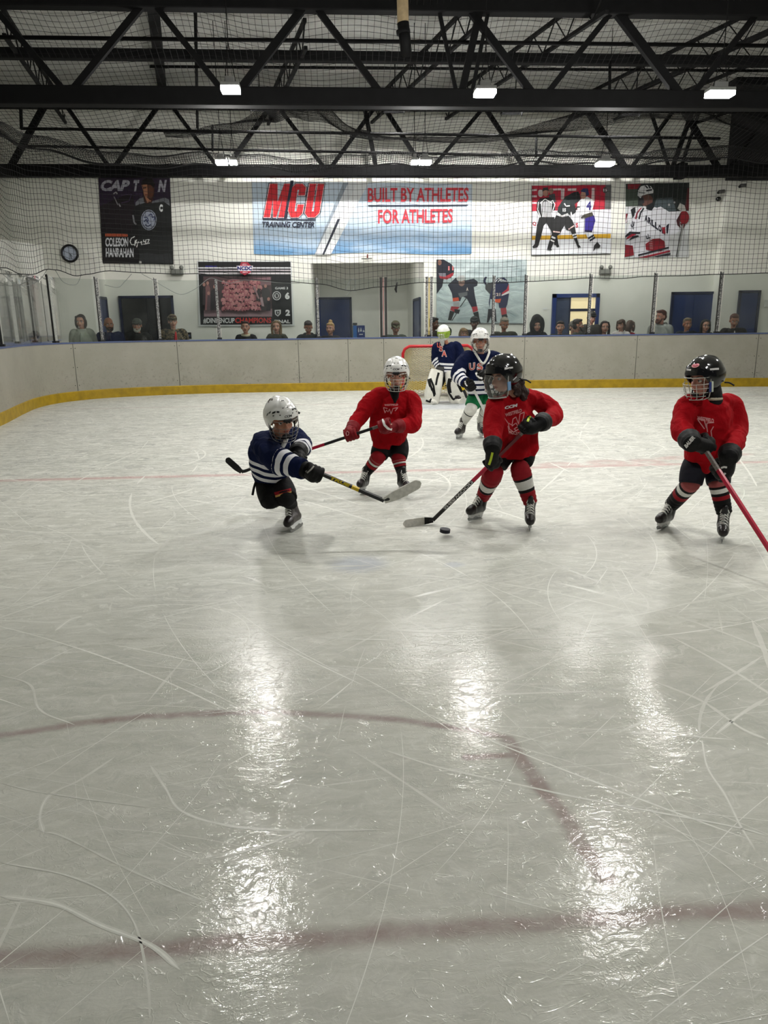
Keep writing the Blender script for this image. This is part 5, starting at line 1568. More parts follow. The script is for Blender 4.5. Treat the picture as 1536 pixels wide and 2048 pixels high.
        for ph in (-34, -20, 20, 34): m.ell(cp(ph, -.085), (.016 * s, .006 * s, .011 * s), R=R)
        m.build('shield_rim', mat('clear_white_rim', rgb(190, 190, 186), .3), o)
    return o, pt, L

# ---- marks printed on cloth, placed where the photograph shows them on the garment
def cam_hit(bvh, px, py):
    h = bvh.ray_cast(EYEP, ray(px, py).normalized(), 60)
    return h[0], h[1]
def print_text(part, bvh, body, p00, p10, p01, mt, bold=.03, shear=0.0, name='lettering', lift=.003):
    a, b, c = (cam_hit(bvh, *p)[0] for p in (p00, p10, p01))
    if None in (a, b, c): return None
    m = MB(); text_quad(m, body, a, b, c, 0, bold, shear)
    me = wrap_on(m, bvh, (a + b + c) / 3 - EYEP, lift)
    return link_mesh(name, me, mt, part, False)
def print_lines(part, bvh, lines, w, mt, name='emblem', lift=.0025):
    m = MB()
    for pp in lines:
        P = []
        for (x0, y0), (x1, y1) in zip(pp, pp[1:]):
            n = max(2, int(sqrt((x1 - x0) ** 2 + (y1 - y0) ** 2) / 2))
            for i in range(n + (1 if (x1, y1) == pp[-1] else 0)):
                h, nn = cam_hit(bvh, x0 + (x1 - x0) * i / n, y0 + (y1 - y0) * i / n)
                if h is not None and (not P or (h - P[-1]).length < .05): P.append(h + (EYEP - h).normalized() * lift)
        vs = []
        for i, q in enumerate(P):
            t = P[min(i + 1, len(P) - 1)] - P[max(i - 1, 0)]
            if t.length < 1e-6: continue
            nn = t.normalized().cross((EYEP - q).normalized()).normalized() * w / 2
            vs += [q + nn, q - nn]
        m.add(vs, [(2 * i, 2 * i + 1, 2 * i + 3, 2 * i + 2) for i in range(len(vs) // 2 - 1)])
    return m.build(name, mt, part, smooth=False) if m.f else None

# ---- sticks
def stick(butt, heel, toe, label, shaft_cols, blade_cols, w=.024, h=.019, bend=.02, bladeh=.056, face=None, group='hockey sticks'):
    """shaft_cols: [(start, end, material)] along the shaft; the blade runs from heel to toe"""
    root = thing('hockey_stick', heel, label, 'hockey stick', group)
    d = heel - butt
    fw = (toe - heel).normalized()
    upb = face if face is not None else Z
    upb = (upb - fw * upb.dot(fw)).normalized()
    nrm = fw.cross(upb)
    for a, b, mt in shaft_cols:
        MB().bar(butt + d * a, butt + d * b, w, h, up=nrm).build('shaft', mt, root, smooth=False)
    # hosel and blade in one sweep
    dl = d.normalized()
    n = 14; rings = []
    Lb = (toe - heel).length
    for i in range(n + 1):
        t = i / n
        q = heel + fw * (Lb * t) + nrm * (bend * t * t)
        hh = bladeh * (.62 + .38 * min(1, t * 3.2)) * (1 if t < .86 else sqrt(max(.06, 1 - ((t - .86) / .145) ** 2)))
        th = .0065 - .003 * t
        lo = q - upb * (hh * .5); hi = q + upb * (hh * .5)
        rings.append([lo - nrm * th, lo + nrm * th, hi + nrm * th, hi - nrm * th])
    m = MB(); k = len(blade_cols)
    mi = [min(int(i / n * k * 1.0), k - 1) for i in range(n)]
    m.loft(rings, mi=mi)
    m.build('blade', blade_cols, root, smooth=True, angle=40)
    MB().limb([heel - dl * .09, heel - dl * .02, heel + fw * .03], [.012, .015, .016], n=8, sx=1.0, sy=.6, hint=nrm).build('hosel', shaft_cols[-1][2], root)
    return root, nrm

# ---- a skating child
def player(sp):
    """sp: dict of joints (world points), clothes and colours; a = image-left side, b = image-right side"""
    J = sp['J']; root = thing('person', (J['pelvis'].x, J['pelvis'].y, 0), sp['label'], 'person', sp.get('group'))
    R = frame(sp['look'], sp.get('head_up', Z)); hs = sp.get('hs', .97); hc = J['head']
    ax_sh = (J['shb'] - J['sha']).normalized(); ax_hip = (J['hipb'] - J['hipa']).normalized()
    # skates first: they give the ankles
    for k in 'ab':
        f = sp['foot' + k]
        J['ank' + k] = skate(root, f[0], f[1], f[2] if len(f) > 2 else Z, sp.get('fs', .95), sp.get('boot', BOOT), off_ice=f[3] if len(f) > 3 else 0.0)
    # body
    m = MB(); head_shapes(m, hc, R, hs)
    nb = J['neck']
    m.limb([nb - (hc - nb) * .1, hc + R @ V((0, -.015, -.05)) * hs], [.042, .044], n=14)
    torso_rings(m, [J['pelvis'], J['pelvis'].lerp(J['chest'], .55), J['chest'], nb], [ax_hip, ax_hip, ax_sh, ax_sh], [.10, .10, .115, .05], [.075, .07, .075, .045])
    for k in 'ab':
        m.limb([nb.lerp(J['sh' + k], .5), J['sh' + k], J['el' + k], J['wr' + k], J['hand' + k]], [.042, .040, .034, .027, .025], n=12)
        h_, n_, a_ = J['hip' + k], J['kn' + k], J['ank' + k]; m.limb([J['pelvis'].lerp(h_, .8), h_.lerp(n_, .3), h_.lerp(n_, .85), n_, n_.lerp(a_, .3), a_], [.060, .054, .042, .038, .038, .034], n=12)
    body = m.remesh('body', [skin_mat(sp.get('skin', 'fair'))], root, vox=.0065, smooth=2)
    finish_head(root, body, hc, R, hs, sp.get('brow', (70, 50, 36)))
    if sp.get('neck_guard'):
        m = MB(); m.limb([nb - (hc - nb) * .12, nb.lerp(hc, .35) - (R @ V((0, .022, 0))), hc + R @ V((0, -.035, -.055)) * hs], [.070, .066, .076], n=18)
        m.build('neck_guard', MATS['cloth_black'], root)
    # jersey
    m = MB(); jr = sp['jersey']
    hem = J['hem']; wst = hem.lerp(J['chest'], .45)
    torso_rings(m, [hem, wst, J['chest'], J['chest'].lerp(nb, .62), nb + (nb - J['chest']).normalized() * .015], [ax_hip, ax_hip.lerp(ax_sh, .5), ax_sh, ax_sh, ax_sh], jr['rx'], jr['ry'])
    for k in 'ab':
        r = jr['arm' + k] = [q * jr.get('slim', .86) * (.86 if i_ == 3 else 1) for i_, q in enumerate(jr['arm' + k])]
        ce = J['wr' + k] + (J['wr' + k] - J['el' + k]).normalized() * jr.get('cuff', .012)
        m.limb([nb.lerp(J['sh' + k], .45), J['sh' + k], J['el' + k], ce], r, n=20, sub=6, round1=False)
    for pts, rr in jr.get('extra', ()): m.limb(pts, rr, n=18, round1=True)
    jm = sp['jersey_mat']
    jer = m.remesh('jersey', [jm], root, vox=.0085, smooth=4, fold=jr.get('fold', .017), fscale=jr.get('fscale', 8.0), seed=sp.get('seed', 1))
    if sp.get('striped'):
        off = origin(jer); sl, hm = [], []
        ax = (J['chest'] - hem).normalized()
        for v in jer.data.vertices:
            p = v.co + off; best = 9.0
            for k in 'ab':
                r = jr['arm' + k]
                ce = J['wr' + k] + (J['wr' + k] - J['el' + k]).normalized() * jr.get('cuff', .012)
                t, d = seg_param(p, J['el' + k], ce)
                rad = r[2] + (r[3] - r[2]) * t
                if d < rad * 1.32 and t > .02: best = min(best, (1 - t) * (ce - J['el' + k]).length)
            sl.append(best); hm.append((p - hem).dot(ax) if best > 8 else 9.0)
        for nm, arr in (('sleeve', sl), ('hem', hm)):
            at = jer.data.attributes.new(nm, 'FLOAT', 'POINT'); at.data.foreach_set('value', arr)
    # pants
    m = MB(); pr = sp['pants']
    torso_rings(m, [J['pelvis'] - Z * .07, J['pelvis'], J['pelvis'] + (J['chest'] - J['pelvis']) * .45], [ax_hip] * 3, [.11, .125, .115], [.09, .105, .09])
    for k in 'ab':
        e = J['hip' + k].lerp(J['kn' + k], pr['len'])
        m.limb([J['hip' + k].lerp(J['pelvis'], .3), J['hip' + k].lerp(e, .5), e], [pr['r'] * .98, pr['r'], pr['r'] * .92], n=16, round1=False)
    pants = m.remesh('hockey_pants', [pr['mat']], root, vox=.010, smooth=3, fold=.005, seed=sp.get('seed', 1) + 3)
    # socks over shin pads
    for k in 'ab':
        kn, an = J['kn' + k], J['ank' + k]
        up_ = J['hip' + k].lerp(kn, sp.get('sock_from', .86))
        mid = kn.lerp(an, .5)
        banded_limb([up_, kn, mid, an - (an - kn).normalized() * .0], sp.get('sock_r', [.066, .068, .060, .057, .050, .046]), sp['sock_bands'], sp['sock_mats'], 'sock', root, fold=.03, seed=ord(k))
    # gloves
    gl = []
    for k in 'ab':
        if sp.get('noglove' + k): continue
        gl.append(glove(root, J['hand' + k], sp['axis' + k], J['wr' + k], sp['glove_mat'], sp.get('cuff_mat'), sp.get('gs', 1.0), sp.get('flip' + k, 1), J['el' + k]))
    return root, jer, pants, gl, R, hs
# ================================================================== the players on the ice
RED = fabric('red_jersey', (172, 14, 26)); RED = striped_jersey('red_jersey', (142, 7, 17), (255, 255, 255), [], [])
NAVY = striped_jersey('navy_jersey', (12, 22, 52), (222, 222, 226), [(.075, .115), (.140, .180), (.205, .245)], [(.02, .05), (.075, .105), (.13, .16)])
NAVYF = striped_jersey('navy_jersey_far', (11, 19, 48), (222, 222, 226), [(.03, .065), (.09, .125), (.15, .185)], [(.015, .055), (.08, .12), (.145, .185)])
BLKC = fabric('black', (11, 11, 12)); NVYC = fabric('navy_pants', (17, 17, 28)); GRN = fabric('green_pants', (12, 108, 62)); WHC = fabric('white', (206, 206, 200)); REDS = fabric('red_sock', (136, 14, 26)); PINKS = fabric('faded_red', (150, 76, 76)); GOLD = fabric('gold', (190, 150, 84))
GLV = mat('black_glove_leather', rgb(13, 13, 14), .6, spec=.2, var=.3, nscale=25, bump=.2); GLR = mat('red_glove_leather', rgb(116, 10, 20), .6, spec=.2, var=.2, bump=.2)
WHP = mat('white_print', rgb(216, 214, 212), .7, var=.05); YEL = mat('yellow_print', rgb(200, 176, 30), .5, var=.05); PNK = mat('pale_pink_print', rgb(214, 150, 150), .7, var=.05); NEON = mat('neon_yellow_trim', rgb(186, 206, 40), .5, var=.05)
WSHELL = mat('white_helmet_shell', rgb(216, 216, 212), .22, var=.03, spec=.5, coat=.4); BSHELL = mat('black_helmet_shell', rgb(8, 8, 9), .14, var=.05, spec=.4, coat=.3)
CAGEW = mat('pale_cage_wire', rgb(190, 190, 184), .35, metal=.3, var=0); CAGED = mat('steel_cage_wire', rgb(120, 120, 122), .3, metal=.7, var=0)
ST_RED = mat('red_stick_gloss', rgb(170, 24, 54), .25, var=.06); ST_BLK = mat('black_stick', rgb(20, 19, 20), .3, var=.1); ST_YEL = mat('yellow_stick', rgb(206, 176, 20), .35, var=.05); ST_GRY = mat('grey_stick_tape', rgb(120, 112, 108), .7, var=.3, nscale=60); TAPEW = mat('worn_white_tape', rgb(196, 194, 186), .8, var=.15, nscale=40); TAPEB = mat('black_tape', rgb(24, 24, 25), .85, var=.1); ST_DRED = mat('dark_red_stick', rgb(96, 22, 30), .4, var=.1); ST_WHT = mat('white_stick', rgb(206, 206, 206), .35, var=.05)

def toe_heel(t, h, z=0.0):
    a, b = G(t[0], t[1], z), G(h[0], h[1], z)
    return (a + b) / 2, a - b
def hips(J, w=.085):
    ax = (J['shb'] - J['sha']); ax.z *= .3; ax = ax.normalized()
    J['hipa'] = J['pelvis'] - ax * w - Z * .03; J['hipb'] = J['pelvis'] + ax * w - Z * .03

# ---------------- red jersey, black helmet, centre
y = 5.3
J = dict(head=A(1006, 753, 5.22), neck=A(1024, 795, 5.27), chest=A(1025, 828, 5.30), pelvis=A(1032, 893, 5.36), sha=A(992, 812, 5.20), shb=A(1074, 801, 5.36),
         ela=A(986, 856, 5.10), wra=A(985, 895, 4.92), elb=A(1108, 829, 5.28), wrb=A(1082, 846, 5.0), hem=A(1030, 908, 5.33))
hips(J)
J['hipa'] = A(1008, 900, 5.32); J['hipb'] = A(1050, 898, 5.36)
J['kna'] = A(986, 948, 5.24); J['knb'] = A(1041, 940, 5.24)
butt = A(1066, 842, 5.02); hand2 = A(985, 922, 4.99)
heel = G(866, 1040, .035)
J['handa'] = A(983, 921, 5.0); J['handb'] = A(1056, 853, 5.03)
d = (J['handa'] - J['handb'])
toe = G(804, 1046, .03)
fa = toe_heel((928, 1047), (974, 1030)); fb = (G(1059, 1056), V((-.25, -1, 0)))
R2 = dict(J=J, label='child in red jersey and black helmet with clear shield, long dark hair', look=(-.89, -.46, -.13), hs=.97, skin='fair', foota=(fa[0], fa[1], V((.18, -.08, 1))), footb=fb, boot=BOOT,
          jersey=dict(rx=[.165, .165, .165, .130, .060], ry=[.135, .125, .120, .095, .058], arma=[.075, .088, .085, .070], armb=[.075, .085, .082, .066], extra=[([A(1048, 845, 5.32), A(1058, 895, 5.3)], [.10, .085]), ([A(1000, 850, 5.24), A(1002, 898, 5.22)], [.10, .075])]),
          jersey_mat=RED, seed=2, pants=dict(mat=BLKC, r=.088, len=.66), sock_bands=[(0, .30, 1), (.30, .36, 2), (.36, .60, 3), (.60, .68, 2), (.68, 1.01, 1)], sock_mats=[REDS, REDS, BLKC, WHC],
          sock_r=[.070, .076, .070, .062, .058, .052], glove_mat=GLV, axisa=d, axisb=d, gs=1.16)
root, jer, pants, gl, R, hs = player(R2)
hel, hpt, L = helmet(root, J['head'], R, hs * 1.02, BSHELL, 'shield', clip=False)
m = MB(); m.box(L(-.108, .040, -.055), (.010, .030, .062), rot=R, bev=.003); m.build('side_clip', mat('blue_white_clip', rgb(120, 160, 200), .4), hel)
bv = bvh_of(hel)
print_lines(hel, bv, [[(1009, 738), (1018, 736), (1026, 735)]], .012, WHP, 'side_stripe', .002); print_lines(hel, bv, [[(1026, 760), (1033, 753)]], .010, WHP, 'rear_stripe', .002)
m = MB()
rr = random.Random(5)
for i in range(46):
    f = rr.random()
    p = J['head'] + R @ V((rr.uniform(-.065, .065), -.095 - .05 * f + rr.uniform(-.03, .02), -.045 - .15 * f))
    m.ell(p, (.022 + .012 * rr.random()), nu=10, nv=7)
for s_ in (-1, 1):
    for i in range(12): m.ell(J['head'] + R @ V((s_ * .075, -.03 - .05 * rr.random(), -.06 - .10 * rr.random())), .02, nu=10, nv=7)
m.remesh('hair', [mat('dark_brown_hair', rgb(44, 26, 22), .5, var=.4, nscale=60, bump=.6, bscale=90)], root, vox=.008, smooth=1, fold=.012, fscale=26)
bv = bvh_of(jer)
print_text(jer, bv, 'CCM', (1010, 819), (1036, 813), (1009, 813), WHP, .06, .2)
print_text(jer, bv, 'WESTFIELD', (1011, 834), (1044, 824), (1010, 827), PNK, .03)
print_lines(jer, bv, [[(1009, 836), (1016, 846), (1024, 850), (1026, 838), (1032, 834), (1037, 848), (1040, 828), (1049, 824), (1046, 838), (1043, 848)], [(1009, 836), (1018, 838), (1022, 836)],
                      [(1017, 848), (1019, 858), (1027, 864), (1038, 858)], [(1024, 852), (1032, 846), (1036, 853), (1028, 858), (1034, 862)], [(1016, 852), (1018, 862), (1026, 868), (1036, 868)]], .006, PNK, 'emblem')
print_text(jer, bv, 'HOCKEY', (1018, 868), (1044, 872), (1017, 861), PNK, .03)
bv = bvh_of(pants)
print_text(pants, bv, 'CCM', (1026, 910), (1052, 913), (1027, 904), WHP, .06, .2)
for g, ln in ((gl[0], [[(985, 905), (982, 918), (978, 930)]]), (gl[1], [[(1055, 843), (1058, 836), (1064, 832)]])): print_lines(g, bvh_of([g] + list(g.children)), ln, .016, NEON, 'neon_piping', .004)
SR2, nr = stick(J['handb'] - d.normalized() * .10, heel, toe, 'black and red hockey stick with white taped blade by the puck',
      [(0, .16, ST_GRY), (.16, .38, ST_DRED), (.38, .60, ST_RED), (.60, 1.0, ST_BLK)], [TAPEB, TAPEW, TAPEW, TAPEW], bend=-.03, bladeh=.06)
def shaft_text(root, a, b, body, mt, w, side, f0, f1, bold=.03, shear=.15, flip=False):
    """lettering along a shaft from a to b, facing the viewer's side of the stick"""
    d = (b - a); t = d.normalized(); tocam = (EYEP - (a + d * .5)).normalized()
    u = tocam.cross(t).normalized(); n = t.cross(u).normalized()
    if n.dot(tocam) < 0: n = -n
    p0, p1 = a + d * f0, a + d * f1
    up_ = u if side > 0 else -u
    m = MB(); text_quad(m, body, p0 - up_ * w / 2 + n * .0165, p1 - up_ * w / 2 + n * .0165, p0 + up_ * w / 2 + n * .0165, 0, bold, shear)
    return m.build('lettering', mt, root, smooth=False)
sb = J['handb'] - d.normalized() * .10
shaft_text(SR2, heel, sb, 'SHERWOOD', WHP, .021, -1, .12, .40)

# ---------------- red jersey, black helmet, far right
J = dict(head=A(1408, 757, 4.76), neck=A(1422, 800, 4.80), chest=A(1420, 838, 4.82), pelvis=A(1412, 910, 4.88), sha=A(1374, 815, 4.78), shb=A(1466, 813, 4.90),
         ela=A(1364, 856, 4.70), wra=A(1382, 884, 4.47), elb=A(1472, 868, 4.80), wrb=A(1458, 912, 4.46), hem=A(1412, 918, 4.83))
J['hipa'] = A(1392, 915, 4.86); J['hipb'] = A(1432, 915, 4.90); J['kna'] = A(1382, 966, 4.80); J['knb'] = A(1436, 966, 4.80)
J['handa'] = A(1406, 890, 4.56); J['handb'] = A(1444, 940, 4.54)
d = J['handb'] - J['handa']
heel = G(1588, 1176, .04)
heel = J['handb'] + (heel - J['handb'])
toe = heel + V((.10, -.27, -.01))
fa = toe_heel((1303, 1067), (1347, 1047)); fb = (G(1443, 1079), V((-.46, -.9, 0)))
R3 = dict(J=J, label='child in red jersey and black caged helmet farthest right, looking left', look=(-.96, -.26, -.12), hs=.97, skin='pink', neck_guard=True, foota=(fa[0], fa[1], V((.2, -.05, 1))), footb=fb,
          jersey=dict(rx=[.150, .165, .165, .130, .060], ry=[.125, .125, .120, .095, .058], arma=[.075, .088, .086, .066], armb=[.075, .088, .088, .070],
                      extra=[([A(1412, 880, 4.83), A(1411, 915, 4.79), A(1411, 932, 4.78)], [.10, .085, .06])]),
          jersey_mat=RED, seed=5, pants=dict(mat=NVYC, r=.088, len=1.04), sock_from=.98, sock_bands=[(0, .26, 1), (.26, .31, 3), (.31, .36, 2), (.36, .44, 4), (.44, .50, 2), (.50, .585, 5), (.585, 1.01, 2)], sock_mats=[PINKS, PINKS, BLKC, PINKS, WHC, REDS],
          glove_mat=GLV, axisa=d, axisb=d, gs=1.22, brow=(90, 62, 44))
R3['sock_bands'] = [(0, .13, 1), (.13, .20, 2), (.20, .34, 4), (.34, .43, 2), (.43, .56, 5), (.56, 1.01, 2)]
R3['sock_r'] = [.064, .064, .060, .058, .056, .052]
root, jer, pants, gl, R, hs = player(R3)
hel, hpt, L = helmet(root, J['head'], R, hs * .97, BSHELL, CAGEW, clip=False, cage_r=.0023)
m = MB(); m.box(L(-.112, .030, -.045), (.010, .014, .070), rot=R, bev=.003); m.build('side_clip', mat('pale_clip', rgb(206, 212, 196), .4), hel)
m = MB(); m.box(L(-.110, .046, -.045), (.010, .014, .066), rot=R, bev=.003); m.build('blue_clip_strip', mat('blue_clip', rgb(44, 60, 130), .4), hel)
bv = bvh_of(hel)
print_lines(hel, bv, [[(1420, 739), (1430, 738), (1438, 737.5)]], .012, WHP, 'side_stripe', .002); print_lines(hel, bv, [[(1373, 739), (1378, 739.5), (1382, 740)]], .012, WHP, 'brow_stripe', .002)
h0, n0 = cam_hit(bv, 1391, 731)
if h0 is not None:
    fr = frame(n0)
    m = MB(); m.ell(h0, (.026, .004, .021), 0, R=fr); m.ell(h0 + n0 * .001, (.022, .004, .017), 1, R=fr)
    m.bar(h0 + n0 * .004 + fr @ V((-.010, 0, -.006)), h0 + n0 * .004 + fr @ V((.010, 0, .006)), .006, .002, 0, up=n0); m.bar(h0 + n0 * .004 + fr @ V((.004, 0, -.009)), h0 + n0 * .004 + fr @ V((.008, 0, .008)), .005, .002, 0, up=n0)
    m.build('round_sticker', [PNK, mat('sticker_red', rgb(168, 30, 70), .5)], hel)
MB().tube([J['neck'] + frame((0, -1, 0)) @ V((.062 * cos(a_), .062 * sin(a_), .012)) for a_ in [2 * pi * i / 24 for i in range(24)]], .012, n=8, closed=True).build('collar', fabric('cream_collar', (176, 166, 146)), root)
bv = bvh_of(jer)
print_text(jer, bv, 'WESTFIELD', (1394, 840), (1427, 846), (1395, 832), PNK, .03)
print_lines(jer, bv, [[(1394, 838), (1408, 839), (1413, 856), (1414, 846), (1428, 845)], [(1396, 840), (1409, 858)], [(1413, 848), (1415, 864)], [(1427, 853), (1422, 862), (1424, 876)]], .006, PNK, 'emblem')
bv = bvh_of([gl[0]] + list(gl[0].children)); print_text(gl[0], bv, 'BAUER', (1373, 897), (1391, 876), (1367, 892), WHP, .06, .2)
bv = bvh_of([gl[1]] + list(gl[1].children)); print_text(gl[1], bv, 'BAUER', (1447, 923), (1480, 928), (1449, 916), WHP, .06, .2); print_lines(gl[1], bv, [[(1442, 936), (1448, 934), (1454, 935)], [(1442, 957), (1446, 952), (1451, 946)]], .012, WHP, 'palm_strip', .004)
tube_top = J['handa'] - d.normalized() * .06
SR3, nr = stick(tube_top, heel, toe, 'glossy red hockey stick with grey grip running out of the right edge', [(0, .24, ST_GRY), (.24, 1.0, ST_RED)], [TAPEB], bend=-.03)

# ---------------- red jersey, white helmet
J = dict(head=A(793, 749, 6.50), neck=A(788, 785, 6.60), chest=A(785, 815, 6.62), pelvis=A(785, 878, 6.68), sha=A(748, 797, 6.58), shb=A(824, 803, 6.62),
         ela=A(716, 838, 6.46), wra=A(704, 858, 6.34), elb=A(824, 846, 6.46), wrb=A(794, 853, 6.32), hem=A(776, 886, 6.60))
J['hipa'] = A(768, 884, 6.64); J['hipb'] = A(800, 880, 6.68); J['kna'] = A(758, 912, 6.52); J['knb'] = A(797, 916, 6.54)
J['handa'] = A(702, 871, 6.28); J['handb'] = A(768, 849, 6.26)
d = J['handa'] - J['handb']
heel = A(520, 917, 6.05)
heel = J['handa'] + d.normalized() * 1.02
toe = heel + V((-.13, .0, .12))
fa = (G(724, 985), V((-.35, -.95, 0))); fb = (G(806, 987), V((.3, -.95, 0)))
R1 = dict(J=J, label='child in red jersey and white helmet facing forward, left of the goal', look=(-.10, -1, -.10), hs=.97, skin='fair', foota=(fa[0], fa[1], V((.2, .1, 1))), footb=fb,
          jersey=dict(rx=[.150, .180, .190, .150, .062], ry=[.125, .130, .125, .10, .060], arma=[.08, .095, .085, .066], armb=[.08, .095, .095, .075],
                      extra=[([A(772, 860, 6.58), A(764, 888, 6.54)], [.12, .08])]),
          jersey_mat=RED, seed=8, pants=dict(mat=BLKC, r=.090, len=.98), sock_from=.95, sock_bands=[(0, .24, 1), (.24, .29, 3), (.29, .38, 1), (.38, .47, 4), (.47, .50, 2), (.50, .64, 1), (.64, 1.01, 2)], sock_mats=[REDS, REDS, BLKC, PINKS, WHC],
          glove_mat=GLR, axisa=d, axisb=d, gs=1.08)
root, jer, pants, gl, R, hs = player(R1)
hel, hpt, L = helmet(root, J['head'], R, hs, WSHELL, CAGEW)
m = MB(); text_quad(m, 'CCM', L(.030, .1475, .064), L(-.030, .1475, .064), L(.030, .144, .078), 0, .05, .2); m.build('lettering', VENT, hel, smooth=False)
MB().limb([J['neck'] + V((0, -.045, .03)), J['neck'] + V((.0, -.085, -.03)), J['neck'] + V((.0, -.105, -.075))], [.05, .035, .012], n=12, sy=.5).build('neck_guard', BLKC, root)
bv = bvh_of(jer)
print_text(jer, bv, 'WESTFIELD', (769, 812), (796, 811), (769, 808.5), PNK, .03)
print_lines(jer, bv, [[(767, 815), (770, 826), (773, 820), (776, 824), (779, 818), (782, 828), (786, 817), (796, 815), (790, 822)], [(767, 815), (775, 817)]], .006, PNK, 'emblem')
bg = bvh_of([gl[1]] + list(gl[1].children)); print_lines(gl[1], bg, [[(768, 832), (766, 840), (769, 850), (776, 857), (784, 859)]], .02, WHP, 'white_arc', .006); print_lines(gl[0], bvh_of([gl[0]] + list(gl[0].children)), [[(692, 866), (694, 862), (698, 865), (697, 870), (693, 871), (692, 866)]], .006, PNK, 'ring_mark', .004)
SR1, nr = stick(J['handb'] - d.normalized() * .06, heel, toe, 'red and black hockey stick passing behind the crouching navy player', [(0, .12, ST_GRY), (.12, .44, ST_BLK), (.44, .66, ST_RED), (.66, .86, ST_DRED), (.86, 1, ST_BLK)], [TAPEB], bend=.02, face=V((.6, 0, .8)))
shaft_text(SR1, heel, J['handb'] - d.normalized() * .06, 'CCM', WHP, .026, 1, .28, .46, .05)

# ---------------- navy jersey, white helmet, crouching left
J = dict(head=A(563, 838, 5.06), neck=A(552, 872, 5.20), chest=A(546, 896, 5.28), pelvis=A(542, 955, 5.42), sha=A(524, 890, 5.16), shb=A(590, 872, 5.36),
         ela=A(560, 922, 4.98), wra=A(606, 938, 4.86), elb=A(604, 893, 5.26), wrb=A(596, 904, 5.06), hem=A(534, 952, 5.36))
J['hipa'] = A(530, 962, 5.42); J['hipb'] = A(560, 960, 5.40); J['kna'] = A(541, 1000, 5.24); J['knb'] = A(572, 995, 5.22)
J['handa'] = A(630, 943, 4.80); J['handb'] = A(593, 926, 4.98)
butt = A(590, 925, 4.98); heel = A(768, 1001, 4.86); toe = A(842, 969, 4.80)
d = heel - J['handa']
fb = toe_heel((582, 1066), (611, 1049)); 
ankb_off = A(574, 986, 5.85)
N1 = dict(J=J, label='child in navy jersey and white helmet crouching left, lunging with one striped arm forward', look=(.40, -.90, -.22), head_up=V((-.12, 0, 1)), hs=.97, skin='tan',
          foota=(ankb_off - Z * .12, V((.1, .25, -.9)), V((.1, .9, .3))), footb=(fb[0], fb[1], V((-.32, .08, .94))), boot=BOOTG,
          jersey=dict(rx=[.125, .150, .165, .135, .060], ry=[.12, .125, .125, .10, .058], arma=[.078, .105, .110, .098], armb=[.07, .085, .08, .065], cuff=.01,
                      extra=[([A(524, 905, 5.28), A(522, 948, 5.34)], [.10, .075])]),
          jersey_mat=NAVY, striped=True, seed=11, pants=dict(mat=BLKC, r=.088, len=1.10), sock_bands=[(0, .34, 0), (.34, .40, 0), (.40, 1.01, 0)], sock_mats=[BLKC, REDS, GOLD],
          glove_mat=GLV, axisa=d, axisb=d, gs=1.12)
root, jer, pants, gl, R, hs = player(N1)
hel, hpt, L = helmet(root, J['head'], R, hs * 1.0, WSHELL, CAGED, cage_r=.0017)
m = MB(); text_quad(m, 'CCM', L(.026, .148, .062), L(-.030, .148, .062), L(.026, .145, .078), 0, .05, .2); m.build('lettering', VENT, hel, smooth=False)
bv = bvh_of(hel); print_lines(hel, bv, [[(537, 806), (539, 799), (541, 796), (543, 799), (546, 798)], [(536, 803), (541, 800), (545, 801)]], .008, mat('grey_star_print', rgb(80, 70, 64), .5), 'star_print', .002)
m = MB(); m.tube(catmull([L(-.09, -.085, -.01), L(-.115, -.12, .0), L(-.15, -.13, -.012), L(-.185, -.12, -.03)], 5), .0085, n=7); m.build('loose_strap', STRAP, hel)
MB().tube(catmull([J['neck'] + V((.075, -.01, .02)), J['neck'] + V((.075, -.07, -.015)), J['neck'] + V((.035, -.12, -.075)), J['neck'] + V((-.02, -.11, -.04)), J['neck'] + V((-.085, -.06, .005)), J['neck'] + V((-.085, .03, .03))], 5), .016, n=8).build('collar', WHC, root)
bv = bvh_of(pants)
def band_px(part, bvh, a, b, c, d_, mt, nm):
    m = MB(); P4 = []
    for f in [i / 12 for i in range(13)]:
        for q0, q1 in ((a, b), (c, d_)):
            h, n_ = cam_hit(bvh, q0[0] + (q1[0] - q0[0]) * f, q0[1] + (q1[1] - q0[1]) * f)
            P4.append(h + (EYEP - h).normalized() * .004 if h is not None else None)
    for i in range(12):
        q = (P4[2 * i], P4[2 * i + 2], P4[2 * i + 3], P4[2 * i + 1])
        if None not in q: m.add(q, [(0, 1, 2, 3)])
    if m.f: m.build(nm, mt, part, smooth=False)
band_px(pants, bv, (548, 985), (582, 976), (550, 991), (583, 982), REDS, 'red_stripe'); band_px(pants, bv, (550, 991), (583, 982), (551, 995), (583, 985), GOLD, 'gold_stripe')
m = MB(); m.tube(catmull([A(512, 963, 5.34), A(508, 975, 5.33), A(505, 990, 5.33)], 4), .010, n=6); m.build('hanging_lace', STRAP, pants)
g0 = bvh_of([gl[0]] + list(gl[0].children)); print_lines(gl[0], g0, [[(611, 944), (619, 937), (626, 929)], [(614, 946), (622, 939), (628, 932)]], .010, mat('grey_glove_print', rgb(150, 148, 140), .6), 'cuff_print', .005)
SN1, nr = stick(butt, heel, toe, 'black and yellow hockey stick swung by the crouching navy player, pale blade lifted', [(0, .20, ST_BLK), (.20, .64, ST_BLK), (.64, .72, ST_YEL), (.72, 1.0, ST_BLK)], [TAPEW], bend=-.03, bladeh=.075, face=V((-.25, -.35, 1)))
shaft_text(SN1, butt, heel, 'TRUE', YEL, .022, 1, .40, .62, .06)
shaft_text(SN1, butt, heel, '//', YEL, .020, 1, .26, .31, .05)

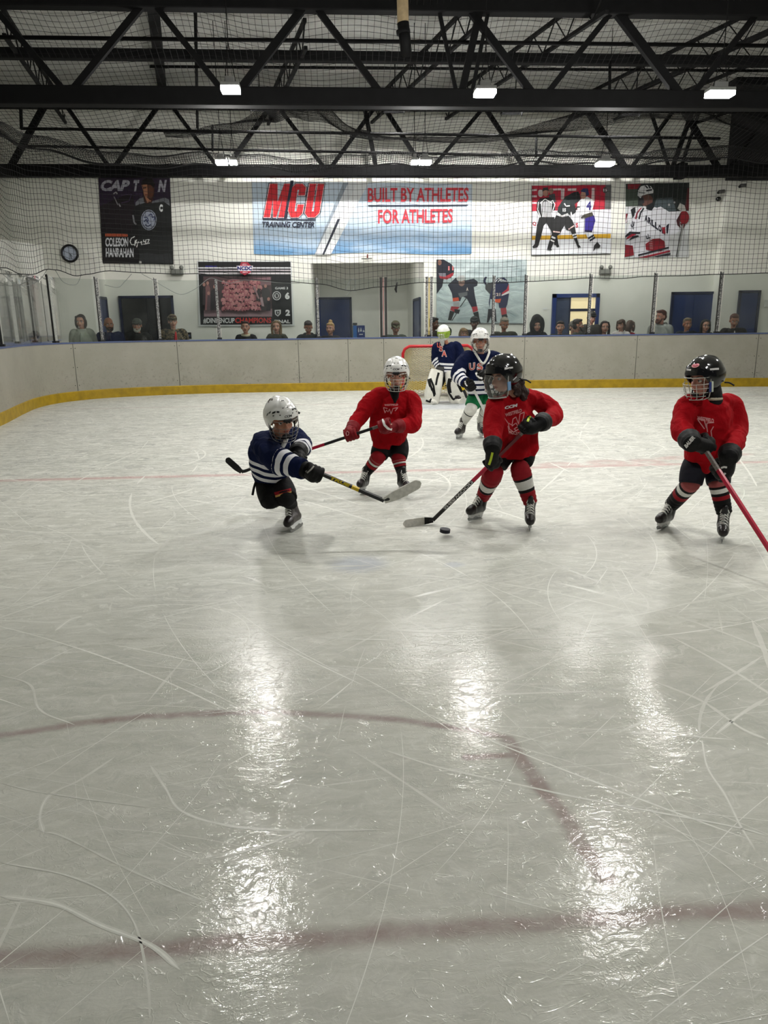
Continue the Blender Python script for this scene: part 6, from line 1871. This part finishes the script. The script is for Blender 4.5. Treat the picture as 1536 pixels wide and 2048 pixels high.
# ---------------- navy jersey, green pants, white helmet, behind
J = dict(head=A(960, 682, 9.52), neck=A(962, 708, 9.62), chest=A(962, 730, 9.64), pelvis=A(963, 782, 9.70), sha=A(930, 717, 9.60), shb=A(994, 718, 9.66),
         ela=A(916, 750, 9.50), wra=A(931, 765, 9.36), elb=A(1000, 752, 9.52), wrb=A(976, 760, 9.34), hem=A(962, 788, 9.64))
J['hipa'] = A(952, 790, 9.66); J['hipb'] = A(974, 790, 9.70); J['kna'] = A(942, 818, 9.54); J['knb'] = A(972, 820, 9.58)
J['handa'] = A(943, 771, 9.30); J['handb'] = A(961, 751, 9.24)
fa = (G(919, 877), V((-.5, -.85, 0))); fb = (G(962, 874), V((.0, -1, 0)))
tip = G(995, 872, .05)
d = tip - J['handa']
N2 = dict(J=J, label='child in navy jersey, green pants and white helmet behind the centre red player', look=(-.12, -1, -.08), hs=1.0, skin='tan', foota=(fa[0], fa[1], V((.15, 0, 1))), footb=fb, boot=BOOTG, fs=1.1,
          jersey=dict(rx=[.190, .195, .195, .160, .065], ry=[.15, .14, .135, .11, .06], arma=[.085, .105, .105, .092], armb=[.085, .105, .105, .09]), jersey_mat=NAVYF, striped=True, seed=14,
          pants=dict(mat=GRN, r=.105, len=.80), sock_bands=[(0, .30, 0), (.30, .36, 1), (.36, 1.01, 0)], sock_mats=[WHC, BLKC], sock_r=[.078, .08, .072, .066, .060, .054],
          glove_mat=GLV, cuff_mat=GLV, axisa=d, axisb=d, gs=1.15)
root, jer, pants, gl, R, hs = player(N2)
hel, hpt, L = helmet(root, J['head'], R, hs * 1.04, WSHELL, CAGED)
MB().tube(catmull([J['neck'] + V((-.10, .0, .05)), J['neck'] + V((-.085, -.09, .005)), J['neck'] + V((0.0, -.150, -.115)), J['neck'] + V((.085, -.09, .005)), J['neck'] + V((.10, .0, .05))], 6), .015, n=8).build('collar', WHC, root)
bv = bvh_of(jer)
OR = mat('orange_print', rgb(196, 84, 70), .6, var=.05)
for ch, x0 in (('U', 938), ('S', 954), ('A', 971)):
    print_text(jer, bv, ch, (x0 - .5, 741.5), (x0 + 12.5, 740), (x0 - .5, 726), WHP, .08, lift=.004); print_text(jer, bv, ch, (x0 + .5, 740.5), (x0 + 11.5, 739), (x0 + .5, 727), OR, .01, lift=.010)
print_lines(gl[1], bvh_of([gl[1]] + list(gl[1].children)), [[(952, 745), (954, 751), (959, 755), (965, 757)]], .025, WHP, 'white_trim', .006)
print_lines(gl[0], bvh_of([gl[0]] + list(gl[0].children)), [[(930, 762), (931, 768), (935, 772)], [(936, 761), (940, 763)]], .02, WHP, 'white_trim', .006)
stick(J['handa'] - d.normalized() * .12, tip, tip + V((.24, -.10, -.01)), 'white hockey stick held by the child in green pants', [(0, .2, TAPEB), (.2, 1, ST_WHT)], [TAPEW], w=.028)

# ---------------- goalie
gy = 14.4
J = dict(head=A(888, 668, 14.22), neck=A(893, 688, 14.36), chest=A(894, 706, 14.40), pelvis=A(892, 742, 14.45), sha=A(874, 695, 14.34), shb=A(914, 694, 14.46),
         ela=A(872, 718, 14.46), wra=A(880, 735, 14.36), elb=A(922, 716, 14.40), wrb=A(926, 738, 14.28), hem=A(891, 745, 14.40))
J['hipa'] = A(883, 748, 14.42); J['hipb'] = A(902, 748, 14.46); J['kna'] = A(872, 778, 14.25); J['knb'] = A(908, 778, 14.30)
J['handa'] = A(866, 750, 14.15); J['handb'] = A(928, 752, 14.2)
GO = dict(J=J, label='goalie in navy jersey with green and white mask and white leg pads', look=(-.50, -.85, -.16), hs=1.02, skin='tan', foota=(G(869, 806), V((-.35, -.94, 0))), footb=(G(911, 806), V((.35, -.94, 0))), fs=1.15,
          jersey=dict(rx=[.185, .185, .185, .15, .07], ry=[.16, .15, .145, .115, .065], arma=[.09, .11, .11, .10], armb=[.09, .115, .12, .11]), jersey_mat=NAVYF, striped=True, seed=17,
          pants=dict(mat=BLKC, r=.12, len=.7), sock_bands=[(0, 1.01, 0)], sock_mats=[WHC], sock_r=[.08, .08, .075, .07, .06], glove_mat=GLV, axisa=V((-.1, 0, 1)), axisb=V((.2, 0, 1)), noglovea=True, nogloveb=True)
root, jer, pants, gl, R, hs = player(GO)
hc = J['head']
# mask: full shell with a cage opening
MW = mat('white_mask_shell', rgb(226, 226, 222), .25, coat=.3); MG = mat('green_mask_paint', rgb(124, 150, 44), .35, var=.3, nscale=30); MD = mat('dark_mask_paint', rgb(26, 34, 26), .35)
L = lambda x, yy, z: hc + R @ (V((x, yy, z)) * 1.08)
m = MB(); rings = []; mi = []
for j in range(13):
    th = .05 + (pi * .80) * j / 12
    rings.append([L(.116 * sin(th) * sin(a_) * (1 if th < 1.7 else 1 - .3 * (th - 1.7)), .01 + .135 * sin(th) * cos(a_), .02 + .15 * cos(th)) for a_ in [2 * pi * i / 28 for i in range(28)]])
m.loft(rings, mi=[0] * 6 + [1] * 2 + [1] * 2 + [0] * 2)
mk = m.build('goalie_mask', [MW, MG, MD], root)
m = MB()
for z in (.02, -.005, -.03, -.055, -.08): m.tube([L(.07 * sin(a_), .055 + .105 * cos(a_), z) for a_ in [-1.2 + 2.4 * i / 12 for i in range(13)]], .004, n=6)
for a_ in (-.8, -.3, .3, .8): m.tube([L(.07 * sin(a_), .055 + .108 * cos(a_), .03 - .12 * i / 6) for i in range(7)], .004, n=6)
m.build('face_cage', CAGEW, mk)
m = MB(); m.limb([L(-.05, .02, .12), L(-.09, -.06, .06), L(-.09, -.07, -.02)], [.03, .035, .02], n=8); m.build('back_plate', MD, mk)
m = MB(); m.limb([L(.0, .11, -.10), L(.0, .09, -.17)], [.05, .03], n=10, sy=.35); m.build('throat_guard', mat('clear_throat_guard', rgb(170, 172, 168), .3), mk)
bv = bvh_of(jer)
for ch, x0, y0 in (('U', 874, 685), ('S', 879, 692), ('A', 884, 701)):
    w_, h_ = (6, 10) if ch != 'A' else (9, 11)
    print_text(jer, bv, ch, (x0 - 1, y0 + h_ + 1), (x0 + w_ + 1, y0 + h_ + 2), (x0 - 1, y0 - 1), WHP, .05, lift=.004); print_text(jer, bv, ch, (x0, y0 + h_), (x0 + w_, y0 + h_ + 1), (x0, y0), OR, .04, lift=.009)
# leg pads
PADW = mat('white_leg_pad', rgb(212, 210, 200), .5, var=.06)
for k, (tp, kn_, bt, out) in {'a': (A(874, 741, 14.22), A(868, 772, 14.12), A(863, 800, 14.12), -1), 'b': (A(902, 742, 14.28), A(909, 772, 14.18), A(915, 799, 14.18), 1)}.items():
    cp = catmull([tp, tp.lerp(kn_, .5), kn_, kn_.lerp(bt, .6), bt, bt + V((out * .10, -.10, -.02))], 5)
    rings = []
    for i, q in enumerate(cp):
        t = (cp[min(i + 1, len(cp) - 1)] - cp[max(i - 1, 0)]).normalized()
        x = V((1, -.25 * out, 0)); x = (x - t * x.dot(t)).normalized(); yv = t.cross(x)
        f = i / (len(cp) - 1)
        w_ = .125 + .035 * sin(f * pi * .9); h_ = .06
        rings.append([q + x * (w_ * cos(a_) * (1 + .10 * abs(sin(2 * a_)))) + yv * (h_ * sin(a_) * (1 + .2 * abs(sin(2 * a_)))) for a_ in [2 * pi * i2 / 20 for i2 in range(20)]])
    m = MB(); m.loft(rings)
    pad = m.build('leg_pad', PADW, root); sharp(pad.data, 50)
    bv = bvh_of(pad)
    lines = {'a': [[(877, 745), (873, 758), (871, 770)], [(857, 758), (860, 770), (866, 785), (868, 793)], [(860, 757), (866, 772), (869, 790)], [(852, 800), (860, 803), (868, 793), (872, 786)]],
             'b': [[(888, 745), (889, 760), (893, 772)], [(899, 757), (896, 772), (899, 786), (906, 797), (917, 803), (926, 797)], [(901, 757), (899, 772), (902, 786)], [(908, 745), (916, 768), (924, 784)]]}[k]
    print_lines(pad, bv, lines, .055, BLKC, 'black_stripe', .004)
# blocker, catching glove and stick
m = MB(); m.box(A(880, 744, 14.24), (.16, .06, .22), rot=frame(V((-.3, -1, .1))), bev=.03); bl = m.build('blocker', mat('black_blocker', rgb(40, 40, 42), .5), root)
MB().limb([A(881, 740, 14.3) + V((-.03, 0, .05)), A(881, 740, 14.3) + V((.05, 0, -.02))], [.05, .05], n=10).build('hand', GLV, bl)
m = MB(); m.ell(A(927, 752, 14.06), (.14, .07, .17), R=frame(V((.2, -1, 0)))); m.limb([A(921, 748, 14.05), A(918, 738, 14.05)], [.05, .035]); m.limb([A(929, 745, 14.0), A(933, 737, 14.0)], [.05, .03]); cg = m.remesh('catching_glove', [mat('yellow_black_catcher', rgb(120, 112, 44), .5, var=.6, nscale=9)], root, vox=.015, smooth=2)
gs0, gh = A(912, 742, 14.02), A(934, 796, 13.95)
stick(gs0, gh, G(944, 806, .03), 'yellow and black goalie stick beside the right leg pad', [(0, .25, TAPEB), (.25, .7, ST_YEL), (.7, 1, ST_BLK)], [TAPEW], w=.05, bladeh=.10)

# ---------------- puck
q = G(890, 1061, .045)
tag(MB().tube([q - V((.10, -.05, .95)).normalized() * .0127, q + V((.10, -.05, .95)).normalized() * .0127], .038, n=28).build('hockey_puck', mat('black_puck_rubber', rgb(22, 22, 34), .6), smooth=False), 'black hockey puck sliding near the black stick blade', 'puck')

# ---------------- goal
q = G(876, 799); gx0, gx1 = A(806, 730, 14.95).x, A(947, 730, 14.95).x
gz = A(870, 692, 14.95).z
g0 = thing('hockey_goal', ((gx0 + gx1) / 2, 14.95, 0), 'red framed hockey goal with white net behind the goalie', 'goal')
GR = mat('red_goal_pipe', rgb(180, 24, 34), .35)
r_ = .03
fr = [V((gx0, 14.95, 0)), V((gx0, 14.95, gz - .14)), V((gx0 + .04, 14.95, gz - .05)), V((gx0 + .13, 14.95, gz)), V((gx1 - .13, 14.95, gz)), V((gx1 - .04, 14.95, gz - .05)), V((gx1, 14.95, gz - .14)), V((gx1, 14.95, 0))]
MB().tube(fr, r_, n=12).build('goal_frame', GR, g0)
gb = [V((gx0, 14.95, .03)), V((gx0 + .03, 15.45, .03)), V((gx0 + .22, 15.75, .03)), V((gx1 - .22, 15.75, .03)), V((gx1 - .03, 15.45, .03)), V((gx1, 14.95, .03))]
MB().tube(catmull(gb, 4), .025, n=10).build('base_frame', mat('white_goal_pipe', rgb(206, 200, 196), .4), g0)
MB().tube([V((gx0 + .08, 14.97, gz - .02)), V((gx0 + .12, 15.3, gz - .02)), V(((gx0 + gx1) / 2, 15.42, gz - .02)), V((gx1 - .12, 15.3, gz - .02)), V((gx1 - .08, 14.97, gz - .02))], .02, n=8).build('top_brace', GR, g0)
m = MB()
bot = catmull(gb, 10); top = catmull([V((gx0 + .02, 14.96, gz - .06)), V((gx0 + .10, 15.25, gz - .02)), V((gx0 + .30, 15.40, gz - .02)), V((gx1 - .30, 15.40, gz - .02)), V((gx1 - .10, 15.25, gz - .02)), V((gx1 - .02, 14.96, gz - .06))], 10)
Pn = [[t.lerp(b, j / 22) + V((0, .10 * sin(pi * j / 22), 0)) for j in range(23)] for t, b in zip(catmull(top, 1), catmull(bot, 1))]
n_ = len(Pn)
for i in range(n_ - 1):
    for j in range(22):
        m.bar(Pn[i][j], Pn[i + 1][j + 1], .011); m.bar(Pn[i + 1][j], Pn[i][j + 1], .011)
m.build('goal_net', mat('white_goal_net', rgb(206, 196, 158), .8, var=0), g0, smooth=False)
m = MB()
for i in range(14):
    f = i / 13; a_ = V((gx0 + .1 + (gx1 - gx0 - .2) * f, 14.97, gz - .01)); b_ = V((gx0 + .16 + (gx1 - gx0 - .32) * f, 15.38, gz - .02)); m.bar(a_, b_, .006)
m.bar(V((gx0 + .1, 15.1, gz - .012)), V((gx1 - .1, 15.1, gz - .012)), .006); m.bar(V((gx0 + .1, 15.25, gz - .012)), V((gx1 - .1, 15.25, gz - .012)), .006)
m.build('top_net', MATS['white_goal_net'], g0, smooth=False)
# ================================================================== spectators behind the glass
def hairmat(key, c): return mat('hair_' + key, rgb(*c), .55, var=.35, nscale=50, bump=.4, bscale=80)
HB, HK, HD, HG, HL, HR = hairmat('brown', (70, 48, 34)), hairmat('black', (22, 19, 19)), hairmat('dark', (44, 32, 28)), hairmat('grey', (128, 118, 104)), hairmat('blond', (170, 138, 92)), hairmat('auburn', (82, 40, 28))
def spectator(px, pytop, label, look, jacket, hair, hm, skin='fair', back=.45, s=1.10, sh=.185, cap=None, collar=None, beard=None, glasses=False, extra=None, zoff=0.0, brow=(60, 44, 34), lean=0.0, shirt=None):
    s *= 1.13; sh *= 1.06
    q, o, t = path_at(px, 690)
    base = q + o * back
    # the head stands in the pixel column, at that depth
    d = ray(px, pytop); dh = V((d.x, d.y, 0)); k = (sqrt(q.x ** 2 + q.y ** 2) + back / max(.3, dh.normalized().dot(o))) / dh.length
    top = EYEP + d * k
    base = V((top.x, top.y, 0))
    root = thing('person', base, label, 'person', 'spectators behind the rink glass')
    R = frame(look)
    hc = top - Z * (.112 * s + (.022 if cap else .012))
    body_dir = V((look[0] * .5, min(look[1], -.3), 0)).normalized()
    B = frame(body_dir)
    W = lambda x, y, z: V((base.x, base.y, 0)) + B @ V((x, y, 0)) + Z * z
    zn = hc.z - .165 * s; zs = zn - .055; zh = hc.z * .56; zk = hc.z * .29
    nb = W(0, -.02 + lean, zn); ch = W(0, 0, zs - .16); pv = W(0, -.02, zh)
    ax = B @ V((1, 0, 0))
    m = MB(); head_shapes(m, hc, R, s)
    m.limb([nb - Z * .03, hc + R @ V((0, -.018, -.06)) * s], [.054, .052], n=12)
    torso_rings(m, [pv, pv.lerp(ch, .5), ch, nb], [ax] * 4, [.13, .12, .15, .06], [.09, .08, .09, .055])
    arms = {}
    for g in (-1, 1):
        S_, E1, W1, H1 = W(g * sh, -.01 + lean, zs), W(g * (sh + .05), -.03, zs - .28), W(g * (sh - .02), .14, zs - .42), W(g * (sh - .05), .21, zs - .44)
        arms[g] = (S_, E1, W1)
        m.limb([nb.lerp(S_, .5), S_, E1, W1, H1], [.05, .048, .040, .030, .034], n=10)
        for f in range(4): m.limb([H1 + B @ V((g * (f - 1.5) * .018, .02, 0)), H1 + B @ V((g * (f - 1.5) * .019, .07, -.02)), H1 + B @ V((g * (f - 1.5) * .018, .075, -.06))], [.009, .009, .008], n=6, sub=2)
        m.limb([H1 + B @ V((-g * .03, -.01, 0)), H1 + B @ V((-g * .06, .04, -.01))], [.011, .009], n=6, sub=2)
        m.limb([W(g * .08, -.02, zh), W(g * .10, .0, zk), W(g * .10, -.02, .08), W(g * .11, .12, .04)], [.075, .055, .042, .035], n=10)
    body = m.remesh('body', [skin_mat(skin)], root, vox=.0095, smooth=1)
    finish_head(root, body, hc, R, s, brow)
    m = MB()
    torso_rings(m, [W(0, -.02, zh - .08), pv.lerp(ch, .5), ch, W(0, lean, zs + .01), nb + Z * .01], [ax] * 5, [.185, .185, sh + .015, sh * .80, .075], [.14, .13, .13, .10, .07])
    for g in (-1, 1):
        S_, E1, W1 = arms[g]; m.limb([nb.lerp(S_, .5), S_, E1, W1], [.07, .078, .068, .050], n=14, round1=False)
    if extra == 'hood': m.limb([nb + B @ V((-.10, .02, .02)), nb + B @ V((-.07, -.09, .04)), nb + B @ V((.07, -.09, .04)), nb + B @ V((.10, .02, .02))], [.035, .045, .045, .035], n=10)
    jk = m.remesh('jacket', [jacket], root, vox=.013, smooth=2, fold=.012, fscale=9, seed=px * .01)
    m = MB()
    for g in (-1, 1): m.limb([W(g * .07, -.02, zh + .05), W(g * .10, .0, zk), W(g * .10, -.02, .06)], [.10, .075, .058], n=12, round1=False)
    m.remesh('trousers', [MATS['cloth_black']], root, vox=.02, smooth=1)
    for g in (-1, 1): MB().limb([W(g * .10, -.05, .05), W(g * .11, .15, .042)], [.05, .042], n=10).build('shoe', BOOT, root)
    L = lambda x, y, z: hc + R @ (V((x, y, z)) * s)
    # hair
    if hair:
        m = MB(); E_ = lambda p, r: m.ell(L(*p), tuple(a * s for a in r), R=R, nu=16, nv=12)
        if hair != 'bald': E_((0, -.022, .044), (.080, .088, .076)); E_((0, -.05, -.01), (.074, .060, .07))
        if hair in ('bob', 'long', 'fringe', 'hooded'):
            dp = {'bob': .10, 'long': .19, 'fringe': .09, 'hooded': .09}[hair]
            for g in (-1, 1): m.limb([L(g * .060, .03, .075), L(g * .083, .005, .0), L(g * .078, .01, -dp * .7), L(g * .070, .015, -dp)], [.022 * s, .023 * s, .027 * s, .020 * s], n=10)
            m.limb([L(0, -.07, .05), L(0, -.092, -.03), L(0, -.085, -dp)], [.06 * s, .058 * s, .05 * s], n=12)
            E_((0, .035, .085), (.060, .036, .022))
        if hair == 'fringe': E_((0, .066, .052), (.056, .022, .030))
        if hair == 'bun': E_((0.01, -.045, .135), (.042, .042, .036)); E_((0, .03, .075), (.068, .05, .03))
        if hair == 'short': E_((0, .035, .088), (.064, .048, .026))
        if hair == 'pulled': E_((0, .03, .078), (.068, .052, .03)); E_((0, -.11, .02), (.04, .04, .05))
        if m.v: m.remesh('hair', [hm], root, vox=.009, smooth=1, fold=.006, fscale=30)
    if hair == 'hooded':
        m = MB()
        rings = []
        for j in range(9):
            a = radians(-20 + j * 25)
            rings.append([L((.125 - .02 * (j > 5)) * sin(b), -.02 + (.075 + .02 * k) * cos(a), .02 + (.15 * cos(b) if cos(b) > 0 else .16 * cos(b))) for k in (0,) for b in [2 * pi * i / 20 for i in range(20)]])
        m.tube(catmull([L(.10, .045, -.12), L(.112, .05, .02), L(.075, .055, .125), L(0, .055, .155), L(-.075, .055, .125), L(-.112, .05, .02), L(-.10, .045, -.12)], 5), .030 * s, n=10)
        m.limb([L(0, -.02, .10), L(0, -.06, .0), L(0, -.06, -.12)], [.105 * s, .125 * s, .11 * s], n=16)
        m.remesh('hood', [jacket], root, vox=.012, smooth=2)
    if cap:
        cm_, style = cap
        m = MB(); m.ell(L(0, -.012, .050), (.086 * s, .100 * s, .080 * s), R=R, nu=20, nv=14)
        if style == 'cap': m.limb([L(-.045, .085, .060), L(0, .145, .050), L(.045, .085, .060)], [.022 * s, .026 * s, .022 * s], n=12, sy=.30, hint=R @ V((0, 0, 1)))
        if style == 'beanie': m.ell(L(0, -.012, .040), (.091 * s, .104 * s, .030 * s), R=R)
        if style == 'helmet_hair': pass
        m.build('cap', cm_, root)
        if style == 'beanie': MB().limb([L(0, -.012, .135), L(0, -.012, .145)], [.025, .022]).build('pompom', SW, root)
    if beard:
        m = MB(); m.limb([L(-.055, .035, -.045), L(-.035, .068, -.085), L(0, .078, -.100), L(.035, .068, -.085), L(.055, .035, -.045)], [.016 * s, .024 * s, .028 * s, .024 * s, .016 * s], n=10); m.limb([L(-.024, .084, -.052), L(.024, .084, -.052)], [.008 * s, .008 * s], n=8)
        m.build('beard', beard, root)
    if collar: MB().tube([nb + B @ V((.085 * cos(a), .075 * sin(a) + .01, .02 - .02 * sin(a))) for a in [2 * pi * i / 20 for i in range(20)]], .036, n=10, closed=True).build('scarf' if collar[1] else 'collar', collar[0], root)
    if shirt:
        m = MB(); m.limb([nb + B @ V((0, .055, .0)), ch + B @ V((0, .115, .05)), ch + B @ V((0, .125, -.10))], [.045, .05, .05], n=12, sy=.5, hint=B @ V((1, 0, 0))); m.build('shirt', shirt, root)
    if glasses:
        m = MB()
        for g in (-1, 1): m.tube([L(g * .031 + .020 * cos(a), .084, -.004 + .016 * sin(a)) for a in [2 * pi * i / 14 for i in range(14)]], .0025, n=5, closed=True)
        m.tube([L(-.011, .088, .0), L(.011, .088, .0)], .0022, n=5)
        for g in (-1, 1): m.tube([L(g * .051, .08, .0), L(g * .074, .0, .0)], .0022, n=5)
        m.build('glasses', VENT, root)
    return root, hc, R, B, nb, ch
F = lambda k, c: fabric('crowd_' + k, c)
JW, JB, JC, JCAM = F('pale', (168, 172, 160)), F('blue', (34, 42, 78)), F('charcoal', (48, 48, 46)), None
def camo():
    k = new_mat('camouflage_cloth'); pos = k.n('ShaderNodeTexCoord').outputs['Object']
    n = k.noise(pos, 22, 3, .5); n2 = k.noise(pos, 15, 2, .5)
    c = k.mix(k.mapr(n, .49, .51), rgb(84, 72, 50), rgb(128, 112, 84)); c = k.mix(k.mapr(n2, .56, .58), c, rgb(44, 42, 30))
    k.put(k.p.inputs['Base Color'], c); k.p.inputs['Roughness'].default_value = .8
    return k.m
CAMO = camo()
DKG, OLV, GRN2, GREYH = F('dark_green', (30, 36, 34)), F('olive', (58, 58, 46)), F('grey_green', (74, 80, 70)), F('light_grey', (160, 162, 158))
CREAM = F('cream', (196, 188, 162)); REDV = F('red', (196, 40, 46)); BLU2 = F('bright_blue', (78, 92, 176)); BLACKC = F('jet', (18, 18, 20)); SUIT = F('suit', (40, 38, 36)); WHT2 = F('white', (206, 198, 196)); BRN = F('brown', (52, 44, 38))
dn = (-.1, -1, -.25)
spectator(68, 662, 'dark-haired person peeking just over the boards at the far left', (-.2, -1, -.3), BLACKC, 'fringe', HK, s=1.05, back=.5)
spectator(160, 628, 'woman with a dark bob and pale open jacket behind the left glass', (.0, -1, -.1), JW, 'bob', HD, collar=(JW, False), shirt=F('sage', (140, 146, 134)))
spectator(216, 634, 'bald man in dark blue partly behind the third glass post', (.5, -1, -.1), JB, 'bald', HD, 'tan', beard=HD, s=1.12, sh=.21)
spectator(273, 636, 'man with a white beard and grey cap in a dark sweater', (.05, -1, -.1), JC, 'bald', HG, cap=(F('grey_cap', (104, 106, 100)), 'cap'), beard=hairmat('white', (206, 202, 192)), sh=.20)
r_, hc, R_, B_, nb, ch = spectator(344, 628, 'person in camouflage cap and jacket with a red vest', (.35, -1, -.05), CAMO, 'short', HB, cap=(CAMO, 'cap'), s=1.12, sh=.22)
MB().limb([nb + B_ @ V((-.05, .08, -.06)), ch + B_ @ V((-.04, .145, .02)), ch + B_ @ V((-.04, .15, -.15))], [.05, .07, .07], n=12, sy=.5, hint=B_ @ V((1, 0, 0))).build('red_vest', REDV, r_)
spectator(490, 641, 'woman with tied-back hair and a thick cream scarf', (.05, -1, .12), BLACKC, 'pulled', HD, collar=(CREAM, True), sh=.17)
spectator(552, 640, 'woman with long blond hair beside the fifth post', (.0, -1, .0), OLV, 'long', hairmat('dirty_blond', (120, 98, 68)), sh=.165)
spectator(616, 641, 'man with dark hair in a black jacket looking down', (.1, -1, -.45), F('black_teal', (22, 28, 30)), 'short', HD, 'tan', sh=.20, extra='hood')
spectator(660, 644, 'woman with a blond topknot before the blue alcove door', (-.35, -1, .05), F('dark_plum', (36, 34, 40)), 'bun', HL, sh=.17, back=0.78)
spectator(791, 641, 'man in an olive cap looking down, right of the black gate post', (.05, -1, -.35), GRN2, 'short', HB, 'tan', cap=(F('olive_cap', (88, 84, 62)), 'cap'), sh=.20)
spectator(868, 634, 'dark-clothed person turned sideways behind the yellow striped post', (.9, -.5, -.1), BRN, 'short', HK, 'dark', sh=.19)
spectator(927, 655, 'child with light brown bobbed hair between goalie and navy player', (.05, -1, .0), BRN, 'fringe', hairmat('light_brown', (128, 98, 62)), 'tan', s=1.0, back=.40, sh=.15)
spectator(949, 632, 'man in a dark cap standing behind the bob-haired child', (-.2, -1, -.1), BLACKC, 'short', HK, 'dark', cap=(F('slate_cap', (50, 54, 56)), 'cap'), back=1.05, sh=.20)
spectator(1009, 634, 'heavy grey-haired man in an olive jacket looking down', (.0, -1, -.4), OLV, 'short', HG, 'tan', s=1.16, sh=.235)
spectator(1074, 637, 'person with a dark fringe in a black hooded top', (-.05, -1, -.1), BLACKC, 'hooded', HD, sh=.185, back=0.4)
r_, hc, R_, B_, nb, ch = spectator(1121, 641, 'smiling woman with hair pulled back in a black lettered jersey', (-.3, -1, .0), DKG, 'pulled', HD, sh=.20, back=0.78)
jb = [c_ for c_ in r_.children if c_.name.startswith('jacket')][0]
print_text(jb, bvh_of(jb), 'WARRIORS', (1117, 669), (1140, 668), (1117, 664), WHP, .05)
spectator(1148, 641, 'person in a grey striped beanie behind the doorway group', (.4, -1, -.1), BRN, 'short', HD, cap=(F('grey_beanie', (112, 106, 98)), 'beanie'), sh=.17, back=1.2)
spectator(1157, 637, 'bearded man in profile looking right, before the lit doorway', (.95, -.35, .05), F('moss', (64, 66, 56)), 'short', HD, 'tan', beard=HD, sh=.2, back=0.4)
spectator(1184, 622, 'tall man in a black cap standing in the lit doorway', (.15, -1, -.15), F('grey_brown', (66, 62, 58)), 'short', HK, 'pink', cap=(BLACKC, 'cap'), back=1.45, sh=.19)
spectator(1210, 641, 'smiling dark long-haired woman right of the lit doorway', (-.1, -1, .05), BLACKC, 'long', HD, sh=.165)
spectator(1243, 638, 'brown-haired child in a white top turned to the left', (-.7, -.7, -.1), WHT2, 'fringe', HB, s=1.02, sh=.15, back=0.8)
spectator(1261, 640, 'brown-haired person in a red jacket behind the white-topped child', (.5, .6, -.1), REDV, 'bob', HB, s=1.05, sh=.17, back=1.28)
spectator(1323, 619, 'man with a goatee in a light grey hoodie in profile', (-.92, -.35, -.05), GREYH, 'short', HR, 'pink', s=1.16, sh=.215, beard=HR, extra='hood')
r_, hc, R_, B_, nb, ch = spectator(1376, 635, 'man in dark jacket and bright blue shirt before the wide blue door', (-.1, -1, -.05), F('dark_slate', (40, 46, 58)), 'short', hairmat('sandy', (120, 104, 84)), 'tan', s=1.08, shirt=BLU2, sh=.19)
spectator(1412, 638, 'dark-haired woman with glasses beside the rightmost post', (-.1, -1, .0), BLACKC, 'long', HK, glasses=True, back=.95, sh=.165)
spectator(1470, 627, 'auburn-haired man in a dark suit jacket looking down', (-.35, -1, -.40), SUIT, 'short', HR, 'tan', s=1.14, sh=.215, shirt=WHT2)

bpy.data.scenes.remove(WORK)
